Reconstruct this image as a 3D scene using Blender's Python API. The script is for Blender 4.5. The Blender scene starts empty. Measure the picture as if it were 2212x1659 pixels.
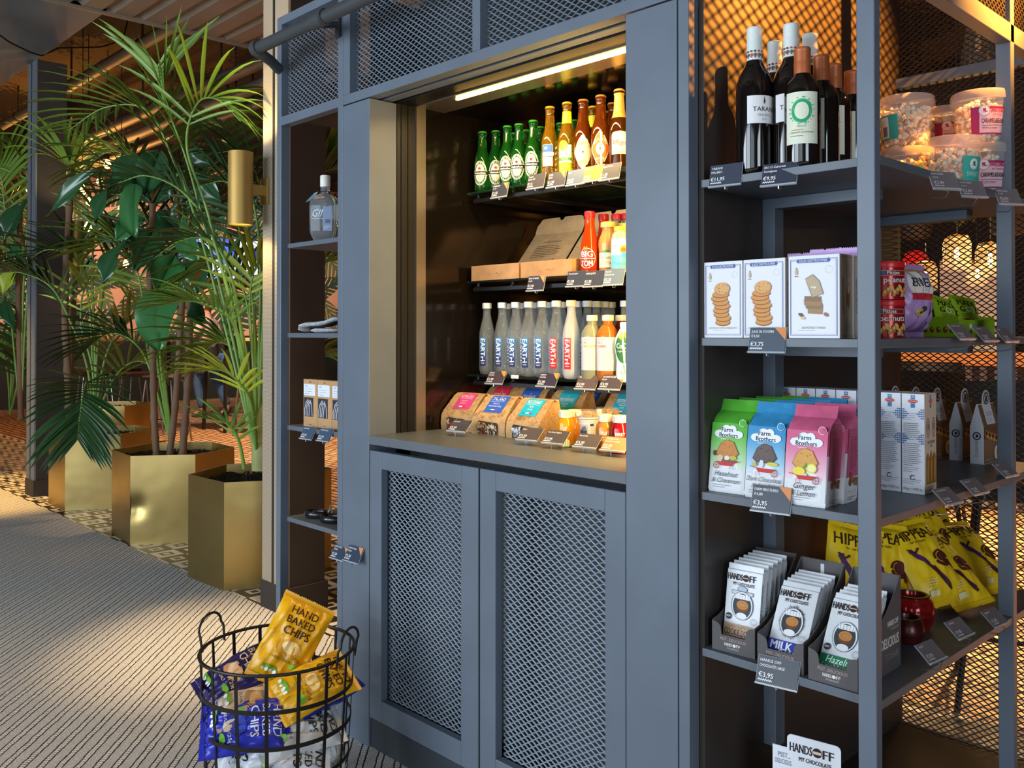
import bpy, bmesh, math, random
from mathutils import Vector, Matrix, Euler
random.seed(7)
SC = bpy.context.scene
COL = SC.collection
PI = math.pi
# ------------------------------------------------------------------ camera
CAM_H, YAW, PITCH = 1.29, math.radians(46.32), math.radians(0.5)
FPX, PCX, PCY = 1951.0, 1106.0, 698.0
cd = bpy.data.cameras.new('camera'); cam = bpy.data.objects.new('camera', cd); COL.objects.link(cam)
cam.location = (0, 0, CAM_H); cam.rotation_euler = (PI/2 + PITCH, 0, YAW)
cd.sensor_width = 36; cd.lens = FPX/2212*36; cd.shift_y = (PCY - 829.5)/2212
cd.clip_start = .05; cd.clip_end = 100
SC.camera = cam
# ------------------------------------------------------------------ world, exposure
SC.view_settings.view_transform = 'Standard'; SC.view_settings.look = 'None'
SC.view_settings.gamma = 1; SC.view_settings.use_curve_mapping = False
SC.view_settings.exposure = 0.35
SC.cycles.use_denoising = True
SC.cycles.max_bounces = 8; SC.cycles.transmission_bounces = 8; SC.cycles.transparent_max_bounces = 12
SC.cycles.caustics_reflective = False; SC.cycles.caustics_refractive = False
SC.cycles.sample_clamp_indirect = 4
W = bpy.data.worlds.new('daylight'); SC.world = W; W.use_nodes = True
W.node_tree.nodes['Background'].inputs[0].default_value = (.75, .85, 1, 1)
W.node_tree.nodes['Background'].inputs[1].default_value = 1.2
# ------------------------------------------------------------------ daylight through the window wall (behind the camera) and ceiling lamps
def lamp(kind, name, loc, energy, color, rot=(0,0,0), **kw):
    l = bpy.data.lights.new(name, kind); l.energy = energy; l.color = color
    for k, v in kw.items(): setattr(l, k, v)
    o = bpy.data.objects.new(name, l); o.location = loc; o.rotation_euler = rot; COL.objects.link(o); return o
DAY = (.78, .89, 1.0)
for i, x in enumerate((-4.8, -1.9, 1.0)):
    lamp('AREA', 'window_daylight', (x, -4.25, 1.75), (195,128,28)[i], DAY, (PI/2,0,0), shape='RECTANGLE', size=2.5, size_y=2.7)
lamp('AREA', 'window_daylight', (4.45, -1.95, 1.75), 120, DAY, (PI/2,0,PI/2), shape='RECTANGLE', size=2.4, size_y=2.7)  # added daylight from an unseen right-hand window, fills the corner shelving
def spot(loc, aim, e, size=50, blend=.5, col=(1,.72,.40), r=.05):
    d = Vector(aim) - Vector(loc)
    return lamp('SPOT', 'ceiling_spot_light', loc, e, col, d.to_track_quat('-Z','Y').to_euler(), spot_size=math.radians(size), spot_blend=blend, shadow_soft_size=r)
spot((-3.15,1.95,3.3), (-3.5,1.74,0), 430, 27, 1.0)
spot((-8.2,1.2,3.3), (-8.1,1.85,0), 700, 42, .6, (1,.6,.18))
spot((-9.5,5.0,3.4), (-9.5,5.6,0), 1000, 80, .6, (1,.66,.36))
spot((-6.2,5.0,3.4), (-6.4,4.6,0), 520, 80, .6, (1,.66,.36))
spot((-13.2,5.0,3.4), (-16.4,6.2,1.9), 380, 75, .6, (1,.78,.58))
spot((-13.2,8.5,3.4), (-16.4,8.9,1.9), 380, 75, .6, (1,.78,.58))
spot((-13.2,2.0,3.4), (-16.4,2.8,1.9), 380, 75, .6, (1,.78,.58))
spot((-11.6,5.0,3.5), (-13.0,6.1,.9), 420, 50, .6, (1,.80,.62))  # added spot, only there to brighten the walking person
spot((-1.3,5.5,3.4), (-1.2,5.4,0), 2300, 75, .5, (1,.58,.24))
spot((-0.2,7.4,3.4), (-0.4,7.0,0), 1800, 80, .5, (1,.58,.24))
# ------------------------------------------------------------------ helpers: rays for measuring, materials, meshes
_F = Vector((-math.sin(YAW)*math.cos(PITCH), math.cos(YAW)*math.cos(PITCH), math.sin(PITCH)))
_R = Vector((math.cos(YAW), math.sin(YAW), 0)); _U = _R.cross(_F)
def at(x, y, d):                       # point seen at pixel (x, y) of the photo, d metres in front of the camera
    return Vector((0,0,CAM_H)) + (_F + _R*((x-PCX)/FPX) + _U*((PCY-y)/FPX))*d
def on(axis, x, y, val):               # point seen at pixel (x, y) lying on the plane axis = val
    r = _F + _R*((x-PCX)/FPX) + _U*((PCY-y)/FPX); o = (0,0,CAM_H)[axis]
    return Vector((0,0,CAM_H)) + r*((val-o)/r[axis])
def lin(h):
    h = h.lstrip('#'); c = [int(h[i:i+2],16)/255 for i in (0,2,4)]
    return tuple(v/12.92 if v <= .04045 else ((v+.055)/1.055)**2.4 for v in c) + (1,)
_mats = {}
def M(col, rough=.5, metal=0, trans=0, ior=1.45, emit=0, var=.06, scale=9, bump=0, bscale=60, alpha=1, coat=0, spec=.5):
    key = (col, rough, metal, trans, ior, emit, var, scale, bump, bscale, alpha, coat, spec)
    if key in _mats: return _mats[key]
    m = bpy.data.materials.new('mat_' + col.lstrip('#')); m.use_nodes = True; nt = m.node_tree; b = nt.nodes['Principled BSDF']
    c = lin(col); I = b.inputs
    I['Base Color'].default_value = c; I['Roughness'].default_value = rough; I['Metallic'].default_value = metal
    I['Transmission Weight'].default_value = trans; I['IOR'].default_value = ior; I['Alpha'].default_value = alpha
    I['Coat Weight'].default_value = coat; I['Specular IOR Level'].default_value = spec
    if emit: I['Emission Color'].default_value = c; I['Emission Strength'].default_value = emit
    if var or bump:
        tc = nt.nodes.new('ShaderNodeTexCoord')
    if var:
        n = nt.nodes.new('ShaderNodeTexNoise'); n.inputs['Scale'].default_value = scale; n.inputs['Detail'].default_value = 3
        nt.links.new(tc.outputs['Object'], n.inputs['Vector'])
        r = nt.nodes.new('ShaderNodeValToRGB'); r.color_ramp.elements[0].position = .3; r.color_ramp.elements[1].position = .7
        r.color_ramp.elements[0].color = tuple(v*(1-var*1.6) for v in c[:3]) + (1,)
        r.color_ramp.elements[1].color = tuple(min(1, v*(1+var)) for v in c[:3]) + (1,)
        nt.links.new(n.outputs['Fac'], r.inputs['Fac']); nt.links.new(r.outputs['Color'], I['Base Color'])
    if bump:
        n2 = nt.nodes.new('ShaderNodeTexNoise'); n2.inputs['Scale'].default_value = bscale; n2.inputs['Detail'].default_value = 4
        bp = nt.nodes.new('ShaderNodeBump'); bp.inputs['Strength'].default_value = bump; bp.inputs['Distance'].default_value = .01
        nt.links.new(tc.outputs['Object'], n2.inputs['Vector']); nt.links.new(n2.outputs['Fac'], bp.inputs['Height']); nt.links.new(bp.outputs['Normal'], I['Normal'])
    _mats[key] = m; return m
def INK(col): return M(col, .55, var=0, spec=.3)     # printing inks

class MB:
    def __init__(s): s.v = []; s.f = []; s.mi = []; s.xf = None
    def add(s, vs, fs, mi=0):
        n = len(s.v)
        if s.xf is not None: vs = [s.xf @ Vector(p) for p in vs]
        s.v.extend(tuple(p) for p in vs); s.f.extend(tuple(i+n for i in f) for f in fs); s.mi.extend([mi]*len(fs)); return s
    def box(s, x0, x1, y0, y1, z0, z1, mi=0):
        return s.add([(x0,y0,z0),(x1,y0,z0),(x1,y1,z0),(x0,y1,z0),(x0,y0,z1),(x1,y0,z1),(x1,y1,z1),(x0,y1,z1)],
            [(0,3,2,1),(4,5,6,7),(0,1,5,4),(1,2,6,5),(2,3,7,6),(3,0,4,7)], mi)
    def bar(s, p0, p1, w, h, mi=0, up=(0,0,1)):
        p0, p1 = Vector(p0), Vector(p1); d = (p1-p0).normalized(); u = Vector(up)
        if abs(d.dot(u)) > .98: u = Vector((1,0,0))
        a = d.cross(u).normalized(); b = a.cross(d)
        vs = [p + a*(sx*w/2) + b*(sz*h/2) for p in (p0,p1) for sx, sz in ((-1,-1),(1,-1),(1,1),(-1,1))]
        return s.add(vs, [(3,2,1,0),(4,5,6,7),(0,1,5,4),(1,2,6,5),(2,3,7,6),(3,0,4,7)], mi)
    def tube(s, pts, r, n=8, closed=False, mi=0, cap=True, flat=None):
        pts = [Vector(p) for p in pts]; m = len(pts); rr = r if isinstance(r, (list,tuple)) else [r]*m
        vs = []; ref = None
        for i, p in enumerate(pts):
            a = pts[(i-1) % m] if closed or i else pts[0]; b = pts[(i+1) % m] if closed or i < m-1 else pts[-1]
            d = (b-a).normalized()
            if ref is None:
                ref = Vector((0,0,1)) if abs(d.z) < .9 else Vector((1,0,0))
            x = d.cross(ref)
            if x.length < 1e-5: x = d.orthogonal()
            x.normalize(); y = x.cross(d).normalized(); ref = y
            for k in range(n):
                t = 2*PI*k/n; vs.append(p + (x*math.cos(t) + y*math.sin(t))*rr[i])
        fs = []
        for i in range(m if closed else m-1):
            j = (i+1) % m
            for k in range(n): l = (k+1) % n; fs.append((i*n+k, i*n+l, j*n+l, j*n+k))
        if not closed and cap: fs += [tuple(range(n))[::-1], tuple(range((m-1)*n, m*n))]
        return s.add(vs, fs, mi)
    def lathe(s, prof, n=20, mi=0, c=(0,0), cap=True):
        vs = [(c[0]+r*math.cos(2*PI*k/n), c[1]+r*math.sin(2*PI*k/n), z) for r, z in prof for k in range(n)]; fs = []
        for i in range(len(prof)-1):
            for k in range(n): l = (k+1) % n; fs.append((i*n+k, i*n+l, (i+1)*n+l, (i+1)*n+k))
        if cap:
            if prof[0][0] > 1e-6: fs.append(tuple(range(n))[::-1])
            if prof[-1][0] > 1e-6: fs.append(tuple(range((len(prof)-1)*n, len(prof)*n)))
        return s.add(vs, fs, mi)
    def loft(s, secs, mi=0, cap=True):
        n = len(secs[0]); vs = [p for q in secs for p in q]; fs = []
        for i in range(len(secs)-1):
            for k in range(n): l = (k+1) % n; fs.append((i*n+k, i*n+l, (i+1)*n+l, (i+1)*n+k))
        if cap: fs += [tuple(range(n))[::-1], tuple(range((len(secs)-1)*n, len(secs)*n))]
        return s.add(vs, fs, mi)
    def prism(s, pts, z0, z1, mi=0, axis=2):
        n = len(pts)
        def q(p, z): return (p[0],p[1],z) if axis == 2 else ((p[0],z,p[1]) if axis == 1 else (z,p[0],p[1]))
        return s.add([q(p,z0) for p in pts]+[q(p,z1) for p in pts], [tuple(range(n))[::-1], tuple(range(n,2*n))]+[(k,(k+1)%n,n+(k+1)%n,n+k) for k in range(n)], mi)
    def grid(s, fn, nu, nv, mi=0, flip=False):
        vs = [fn(i/nu, j/nv) for j in range(nv+1) for i in range(nu+1)]; w = nu+1
        fs = [(j*w+i, j*w+i+1, (j+1)*w+i+1, (j+1)*w+i) for j in range(nv) for i in range(nu)]
        if flip: fs = [f[::-1] for f in fs]
        return s.add(vs, fs, mi)
    def build(s, name, mats, parent=None, smooth=False, bev=0, seg=2, loc=None, ang=None):
        me = bpy.data.meshes.new(name); me.from_pydata(s.v, [], s.f)
        for m in (mats if isinstance(mats, (list,tuple)) else [mats]): me.materials.append(m)
        if any(s.mi): me.polygons.foreach_set('material_index', s.mi)
        me.update()
        if smooth:
            me.polygons.foreach_set('use_smooth', [True]*len(me.polygons))
            if ang is None: ang = 40
            bm = bmesh.new(); bm.from_mesh(me)
            for e in bm.edges:
                if len(e.link_faces) == 2 and e.calc_face_angle(0) > math.radians(ang): e.smooth = False
            bm.to_mesh(me); bm.free()
        o = bpy.data.objects.new(name, me); COL.objects.link(o)
        if parent: o.parent = parent
        if loc is not None: o.location = loc
        if bev:
            b = o.modifiers.new('bevel', 'BEVEL'); b.width = bev; b.segments = seg; b.limit_method = 'ANGLE'
        return o
def tag(o, label, cat, group=None, kind=None):
    if label: o['label'] = label
    if cat: o['category'] = cat
    if group: o['group'] = group
    if kind: o['kind'] = kind
    return o
def thing(name, label, cat, loc=(0,0,0), rotz=0, group=None, rot=None):
    o = bpy.data.objects.new(name, None); COL.objects.link(o); o.empty_display_size = .05
    o.location = loc; o.rotation_euler = rot if rot else (0,0,rotz)
    return tag(o, label, cat, group)
def struct(o): o['kind'] = 'structure'; return o
def dup(o, loc=None, rotz=None, label=None, group=None, rot=None, parent=None, cat=None, scale=None):
    c = o.copy(); COL.objects.link(c)
    if parent: c.parent = parent
    for ch in list(o.children): dup(ch, parent=c)
    if loc is not None: c.location = loc
    if rotz is not None: c.rotation_euler = (0,0,rotz)
    if rot is not None: c.rotation_euler = rot
    if label: c['label'] = label
    if group: c['group'] = group
    if scale: c.scale = (scale,)*3
    return c
# flat print: coloured shapes laid on a surface through a map (u, v, lift) -> point
_txt = {}
def glyphs(s):
    if s not in _txt:
        c = bpy.data.curves.new('t', 'FONT'); c.body = s; c.size = 1; c.resolution_u = 2; c.fill_mode = 'FRONT'
        o = bpy.data.objects.new('t', c); me = bpy.data.meshes.new_from_object(o)
        vs = [(v.co.x, v.co.y) for v in me.vertices]; fs = [tuple(p.vertices) for p in me.polygons]
        x0 = min((v[0] for v in vs), default=0); x1 = max((v[0] for v in vs), default=1)
        _txt[s] = ([(x-x0, y) for x, y in vs], fs, max(x1-x0, 1e-3))
        bpy.data.objects.remove(o); bpy.data.curves.remove(c); bpy.data.meshes.remove(me)
    return _txt[s]
class Art:
    def __init__(s): s.items = []; s.cols = []
    def _c(s, col):
        if col not in s.cols: s.cols.append(col)
        return s.cols.index(col)
    def poly(s, pts, col):
        s.items.append((list(pts), [tuple(range(len(pts)))], s._c(col))); return s
    def rect(s, u0, v0, u1, v1, col, nu=1, nv=1):
        vs = [(u0+(u1-u0)*i/nu, v0+(v1-v0)*j/nv) for j in range(nv+1) for i in range(nu+1)]; w = nu+1
        s.items.append((vs, [(j*w+i, j*w+i+1, (j+1)*w+i+1, (j+1)*w+i) for j in range(nv) for i in range(nu)], s._c(col))); return s
    def ell(s, cx, cy, rx, ry, col, n=20, a0=0, a1=2*PI, rot=0):
        full = abs(a1-a0-2*PI) < 1e-6; k = n if full else n+1
        pts = [(rx*math.cos(a0+(a1-a0)*i/n), ry*math.sin(a0+(a1-a0)*i/n)) for i in range(k)]
        if not full: pts.append((0,0))
        ca, sa = math.cos(rot), math.sin(rot)
        return s.poly([(cx+x*ca-y*sa, cy+x*sa+y*ca) for x, y in pts], col)
    def ring(s, cx, cy, rx, ry, t, col, n=24, a0=0, a1=2*PI):
        vs = []; fs = []
        for i in range(n+1):
            a = a0+(a1-a0)*i/n; c, d = math.cos(a), math.sin(a)
            vs += [(cx+rx*c, cy+ry*d), (cx+(rx-t)*c, cy+(ry-t)*d)]
        for i in range(n): fs.append((2*i, 2*i+1, 2*i+3, 2*i+2)[::-1])
        s.items.append((vs, fs, s._c(col))); return s
    def line(s, pts, w, col):
        vs = []; n = len(pts)
        for i, (x, y) in enumerate(pts):
            a = pts[max(i-1,0)]; b = pts[min(i+1,n-1)]; dx, dy = b[0]-a[0], b[1]-a[1]; l = math.hypot(dx,dy) or 1
            vs += [(x-dy/l*w/2, y+dx/l*w/2), (x+dy/l*w/2, y-dx/l*w/2)]
        s.items.append((vs, [(2*i, 2*i+1, 2*i+3, 2*i+2) for i in range(n-1)], s._c(col))); return s
    def frame(s, u0, v0, u1, v1, t, col):
        for r in ((u0,v0,u1,v0+t),(u0,v1-t,u1,v1),(u0,v0+t,u0+t,v1-t),(u1-t,v0+t,u1,v1-t)): s.rect(*r, col)
        return s
    def text(s, t, x, y, h, col, align='c', w=None, rot=0, shear=0, bold=0, squeeze=None):
        vs, fs, wd = glyphs(t); k = h/.69; kx = k
        if w and (squeeze == 'fill' or wd*kx > w): kx = w/wd
        off = {'c': -wd*kx/2, 'l': 0, 'r': -wd*kx}[align]; ca, sa = math.cos(rot), math.sin(rot)
        for dx in ([-bold, bold] if bold else [0]):
            pts = []
            for a, b in vs:
                px, py = a*kx + off + dx + shear*b*k, b*k
                pts.append((x+px*ca-py*sa, y+px*sa+py*ca))
            s.items.append((pts, fs, s._c(col)))
        return s
    def lines(s, x0, y, w, n, dy, h, col, seed=0, align='l'):      # rows of unreadably small print
        r = random.Random(seed)
        for k in range(n):
            x = x0; e = x0 + w*(r.uniform(.75,1) if k < n-1 else .55)
            while x < e:
                l = min(r.uniform(.04,.12)*w + h, e-x); s.rect(x, y-k*dy, x+l, y-k*dy+h, col); x += l + h*.8
        return s
    def sliced(s, vs, fs, step):      # cuts large shapes into small cells so that they can follow a curved surface
        ov, of = [], []
        for f in fs:
            cells = [[vs[k] for k in f]]
            for ax in (0, 1):
                nxt = []
                for c in cells:
                    lo = min(p[ax] for p in c); hi = max(p[ax] for p in c)
                    if hi-lo <= step*1.3: nxt.append(c); continue
                    n = int(math.ceil((hi-lo)/step))
                    for k in range(n):
                        q = c
                        for sg, cut in ((1, lo+(hi-lo)*k/n), (-1, -(lo+(hi-lo)*(k+1)/n))):
                            r = []
                            for a, b in zip(q, q[1:]+q[:1]):
                                da, db = sg*a[ax]-cut, sg*b[ax]-cut
                                if da >= 0: r.append(a)
                                if (da > 1e-9 and db < -1e-9) or (da < -1e-9 and db > 1e-9): t = da/(da-db); r.append((a[0]+(b[0]-a[0])*t, a[1]+(b[1]-a[1])*t))
                            q = r
                            if len(q) < 3: break
                        if len(q) >= 3: nxt.append(q)
                cells = nxt
            for c in cells: of.append(tuple(range(len(ov), len(ov)+len(c)))); ov += c
        return ov, of
    def build(s, mapfn, name, parent, eps=.00025, base=.0004, rough=None, cut=None):
        mb = MB()
        for i, (vs, fs, ci) in enumerate(s.items):
            if cut: vs, fs = s.sliced(vs, fs, cut)
            mb.add([mapfn(u, v, base + eps*min(i, 14)*.5 + (eps*.02*i)) for u, v in vs], fs, ci)
        return mb.build(name, [INK(c) for c in s.cols] if rough is None else [M(c, rough, var=0) for c in s.cols], parent)
def flatmap(y=0, ox=0, oz=0): return lambda u, v, o: (ox+u, y-o, oz+v)
def rightmap(x, oy=0, oz=0): return lambda u, v, o: (x+o, oy+u, oz+v)
def cylmap(r, oz=0, c=(0,0), a0=0): return lambda u, v, o: (c[0]+(r+o)*math.sin(u/r+a0), c[1]-(r+o)*math.cos(u/r+a0), oz+v)
def profmap(prof, a0=0):               # wraps round a lathe profile (radius given at any height)
    def rad(z):
        for (r0,z0), (r1,z1) in zip(prof, prof[1:]):
            if z0 <= z <= z1 and z1 > z0: return r0+(r1-r0)*(z-z0)/(z1-z0)
        return prof[-1][0]
    R0 = max(r for r, z in prof)
    return lambda u, v, o: ((rad(v)+o)*math.sin(u/R0+a0), -(rad(v)+o)*math.cos(u/R0+a0), v)
def circ(x, y, r, z, n=24): return [(x+r*math.cos(2*PI*k/n), y+r*math.sin(2*PI*k/n), z) for k in range(n)]
def hx(c): return '#%02x%02x%02x' % tuple(int(max(0,min(255,v))) for v in c)
def expanded(mb, x0, x1, z0, z1, y, cw=.027, s=.0087, w=.0036, t=.003, axis='y', mi=0):
    # expanded-metal sheet: zigzag strands that touch their neighbours
    nx = max(2, round((x1-x0)/(cw/2))); dx = (x1-x0)/nx; nz = max(2, round((z1-z0)/s)); dz = (z1-z0)/nz
    for k in range(nz+1):
        vs = []; fs = []
        for i in range(nx+1):
            z = z0 + k*dz + (dz*.5-w*.25)*(-1)**(i+k); z = min(max(z, z0), z1); x = x0+i*dx
            for a, b in ((-w/2,-t/2),(w/2,-t/2+.001),(w/2,t/2+.001),(-w/2,t/2)):
                p = (x, y+b, z+a); vs.append(p if axis == 'y' else (p[1], p[0], p[2]))
        for i in range(nx):
            for q in range(4): r = (q+1) % 4; fs.append((i*4+q, i*4+r, i*4+4+r, i*4+4+q))
        mb.add(vs, fs, mi)
    return mb
# ------------------------------------------------------------------ room shell
class NT:
    def __init__(s, name, rough=.8):
        s.m = bpy.data.materials.new(name); s.m.use_nodes = True; s.t = s.m.node_tree; s.b = s.t.nodes['Principled BSDF']
        s.b.inputs['Roughness'].default_value = rough
        g = s.t.nodes.new('ShaderNodeNewGeometry'); sp = s.t.nodes.new('ShaderNodeSeparateXYZ'); s.t.links.new(g.outputs['Position'], sp.inputs[0])
        s.P = g.outputs['Position']; s.X, s.Y, s.Z = sp.outputs
    def __call__(s, op, a, b=0., c=0.):
        n = s.t.nodes.new('ShaderNodeMath'); n.operation = op
        for i, v in enumerate((a, b, c)):
            if isinstance(v, (int, float)): n.inputs[i].default_value = v
            else: s.t.links.new(v, n.inputs[i])
        return n.outputs[0]
    def mix(s, f, a, b):
        n = s.t.nodes.new('ShaderNodeMix'); n.data_type = 'RGBA'
        for i, v in ((0,f),(6,a),(7,b)):
            if isinstance(v, str): n.inputs[i].default_value = lin(v)
            elif isinstance(v, (int,float)): n.inputs[i].default_value = v
            else: s.t.links.new(v, n.inputs[i])
        return n.outputs[2]
    def noise(s, scale, detail=3, vec=None, out='Fac', dist=0):
        n = s.t.nodes.new('ShaderNodeTexNoise'); n.inputs['Scale'].default_value = scale; n.inputs['Detail'].default_value = detail; n.inputs['Distortion'].default_value = dist
        s.t.links.new(vec or s.P, n.inputs['Vector']); return n.outputs[out]
    def vec(s, x, y, z=0.):
        n = s.t.nodes.new('ShaderNodeCombineXYZ')
        for i, v in enumerate((x,y,z)):
            if isinstance(v, (int,float)): n.inputs[i].default_value = v
            else: s.t.links.new(v, n.inputs[i])
        return n.outputs[0]
    def done(s, col, height=None, dist=.004, strength=.6):
        s.t.links.new(col, s.b.inputs['Base Color'])
        if height is not None:
            bp = s.t.nodes.new('ShaderNodeBump'); bp.inputs['Distance'].default_value = dist; bp.inputs['Strength'].default_value = strength
            s.t.links.new(height, bp.inputs['Height']); s.t.links.new(bp.outputs['Normal'], s.b.inputs['Normal'])
        return s.m
def carpet_mat():
    k = NT('woven_carpet', .95); P = .0555
    c = k('DIVIDE', k('ADD', k('MULTIPLY', k.X, .67), k('MULTIPLY', k.Y, .742)), P)
    l = k('ADD', k('MULTIPLY', k.X, -.742), k('MULTIPLY', k.Y, .67))
    wob = k('MULTIPLY', k('SUBTRACT', k.noise(26, 2), .5), .16)
    fr = k('FRACT', k('ADD', c, wob))
    chain = k('LESS_THAN', fr, .44); mid = k('ABSOLUTE', k('SUBTRACT', fr, .22))
    loop = k('LESS_THAN', k('FRACT', k('ADD', k('DIVIDE', l, .0125), k('MULTIPLY', mid, 2.2))), .26)
    edge = k('MULTIPLY', k('GREATER_THAN', mid, .135), chain)
    dark = k('MAXIMUM', edge, k('MULTIPLY', k('MULTIPLY', loop, chain), k('GREATER_THAN', k.noise(300, 1), .44)))
    hatch = k('FRACT', k('SUBTRACT', k('DIVIDE', l, .0085), k('MULTIPLY', fr, 5.5)))
    hat = k('MULTIPLY', k('LESS_THAN', hatch, .38), k('GREATER_THAN', k.noise(210, 2), .47))
    base = k.mix(hat, '#cfcac6', '#7c7977')
    col = k.mix(chain, base, '#dfd9d1')
    col = k.mix(dark, col, '#252326')
    return k.done(col, k('SUBTRACT', 1., dark), .004, .5)
def tile_mat():
    k = NT('patterned_tile', .35); s = .15
    a = k('ADD', k('DIVIDE', k.X, s), k('MULTIPLY', k.Y, 0)); b = k('DIVIDE', k.Y, s)
    par = k('MODULO', k('ABSOLUTE', k('ADD', k('FLOOR', a), k('FLOOR', b))), 2.)
    fa = k('ABSOLUTE', k('SUBTRACT', k('FRACT', k('ADD', a, 50)), .5)); fb = k('ABSOLUTE', k('SUBTRACT', k('FRACT', k('ADD', b, 50)), .5))
    m = k('MAXIMUM', fa, fb); inv = k('MULTIPLY', k('LESS_THAN', m, .24), k('GREATER_THAN', m, .12))
    v = k('ABSOLUTE', k('SUBTRACT', par, inv))
    v = k('MULTIPLY', v, k('LESS_THAN', m, .485))
    return k.done(k.mix(v, '#2b2724', '#d8cdbd'))
def brick_mat():
    k = NT('woven_brown_floor', .6)
    n = k.t.nodes.new('ShaderNodeTexBrick'); n.inputs['Scale'].default_value = 3.2; n.inputs['Mortar Size'].default_value = .045
    n.inputs['Color1'].default_value = lin('#b98f68'); n.inputs['Color2'].default_value = lin('#a07650'); n.inputs['Mortar'].default_value = lin('#3a2a26')
    v = k.vec(k.X, k('ADD', k.Y, k('MULTIPLY', k.noise(3), .1))); k.t.links.new(v, n.inputs['Vector'])
    return k.done(n.outputs['Color'])
def wallpaper_mat():
    k = NT('palm_wallpaper', .8)
    def leaf(ang, sc, off, seed):
        ca, sa = math.cos(ang), math.sin(ang)
        u = k('ADD', k('MULTIPLY', k.Y, ca*sc), k('MULTIPLY', k.Z, sa*sc)); v = k('SUBTRACT', k('MULTIPLY', k.Z, ca*sc), k('MULTIPLY', k.Y, sa*sc))
        u = k('ADD', u, k('MULTIPLY', k('SUBTRACT', k.noise(1.3, 1), .5), .5))
        fu = k('SUBTRACT', k('FRACT', k('ADD', u, seed)), .5); row = k('FLOOR', k('ADD', u, seed))
        fv = k('SUBTRACT', k('FRACT', k('ADD', k('ADD', k('DIVIDE', v, 2.4), k('MULTIPLY', row, .37)), 20)), .5)
        w = k('MULTIPLY', k('SUBTRACT', .22, k('MULTIPLY', k('MULTIPLY', fv, fv), 1.15)), 1.75)
        rib = k('LESS_THAN', k('FRACT', k('ADD', k('MULTIPLY', fv, 11), k('MULTIPLY', k('ABSOLUTE', fu), 7))), .72)
        inside = k('LESS_THAN', k('ABSOLUTE', fu), w)
        return k('MULTIPLY', inside, k('MAXIMUM', rib, k('LESS_THAN', k('ABSOLUTE', fu), .04)))
    col = k.mix(leaf(.6, 1.6, 0, 30.2), '#d99f84', '#5c6b46')
    col = k.mix(leaf(-.8, 1.9, 0, 40.6), col, '#39513a')
    col = k.mix(leaf(1.9, 1.35, 0, 35.1), col, '#2a4433')
    return k.done(col)
def rough_ceiling_mat():
    k = NT('sprayed_ceiling', .95); n = k.noise(.55, 3); m = k('GREATER_THAN', k('ADD', n, k('MULTIPLY', k('SUBTRACT', k.noise(22, 4), .5), .35)), .5)
    return k.done(k.mix(m, '#1c1612', '#5a4c36'), k.noise(40, 4), .03, .9)
def simple(name, axis_boxes, mat, kind=True, bev=0):
    mb = MB()
    for b in axis_boxes: mb.box(*b)
    o = mb.build(name, mat, None, bev=bev)
    return struct(o) if kind else o
XL, XR, YF, YB, ZC = -16.5, 4.6, -4.4, 11.0, 4.25
simple('floor', [(XL, XR, YF, 2.087, -.1, 0)], carpet_mat())
simple('floor', [(XL, XR, 2.087, 3.2, -.1, 0)], tile_mat())
simple('floor', [(XL, XR, 3.2, YB, -.1, 0)], brick_mat())
simple('ceiling', [(XL, XR, YF, YB, ZC, ZC+.1)], rough_ceiling_mat())
simple('wall_left', [(XL-.1, XL, YF, YB, 0, ZC)], wallpaper_mat())
PLASTER = M('#3a322c', .85, var=.1, scale=3)
simple('wall_back', [(XL, XR, YB, YB+.1, 0, ZC)], PLASTER)
simple('wall_right', [(XR, XR+.1, YF, -3.2, 0, ZC), (XR, XR+.1, -.7, YB, 0, ZC), (XR, XR+.1, -3.2, -.7, 0, .35), (XR, XR+.1, -3.2, -.7, 3.15, ZC)], M('#6a625a', .85, var=.1, scale=3))
WINX = (-4.8, -1.9, 1.0)
edges = [XL] + [e for x in WINX for e in (x-1.3, x+1.3)] + [XR]
simple('wall_front', [(XL, XR, YF-.12, YF, 0, .35), (XL, XR, YF-.12, YF, 3.15, ZC)] + [(edges[i], edges[i+1], YF-.12, YF, .35, 3.15) for i in range(0, len(edges), 2)], M('#77726c', .8, var=.08, scale=3))
for i, x in enumerate(WINX):
    mb = MB()
    for b in ((x-1.3,x-1.24,.35,3.15),(x+1.24,x+1.3,.35,3.15),(x-1.24,x+1.24,.35,.41),(x-1.24,x+1.24,3.09,3.15),(x-.025,x+.025,.41,3.09)):
        mb.box(b[0], b[1], YF-.1, YF-.04, b[2], b[3])
    w = struct(mb.build('window_%d' % (i+1), M('#34383c', .5)))
    MB().box(x-1.24, x+1.24, YF-.075, YF-.069, .41, 3.09).build('window_pane', M('#eef4f6', .02, trans=1, var=0), w)
w = MB()
for b in ((-3.2,-3.14,.35,3.15),(-.76,-.7,.35,3.15),(-3.14,-.76,.35,.41),(-3.14,-.76,3.09,3.15),(-1.975,-1.925,.41,3.09)): w.box(XR+.02, XR+.08, b[0], b[1], b[2], b[3])
w = struct(w.build('window_4', M('#34383c', .5)))  # unseen window added for side light and reflections
MB().box(XR+.045, XR+.051, -3.14, -.76, .41, 3.09).build('window_pane', M('#eef4f6', .02, trans=1, var=0), w)
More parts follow.
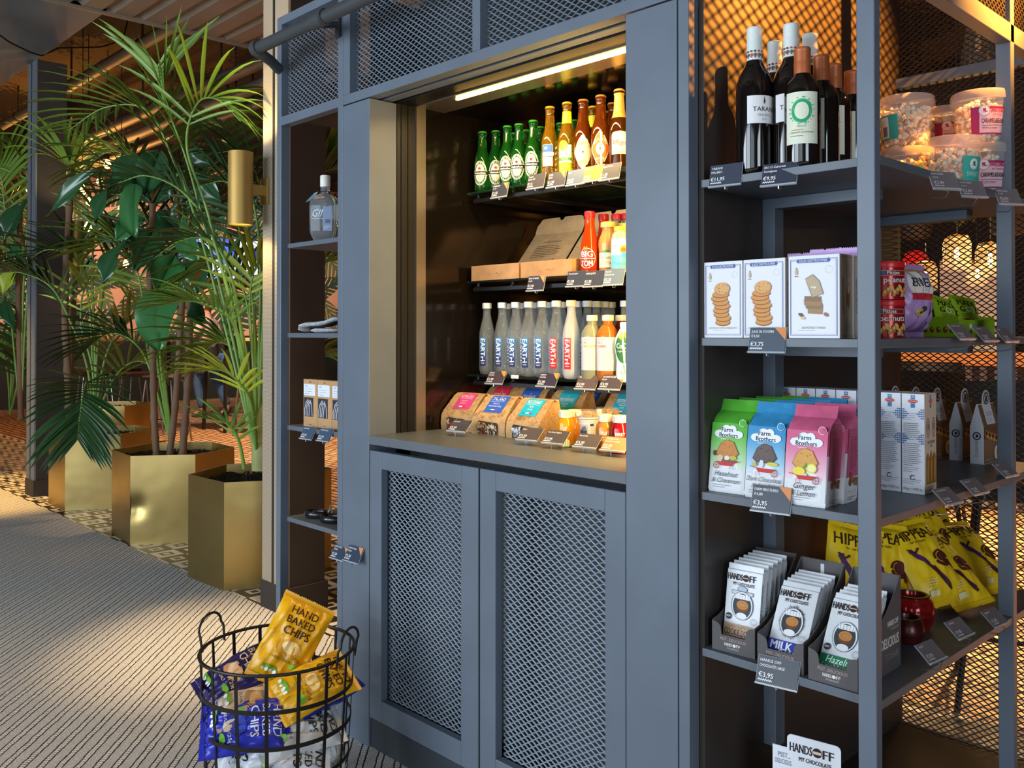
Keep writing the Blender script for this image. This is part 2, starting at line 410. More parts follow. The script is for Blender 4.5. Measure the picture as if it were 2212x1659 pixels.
# the low beam along the column row and the ribbed metal deck beside it
DUCT = M('#5d646b', .6, var=.08, scale=3)
simple('ceiling', [(XL, -6.18, 1.05, 2.18, 3.41, ZC-.002)], DUCT)
mb = MB(); n = 46
prof = []
x = -6.18; yy = []
for k in range(26):
    y0 = -.6 + k*.2
    yy += [(y0, 3.432), (y0+.03, 3.41), (y0+.15, 3.41), (y0+.18, 3.432)]
vs = []; fs = []
for y, z in yy: vs += [(-6.18, y, z), (XR-.01, y, z)]
for i in range(len(yy)-1): fs.append((2*i, 2*i+1, 2*i+3, 2*i+2)[::-1])
mb.add(vs, fs); mb.box(-6.18, XR-.01, -.6, 4.56, 3.45, 3.47)
mb.box(-6.2, -6.18, -.6, 4.56, 3.39, ZC-.002)
struct(mb.build('ceiling', M('#8c8070', .55, metal=.3, var=.1, scale=2)))
# columns: dark body with a paler ribbed front, coloured as if lit
def column(x0, x1, y0, y1, name, c1='#b3a490', c2='#8c806f'):
    mb = MB(); mb.box(x0+.012, x1, y0+.012, y1, 0, 3.415).box(x0, x1+.012, y0-.008, y1+.012, 0, .125)
    o = struct(mb.build(name, M('#332b27', .75, var=.1, scale=5)))
    k = NT('ribbed_lit_front', .7); rib = k('FRACT', k('MULTIPLY', k.Z, 170))
    MB().box(x0, x1, y0, y0+.012, .125, 3.41).build('trim_1', k.done(k.mix(k('LESS_THAN', rib, .4), c1, c2), rib, .002, .6), o)
    MB().box(x0+.092, x0+.11, y0-.002, y0+.012, .125, 3.41).build('trim_2', M('#2b2724', .6), o)
    return o
column(-3.89, -3.66, 2.09, 2.285, 'trim_1')
column(-7.86, -7.655, 2.17, 2.40, 'trim_2', '#666d75', '#5a6068')
column(-12.1, -11.9, 2.17, 2.40, 'trim_3', '#666d75', '#5a6068')
# ------------------------------------------------------------------ pipes under the ceiling
def pipe(label, y, z, r, x0, x1, col='#59524b'):
    mb = MB().tube([(x0,y,z),(x1,y,z)], r, 12)
    t = thing('ceiling_pipe', label, 'pipe', (x0, y, z))
    o = mb.build('tube', M(col, .55, var=.1), t, smooth=True); o.location = (-x0, -y, -z)
    x = x0 + .7
    while x < x1:
        c = MB(); c.tube([(x,y,z),(x+.05,y,z)], r*1.12, 12); c.box(x+.015,x+.035,y-.008,y+.008,z+r*.9,ZC); x += 1.9
        o = c.build('hanger_collar', M('#4a443f', .5), t, smooth=True); o.location = (-x0, -y, -z)
pipe('single grey ceiling pipe running alone nearest the low beam', 3.2, 3.88, .055, XL, -6.2, '#8a8580')
pipe('thick ceiling pipe, uppermost of the three side by side', 3.95, 3.70, .062, XL, -4.2)
pipe('ceiling pipe in the middle of the three side by side', 4.10, 3.58, .062, XL, -4.2)
pipe('thin ceiling pipe, lowest of the three side by side', 4.28, 3.50, .04, XL, -4.2)
o = MB(); t = thing('wall_socket', 'white socket box on the underside of the low beam', 'socket', (-6.6,1.42,3.41))
MB().box(-.05,.05,-.045,.045,-.045,0).build('housing', M('#d9d5ca', .5), t, bev=.006)
MB().lathe([(.026,-.047),(.026,-.0455),(.018,-.0452),(.018,-.040)], 16).build('outlet', M('#2a2826', .6), t)
q = [at(44,0,0.1)]
cb = [(-6.6,1.465,3.385),(-6.75,1.6,3.33),(-6.95,1.8,3.30),(-7.2,2.0,3.33),(-7.45,2.15,3.39),(-7.7,2.35,3.55),(-7.95,2.75,3.7),(-8.1,3.0,3.85),(-8.15,3.1,ZC)]
tag(MB().tube(cb, .006, 6).build('power_cable', M('#1b1a1a', .5), None, smooth=True), 'thin black cable looping from the white socket box', 'cable')
# ------------------------------------------------------------------ left open shelf of the kiosk
STEEL = M('#616c79', .42, var=.05, scale=6, bump=.02, bscale=300)
STEELD = M('#3a3f45', .45, var=.05, scale=6)
BLACK = M('#0a0a0a', .45, var=0)
DARKP = M('#2b2a2b', .55, var=.06)
MESHM = M('#727f8d', .4, var=0)
lu = thing('open_shelf_unit', 'narrow grey open shelf unit at the left end of the kiosk', 'shelf', (-2.7,1.62,0))
def inv(o, root): o.location = -Vector(root.location); return o
mb = MB()
mb.box(-2.915,-2.885,1.62,1.655,0,2.41).box(-2.52,-2.4905,1.62,1.655,0,2.41)
mb.box(-2.885,-2.52,1.62,1.655,2.38,2.41).box(-2.885,-2.52,1.62,1.655,2.02,2.052)
mb.box(-2.52,-2.4905,2.62,2.65,0,2.41)
inv(mb.build('frame', STEEL, lu, bev=.002), lu)
inv(MB().box(-2.883,-2.522,1.66,2.3,2.045,2.05).box(-2.883,-2.522,2.3,2.31,2.05,2.38).build('top_panel', DARKP, lu), lu)
inv(expanded(MB(), -2.884,-2.521,2.053,2.379,1.648).build('mesh_panel', MESHM, lu), lu)
LZ = (1.601, 1.283, .955, .63)
for z in LZ: inv(MB().box(-2.884,-2.4905,1.645,1.93,z-.016,z).build('shelf', M('#5c646e', .45, var=.05), lu, bev=.001), lu)
# ------------------------------------------------------------------ drinks fridge in the middle of the kiosk
fr = thing('display_fridge', 'grey metal display fridge cabinet with lit drinks shelves and two mesh doors', 'fridge', (-1.83,1.62,0))
def fp(mb, name, mat, bev=0, parent=None, smooth=False, **k): 
    o = mb.build(name, mat, parent or fr, bev=bev, smooth=smooth, **k)
    if parent is None: inv(o, fr)
    return o
fp(MB().box(-2.489,-2.34,1.62,1.724,.0,2.017).box(-1.3185,-1.175,1.62,1.724,0,2.017).box(-1.172,-1.144,1.62,1.656,0,2.7), 'post', STEEL, .0015)
mb = MB().box(-2.489,-1.175,1.62,1.66,2.021,2.052).box(-2.489,-2.451,1.62,1.66,2.052,2.41).box(-1.854,-1.822,1.62,1.66,2.052,2.41).box(-1.213,-1.175,1.62,1.66,2.052,2.41).box(-2.451,-1.213,1.62,1.66,2.38,2.41)
mb.box(-2.45,-1.2,1.676,1.712,2.021,2.04)
fp(mb, 'header_frame', STEEL, .0015)
fp(expanded(MB(), -2.45,-1.855,2.053,2.379,1.648), 'mesh_panel', MESHM)
fp(expanded(MB(), -1.821,-1.214,2.053,2.379,1.648), 'mesh_panel', MESHM)
fp(MB().box(-2.451,-1.213,1.90,1.905,2.06,2.41), 'header_shade_sheet', M('#26282b', .6))  # dark sheet stands in for the shaded interior behind the header mesh
fp(MB().box(-2.489,-2.47,1.724,2.62,0,2.4).box(-2.47,-1.16,2.6,2.62,0,2.4), 'housing', DARKP)
fp(MB().box(-2.34,-1.3185,1.62,2.58,.938,.965), 'worktop', M('#5f666d', .4, var=.05), .0015)
GLOSS = M('#40372e', .13, metal=.9, var=0)
mb = MB().box(-2.345,-2.33,1.833,2.58,.965,2.03).box(-1.33,-1.315,1.793,2.58,.965,2.03).box(-2.33,-1.33,2.56,2.58,.965,2.03).box(-2.33,-1.33,1.912,2.56,2.022,2.03)
fp(mb, 'liner', GLOSS)
fp(MB().box(-2.3405,-2.336,1.724,1.796,.965,2.018).box(-2.3405,-2.332,1.738,1.743,.965,2.018).box(-2.3405,-2.332,1.765,1.770,.965,2.018).box(-2.336,-1.32,1.724,1.793,2.019,2.024).box(-1.324,-1.318,1.724,1.796,.965,2.018), 'door_seal', BLACK)
fp(MB().box(-2.3405,-2.329,1.796,1.834,.965,2.02).box(-2.329,-1.329,1.793,1.912,2.016,2.03), 'liner_trim', M('#a59b8c', .28, metal=.85, var=0))
for z, mt in ((1.757, M('#2d4a3c', .06, alpha=.28, var=0)), (1.458, M('#22302c', .08, alpha=.34, var=0)), (1.144, M('#22302c', .08, alpha=.34, var=0))):
    s = fp(MB().box(-2.315,-1.335,2.0,2.42,z-.007,z), 'shelf', mt, .001)
    mb = MB(); 
    mb.box(-2.30,-1.34,2.015,2.03,z-.034,z-.022)
    for x in (-2.29,-2.12,-1.75,-1.42): mb.box(x-.006,x+.006,2.02,2.56,z-.03,z-.018); mb.lathe([(.006,z-.02),(.006,z-.0072)], 10, c=(x,2.03))
    mb.build('shelf_bracket', BLACK, s)
led = fp(MB().box(-2.157,-1.345,1.8155,1.8255,2.0105,2.0155), 'light_strip', M('#ffc868', .5, emit=34, var=0), .002)
lamp('AREA', 'fridge_strip_light', (-1.75,1.82,2.003), 7.5, (1,.70,.32), (math.radians(14),0,0), shape='RECTANGLE', size=.8, size_y=.02)
fp(MB().box(-1.332,-1.326,1.80,1.826,1.0,1.98), 'light_strip', M('#ffcf7a', .5, emit=4, var=0))  # added glowing strip hidden behind the right post
lamp('AREA', 'fridge_side_fill', (-1.336,1.813,1.47), 8.5, (1,.60,.18), (0,math.radians(90),math.radians(4)), shape='RECTANGLE', size=.9, size_y=.02)  # added fill lamp for the lower rows and the return panel
for i, (a, b, m0, m1) in enumerate(((-2.336,-1.829,-2.275,-1.90),(-1.822,-1.3205,-1.76,-1.382))):
    mb = MB().box(a,m0,1.62,1.645,.094,.92).box(m1,b,1.62,1.645,.094,.92).box(m0,m1,1.62,1.645,.094,.161).box(m0,m1,1.62,1.645,.867,.92)
    d = fp(mb, 'door', STEEL, .002)
    expanded(MB(), m0+.001,m1-.001,.162,.866,1.65).build('mesh_panel', MESHM, d)
fp(MB().box(-2.34,-1.32,1.78,1.79,.0,.93), 'door_shade_sheet', M('#4a4c50', .6))  # dark sheet stands in for the shade inside the mesh doors
fp(MB().box(-2.34,-1.3185,1.628,1.68,0,.088), 'plinth', STEELD)
# ------------------------------------------------------------------ open corner shelving at the right
ru = thing('corner_shelf_unit', 'tall grey open corner shelving with mesh back at the right of the kiosk', 'shelf', (-.95,1.62,0))
def rp(mb, name, mat, bev=0): return inv(mb.build(name, mat, ru, bev=bev), ru)
rp(MB().box(-.770,-.735,1.62,1.644,0,2.75).box(-.772,-.737,2.36,2.385,0,2.75).box(-.772,-.737,2.64,2.665,0,2.75).box(-.77,-.737,1.644,2.64,1.985,2.03), 'frame', STEEL, .002)
rp(MB().box(-1.1435,-1.13,1.656,2.66,0,2.75), 'side_panel', M('#3b3532', .42, var=.05))
rp(MB().box(-1.13,-.737,1.65,2.66,.128,.148), 'base_panel', M('#2a2523', .5))
rp(expanded(MB(), -1.128,-.775,.15,2.74,2.652, cw=.0235, s=.0082, w=.0030), 'mesh_panel', M('#25211f', .5, var=0))
rp(MB().box(-1.13,-.772,2.632,2.66,1.998,2.026), 'back_rail', STEEL)
rp(expanded(MB(), 1.65,2.62,2.032,2.74,-.75, cw=.0235, s=.0082, w=.0034, axis='x'), 'mesh_panel', M('#25211f', .5, var=0))
RZ = (1.617, 1.275, .943, .607)
for z in RZ: rp(MB().box(-1.13,-.739,1.646,2.63,z-.017,z), 'shelf', M('#5e666f', .42, var=.05), .001)
for y in (1.895, 2.42):
    mb = MB().box(-1.13,-1.098,y,y+.04,.324,1.5995)
    for z in RZ: mb.box(-1.10,-.86,y,y+.04,z-.042,z-.0175)
    rp(mb, 'shelf_bracket', STEEL, .001)
spot((-.40,2.42,2.40), (-1.14,2.22,1.98), 360, 66, .8, (1,.34,.04), .005)
# ------------------------------------------------------------------ ladder rail along the kiosk front
lr = thing('ladder_rail', 'dark grey tube rail mounted across the top of the kiosk', 'rail', (-2.0,1.50,2.262))
RAILM = M('#3d4145', .4, var=.04)
PY_, PZ_, PR_ = 1.50, 2.258, .0205
inv(MB().tube([(-2.82,PY_,PZ_),(-1.0,PY_,PZ_)], PR_, 20).build('tube', RAILM, lr, smooth=True), lr)
mb = MB().tube([(-2.475,PY_,PZ_),(-2.41,PY_,PZ_)], PR_+.004, 20).tube([(-2.405,PY_,PZ_),(-2.40,PY_,PZ_)], PR_+.006, 20)
inv(mb.build('coupling', RAILM, lr, smooth=True), lr)
mb = MB().tube([(-2.845,PY_,PZ_),(-2.815,PY_,PZ_)], PR_+.007, 20).tube([(-2.83,PY_,PZ_-.012),(-2.845,1.56,PZ_-.03),(-2.9,1.618,PZ_-.034)], PR_*.9, 12)
inv(mb.build('end_bracket', RAILM, lr, smooth=True), lr)
mb = MB().box(-2.518,-2.497,1.6075,1.619,2.245,2.345).bar((-2.507,1.61,2.285),(-2.507,PY_,PZ_),.012,.02)
inv(mb.build('bracket', RAILM, lr), lr)
# ------------------------------------------------------------------ price tags
TAGW, TAGH = .072, .046
def price_tag(lines, price, loc, rotz, tilt, label, group, col='#343843', corner='#e0925c', clip='shelf', s=1.0, shiny=.35, ink='#f2f2f4', see=1):
    t = thing('price_tag', label, 'price tag', loc, group=group, rot=(-math.radians(tilt), 0, math.radians(rotz)))
    w, h = TAGW*s, TAGH*s
    MB().box(-w/2, w/2, -.0012, .0008, 0, h).build('card', M(col, shiny, var=0, alpha=see), t)
    a = Art()
    if corner: a.poly([(w*.18, h), (w*.5, h), (w*.5, h*.48)], corner)
    y = h*.78
    for l in lines: a.text(l, -w*.45, y, h*.105, ink, 'l', w=w*.62, bold=.00012); y -= h*.19
    a.text(price, -w*.45, h*.22, h*.17, ink, 'l', bold=.0003)
    n = 12; zz = [(-w*.45 + w*.34*i/n, h*(.09 + (.06 if i % 2 else 0))) for i in range(n+1)]
    a.line(zz, h*.05, ink); a.build(flatmap(-.0012), 'print', t)
    mb = MB().box(-w/2-.0015, w/2+.0015, -.003, .0022, -.0035, -.0002).box(-w/2-.0015, w/2+.0015, .0012, .0022, -.0002, h+.001)
    mb.build('holder', M('#c9d2da', .08, alpha=.55, var=0), t)
    mb = MB()
    if clip == 'shelf': mb.tube([(0,.002,-.002),(0,.004,-.007),(0,.012,-.006),(0,.016,.004),(0,.02,.012)], .0016, 8)
    elif clip == 'wire': mb.tube([(-.004,.001,-.004),(-.003,-.004,-.010),(.0,.012,-.014),(.002,.030,-.004),(.003,.048,.008)], .0011, 8)
    else: mb.tube([(-.003,.001,-.003),(-.002,.010,-.011),(.0,.03,-.013),(.003,.05,-.004),(.012,.052,.002)], .0011, 8)
    mb.build('clip', M('#c8ccd0', .25, metal=.9, var=0), t, smooth=True)
    return t
def ftag(px, py, Y, lines, price, label, col='#3b3e49', corner='#e0925c', tilt=14, grp='price tags in the drinks fridge', clip='shelf', rotz=0, s=1):
    p = on(1, px, py, Y); p.z -= TAGH*s*.5
    return price_tag(lines, price, p, rotz, tilt, label, grp, col, corner, clip, s)
T1 = 'price tags along the beer shelf'; T2 = 'price tags along the juice shelf'; T3 = 'price tags along the water shelf'; T4 = 'price tags on the worktop'
for a in ((1077,410,['HEINEKEN','€1,90'],'€1,55','price tag with orange corner under the leftmost green beer bottles','#3b3e49','#e0925c',T1),
    (1155,390,['Amstel','Radler 0.0'],'€1,5','plain dark price tag between the green beers and the blue label bottle','#4a474d',None,T1),
    (1199,386,['JEVER','€2,00'],'€1,50','price tag with orange corner below the blue label beer','#45454e','#e0925c',T1),
    (1242,381,['Brut'],'€4,25','pale blue price tag reading €4,25 on the beer shelf','#54647c',None,T1),
    (1279,373,['Brutus'],'€4,25','tan price tag below the orange diamond label beer','#a87838',None,T1),
    (1315,369,['Affligem blond'],'€1,95','grey price tag at the right end of the beer shelf','#3c3c46',None,T1),
    (1155,611,['BOX OF BITES','€3,00'],'€2,50','price tag with orange corner in front of the open cardboard boxes','#3b3a47','#e0925c',T2),
    (1242,601,['Tomato Juice'],'€1,50','dark price tag left of the tomato juice price pair','#3f4452',None,T2),
    (1280,601,['APPLE JUICE'],'€1,95','dark price tag directly below the red tomato juice bottle','#3f4452',None,T2),
    (1323,597,['Peach &','Hibiscus tea'],'€3,25','pale grey blue price tag below the turquoise label bottle','#66788c',None,T2)):
    ftag(a[0], a[1], 1.988, a[2], a[3], a[4], a[5], a[6], grp=a[7])
for a in ((1066,813,['EARTH','WATER'],'€1,90','price tag with orange corner below the leftmost water bottles','#4a4148','#e8963f'),
    (1178,818,['EARTH','WATER'],'€1,90','price tag with orange corner below the red label water bottles','#38344a','#e8963f'),
    (1263,823,['Vitamin Water'],'€2,90','plain brown grey price tag below the pale juice bottle','#594d50',None),
    (1315,823,['COCONUT WATER','€3,50'],'€2,95','price tag with orange corner below the orange juice bottle','#46424c','#e8963f')):
    ftag(a[0], a[1], 1.985, a[2], a[3], a[4], a[5], a[6], tilt=32, grp=T3, rotz=6)
tag(MB().box(-.016,.016,-.003,.003,0,.012).build('shelf_clip', M('#d8dcdc', .3, var=0), None, bev=.002, loc=tuple(on(1,1112,818,1.994))), 'small white plastic clip on the front edge of the water shelf', 'clip')
for a in ((985,916,['Sandwich'],'€5,50','price tag in front of the pink label kraft bag','#353845'),
    (1137,937,['Salad'],'€5,50','price tag in front of the turquoise label kraft bag','#4b4549'),
    (1193,944,['Fruit Break Yoghurt'],'€3,95','price tag beside the orange juice bottle on the worktop','#4b4549'),
    (1262,951,['Smoothie'],'€3,30','price tag in front of the white granola cup','#4b4549'),
    (1322,959,['Orange juice','Peach & orange'],'€2,90','tan price tag in front of the dark red juice bottle','#a07a52')):
    p = on(1, a[0], a[1], 1.80); p.z = .965 + .016
    price_tag(a[2], a[3], p, 8, 48, a[4], T4, a[5], None, 'stand')
# ------------------------------------------------------------------ bottles
def prof_scale(prof, h, r):
    H = prof[-1][1]; R_ = max(p[0] for p in prof); return [(p[0]/R_*r, p[1]/H*h) for p in prof]
BEER = [(0,0),(.022,0),(.0262,.004),(.0265,.02),(.0265,.104),(.0258,.116),(.0225,.132),(.0175,.147),(.0150,.160),(.0132,.19),(.0130,.2),(.0142,.202),(.0142,.207),(.0128,.209),(.0128,.214)]
PET = [(0,.004),(.012,.0),(.021,.002),(.0262,.016),(.0268,.03),(.0265,.10),(.0268,.115),(.0255,.135),(.0205,.158),(.0145,.182),(.0128,.196),(.0126,.214),(.0148,.216),(.0148,.219),(.0126,.220),(.0126,.226)]
def glassm(col, t=.75, rough=.04): return M(col, rough, trans=t, ior=1.33, var=0)
def crown(mb, z, r=.0158):
    n = 42; vs = []; secs = []
    for (rr, zz, w) in ((r,z-.0035,1),(r*.97,z-.001,.3),(r*.86,z+.0025,0),(r*.6,z+.0032,0)):
        secs.append([((rr+(.0007*w if k % 2 else 0))*math.cos(2*PI*k/n), (rr+(.0007*w if k % 2 else 0))*math.sin(2*PI*k/n), zz) for k in range(n)])
    mb.loft(secs); return mb
def bottle(label, group, prof, gm, capcol, art=None, liquid=None, neck=None, cap='crown', cat='bottle', name='beer_bottle', artrot=0, foil=None):
    t = thing(name, label, cat, group=group)
    MB().lathe(prof, 28).build('glass', gm, t, smooth=True, ang=60)
    H = prof[-1][1]; rt = prof[-1][0]
    mb = MB()
    if cap == 'crown': crown(mb, H, rt*1.2)
    else: mb.lathe([(rt*1.02,H-cap*.9),(rt*1.22,H-cap*.88),(rt*1.22,H+.001),(rt*1.1,H+.0035),(0,H+.0035)], 28)
    mb.build('cap', M(capcol, .35, metal=.35 if cap == 'crown' else 0, var=0), t, smooth=True, ang=35)
    if art: art.build(profmap(prof, artrot), 'label', t, base=.0006, cut=.006)
    if neck:
        z0, z1, col = neck; q = [(rr+.0005, z) for rr, z in prof if z0 < z < z1]
        f = lambda z: [r0+(r1-r0)*(z-a)/(b-a) for (r0,a),(r1,b) in zip(prof, prof[1:]) if a <= z <= b and b > a][0]
        MB().lathe([(f(z0)+.0005,z0)]+q+[(f(z1)+.0005,z1)], 28, cap=False).build('neck_label', M(col, .35, metal=.3 if foil else 0, var=.25 if foil else 0, scale=90), t, smooth=True)
    return t
def star(a, cx, cy, r, col):
    a.poly([(cx+(r if k % 2 == 0 else r*.42)*math.sin(k*PI/5), cy+(r if k % 2 == 0 else r*.42)*math.cos(k*PI/5)) for k in range(10)], col)
def green_art():
    a = Art(); c = .062
    a.ring(0,c,.0245,.041,.0016,'#e8efe0',40).ell(0,c,.0215,.0375,'#14431f',36).ring(0,c,.0215,.0375,.0010,'#dfe9d8',36).ring(0,c,.0165,.031,.0009,'#dfe9d8',36).ell(0,c,.0150,.0285,'#e9e3cf',30)
    for k in range(-6,7):
        if abs(k) > 0: a.text('HEINEKEN LAGER'[k+6], .0186*math.sin(k*.16), c+.0335*math.cos(k*.16)-.0015, .0042, '#e9f0e0', rot=-k*.16)
    for k in range(9): an = PI*(1.16+.085*k); a.line([(.0165*math.cos(an), c+.030*math.sin(an)), (.0208*math.cos(an), c+.0365*math.sin(an))], .0007, '#dfe9d8')
    star(a, 0, c+.0155, .0072, '#d7261e'); a.rect(-.0255,c-.0065,.0255,c+.0065,'#111a14',8).rect(-.0255,c+.0062,.0255,c+.0072,'#eceadb',8).rect(-.0255,c-.0072,.0255,c-.0062,'#eceadb',8)
    a.text('Heineken', 0, c-.0032, .0070, '#f3f1e4', w=.046, bold=.0002); a.ell(0,c-.0195,.006,.006,'#c9bb9d',16)
    star(a, 0, .158, .0042, '#c6301f'); return a
GREEN = glassm('#2a9a30', .9); GB = prof_scale(BEER, .203, .0265)
def spots(px, y, z, Y): return on(1, px, y, Y)
def putY(o, px, Y, z, rz): p = on(1, px, 600, Y); o.location = (p.x, Y, z); o.rotation_euler = (0,0,math.radians(rz)); return o
SB, SJ, SW = 1.7572, 1.4582, 1.1442
GRP = 'green beer bottles on the top fridge shelf'
hb = bottle('leftmost green beer bottle, alone at the shelf end with its red star turned left', GRP, GB, GREEN, '#3f9a35', green_art())
putY(hb, 1042, 2.032, SB, 28)
for px, Y, rz, lab in ((1071,2.055,46,'green beer bottle with its red star label facing squarely out'), 
(1121,2.04,30,'green beer bottle second from the right end of the green group'), (1152,2.04,30,'green beer bottle right beside the blue label bottle'),
    (1096,2.034,33,'green beer bottle half covering the label of its left neighbour')):
    if px == 1093: continue
    putY(dup(hb, label=lab), px, Y, SB, rz)
for px, Y in ((1108,2.12),(1136,2.12),(1167,2.12),(1211,2.13),(1240,2.13)):
    putY(dup(hb, label='green beer bottle in the back row, only neck and cap in view'), px, Y, SB, 35)
def blue_art():
    a = Art(); a.rect(-.017,.045,.017,.112,'#f2ead2',6).rect(-.0165,.088,.0165,.1115,'#3563ae',6).rect(-.0175,.077,.021,.087,'#f4efe2',6).rect(-.0165,.0735,.0165,.0755,'#223a78',6)
    a.text('AMSTEL', 0, .079, .0052, '#c9904c', w=.032).text('RADLER', 0, .0655, .005, '#d08a4a', w=.026).lines(-.013,.060,.026,4,.0035,.0012,'#caa66c',3)
    a.ell(-.004,.1,.005,.004,'#e9eef6',14)
    for k in range(5): y = .034+.017*k; a.line([(.025,y-.004),(.031,y+.004)], .0042, '#f4ecd2'); a.line([(.0255,y-.0033),(.0305,y+.0033)], .0024, '#2a2a2e')
    return a
AMB = glassm('#f5b026', .9); BRN = glassm('#9a480c', .85)
putY(bottle('clear amber beer bottle with a blue and cream label', 'mixed beers on the top fridge shelf', prof_scale(BEER,.232,.0268), AMB, '#e6b83c', blue_art()), 1188, 2.035, SB, 26)
def yel_art():
    a = Art(); a.rect(-.021,.02,.021,.1,'#f3efc8',8).ell(-.006,.098,.015,.016,'#f0e628',20).rect(-.021,.02,.021,.046,'#9fbf1d',8).rect(-.021,.052,.021,.061,'#3f8a2e',8)
    a.text('GRUSSY', 0, .066, .0072, '#6f6a3c', w=.036).text('RADLER', 0, .0545, .004, '#eef3d8').lines(-.016,.038,.03,3,.006,.002,'#e6efb0',4); return a
yb = bottle('amber bottle with a yellow green label and yellow neck band', 'mixed beers on the top fridge shelf', prof_scale(BEER,.232,.0268), AMB, '#e9c33c', yel_art(), neck=(.168,.205,'#c9cf2a'))
putY(yb, 1225, 2.035, SB, 28)
putY(dup(yb, label='yellow neck banded beer bottle behind the two diamond label bottles'), 1281, 2.13, SB, 30)
def dia_art(bg, fg, rim):
    a = Art(); c = .068; a.poly([(0,c+.055),(.012,c+.040),(.030,c+.004),(.030,c-.004),(.012,c-.040),(0,c-.055),(-.012,c-.04),(-.030,c-.004),(-.030,c+.004),(-.012,c+.04)], rim)
    a.poly([(0,c+.052),(.011,c+.038),(.028,c+.003),(.028,c-.003),(.011,c-.038),(0,c-.052),(-.011,c-.038),(-.028,c-.003),(-.028,c+.003),(-.011,c+.038)], bg)
    a.ell(0,c,.0125,.018,rim,24).ring(0,c,.0125,.018,.0008,fg,24); a.poly([(-.004,c+.002),(0,c-.006),(.004,c+.002),(0,c+.004)], '#b3492e').line([(-.001,c+.004),(-.001,c+.012)], .0008, fg)
    for i, ch in enumerate('NERUTU'): an = (i-2.5)*.33; a.text(ch, .0205*math.sin(an), c+.0255*math.cos(an)-.002, .0068, fg, rot=-an, bold=.0002)
    a.text('LOTTE', 0, c-.033, .0065, fg, w=.022, bold=.0002); a.rect(-.009,c-.0375,.009,c-.0368,fg); return a
db = bottle('brown beer bottle with a cream diamond label', 'mixed beers on the top fridge shelf', prof_scale(BEER,.228,.0285), BRN, '#b98a4a', dia_art('#ecdca6','#8f7c48','#f1e3b4'))
putY(db, 1260, 2.035, SB, 40)
putY(bottle('brown beer bottle with an orange diamond label', 'mixed beers on the top fridge shelf', prof_scale(BEER,.228,.0285), BRN, '#b98a4a', dia_art('#e2622a','#f6e9d6','#f4e6d6')), 1298, 2.035, SB, 37)
def aff_art():
    a = Art(); a.rect(-.026,.042,.026,.1,'#f2d9a4',10).poly([(-.026,.1),(.026,.1),(.02,.106),(0,.109),(-.02,.106)],'#f2d9a4').rect(-.026,.052,.026,.096,'#f6ead0',10).ell(0,.0985,.0045,.006,'#9aa2b4',14)
    a.text('Affligem', 0, .068, .016, '#b8352a', w=.048, squeeze='fill', bold=.0002).text('BLOND', 0, .058, .0045, '#8d8d92').rect(-.018,.0475,.018,.0485,'#caa46a'); return a
ab = bottle('brown beer bottle with gold neck foil and a cream label at the right post', 'mixed beers on the top fridge shelf', prof_scale(BEER,.232,.0285), glassm('#4a2408',.6), '#d9b25c', aff_art(), neck=(.150,.222,'#d8a84c'), foil=True)
putY(ab, 1338, 2.035, SB, 44)
for px, Y in ((1324,2.13),(1310,2.2)): putY(dup(db, label='brown bottle in the back row of beers, only neck and cap in view'), px, Y, SB, 40)
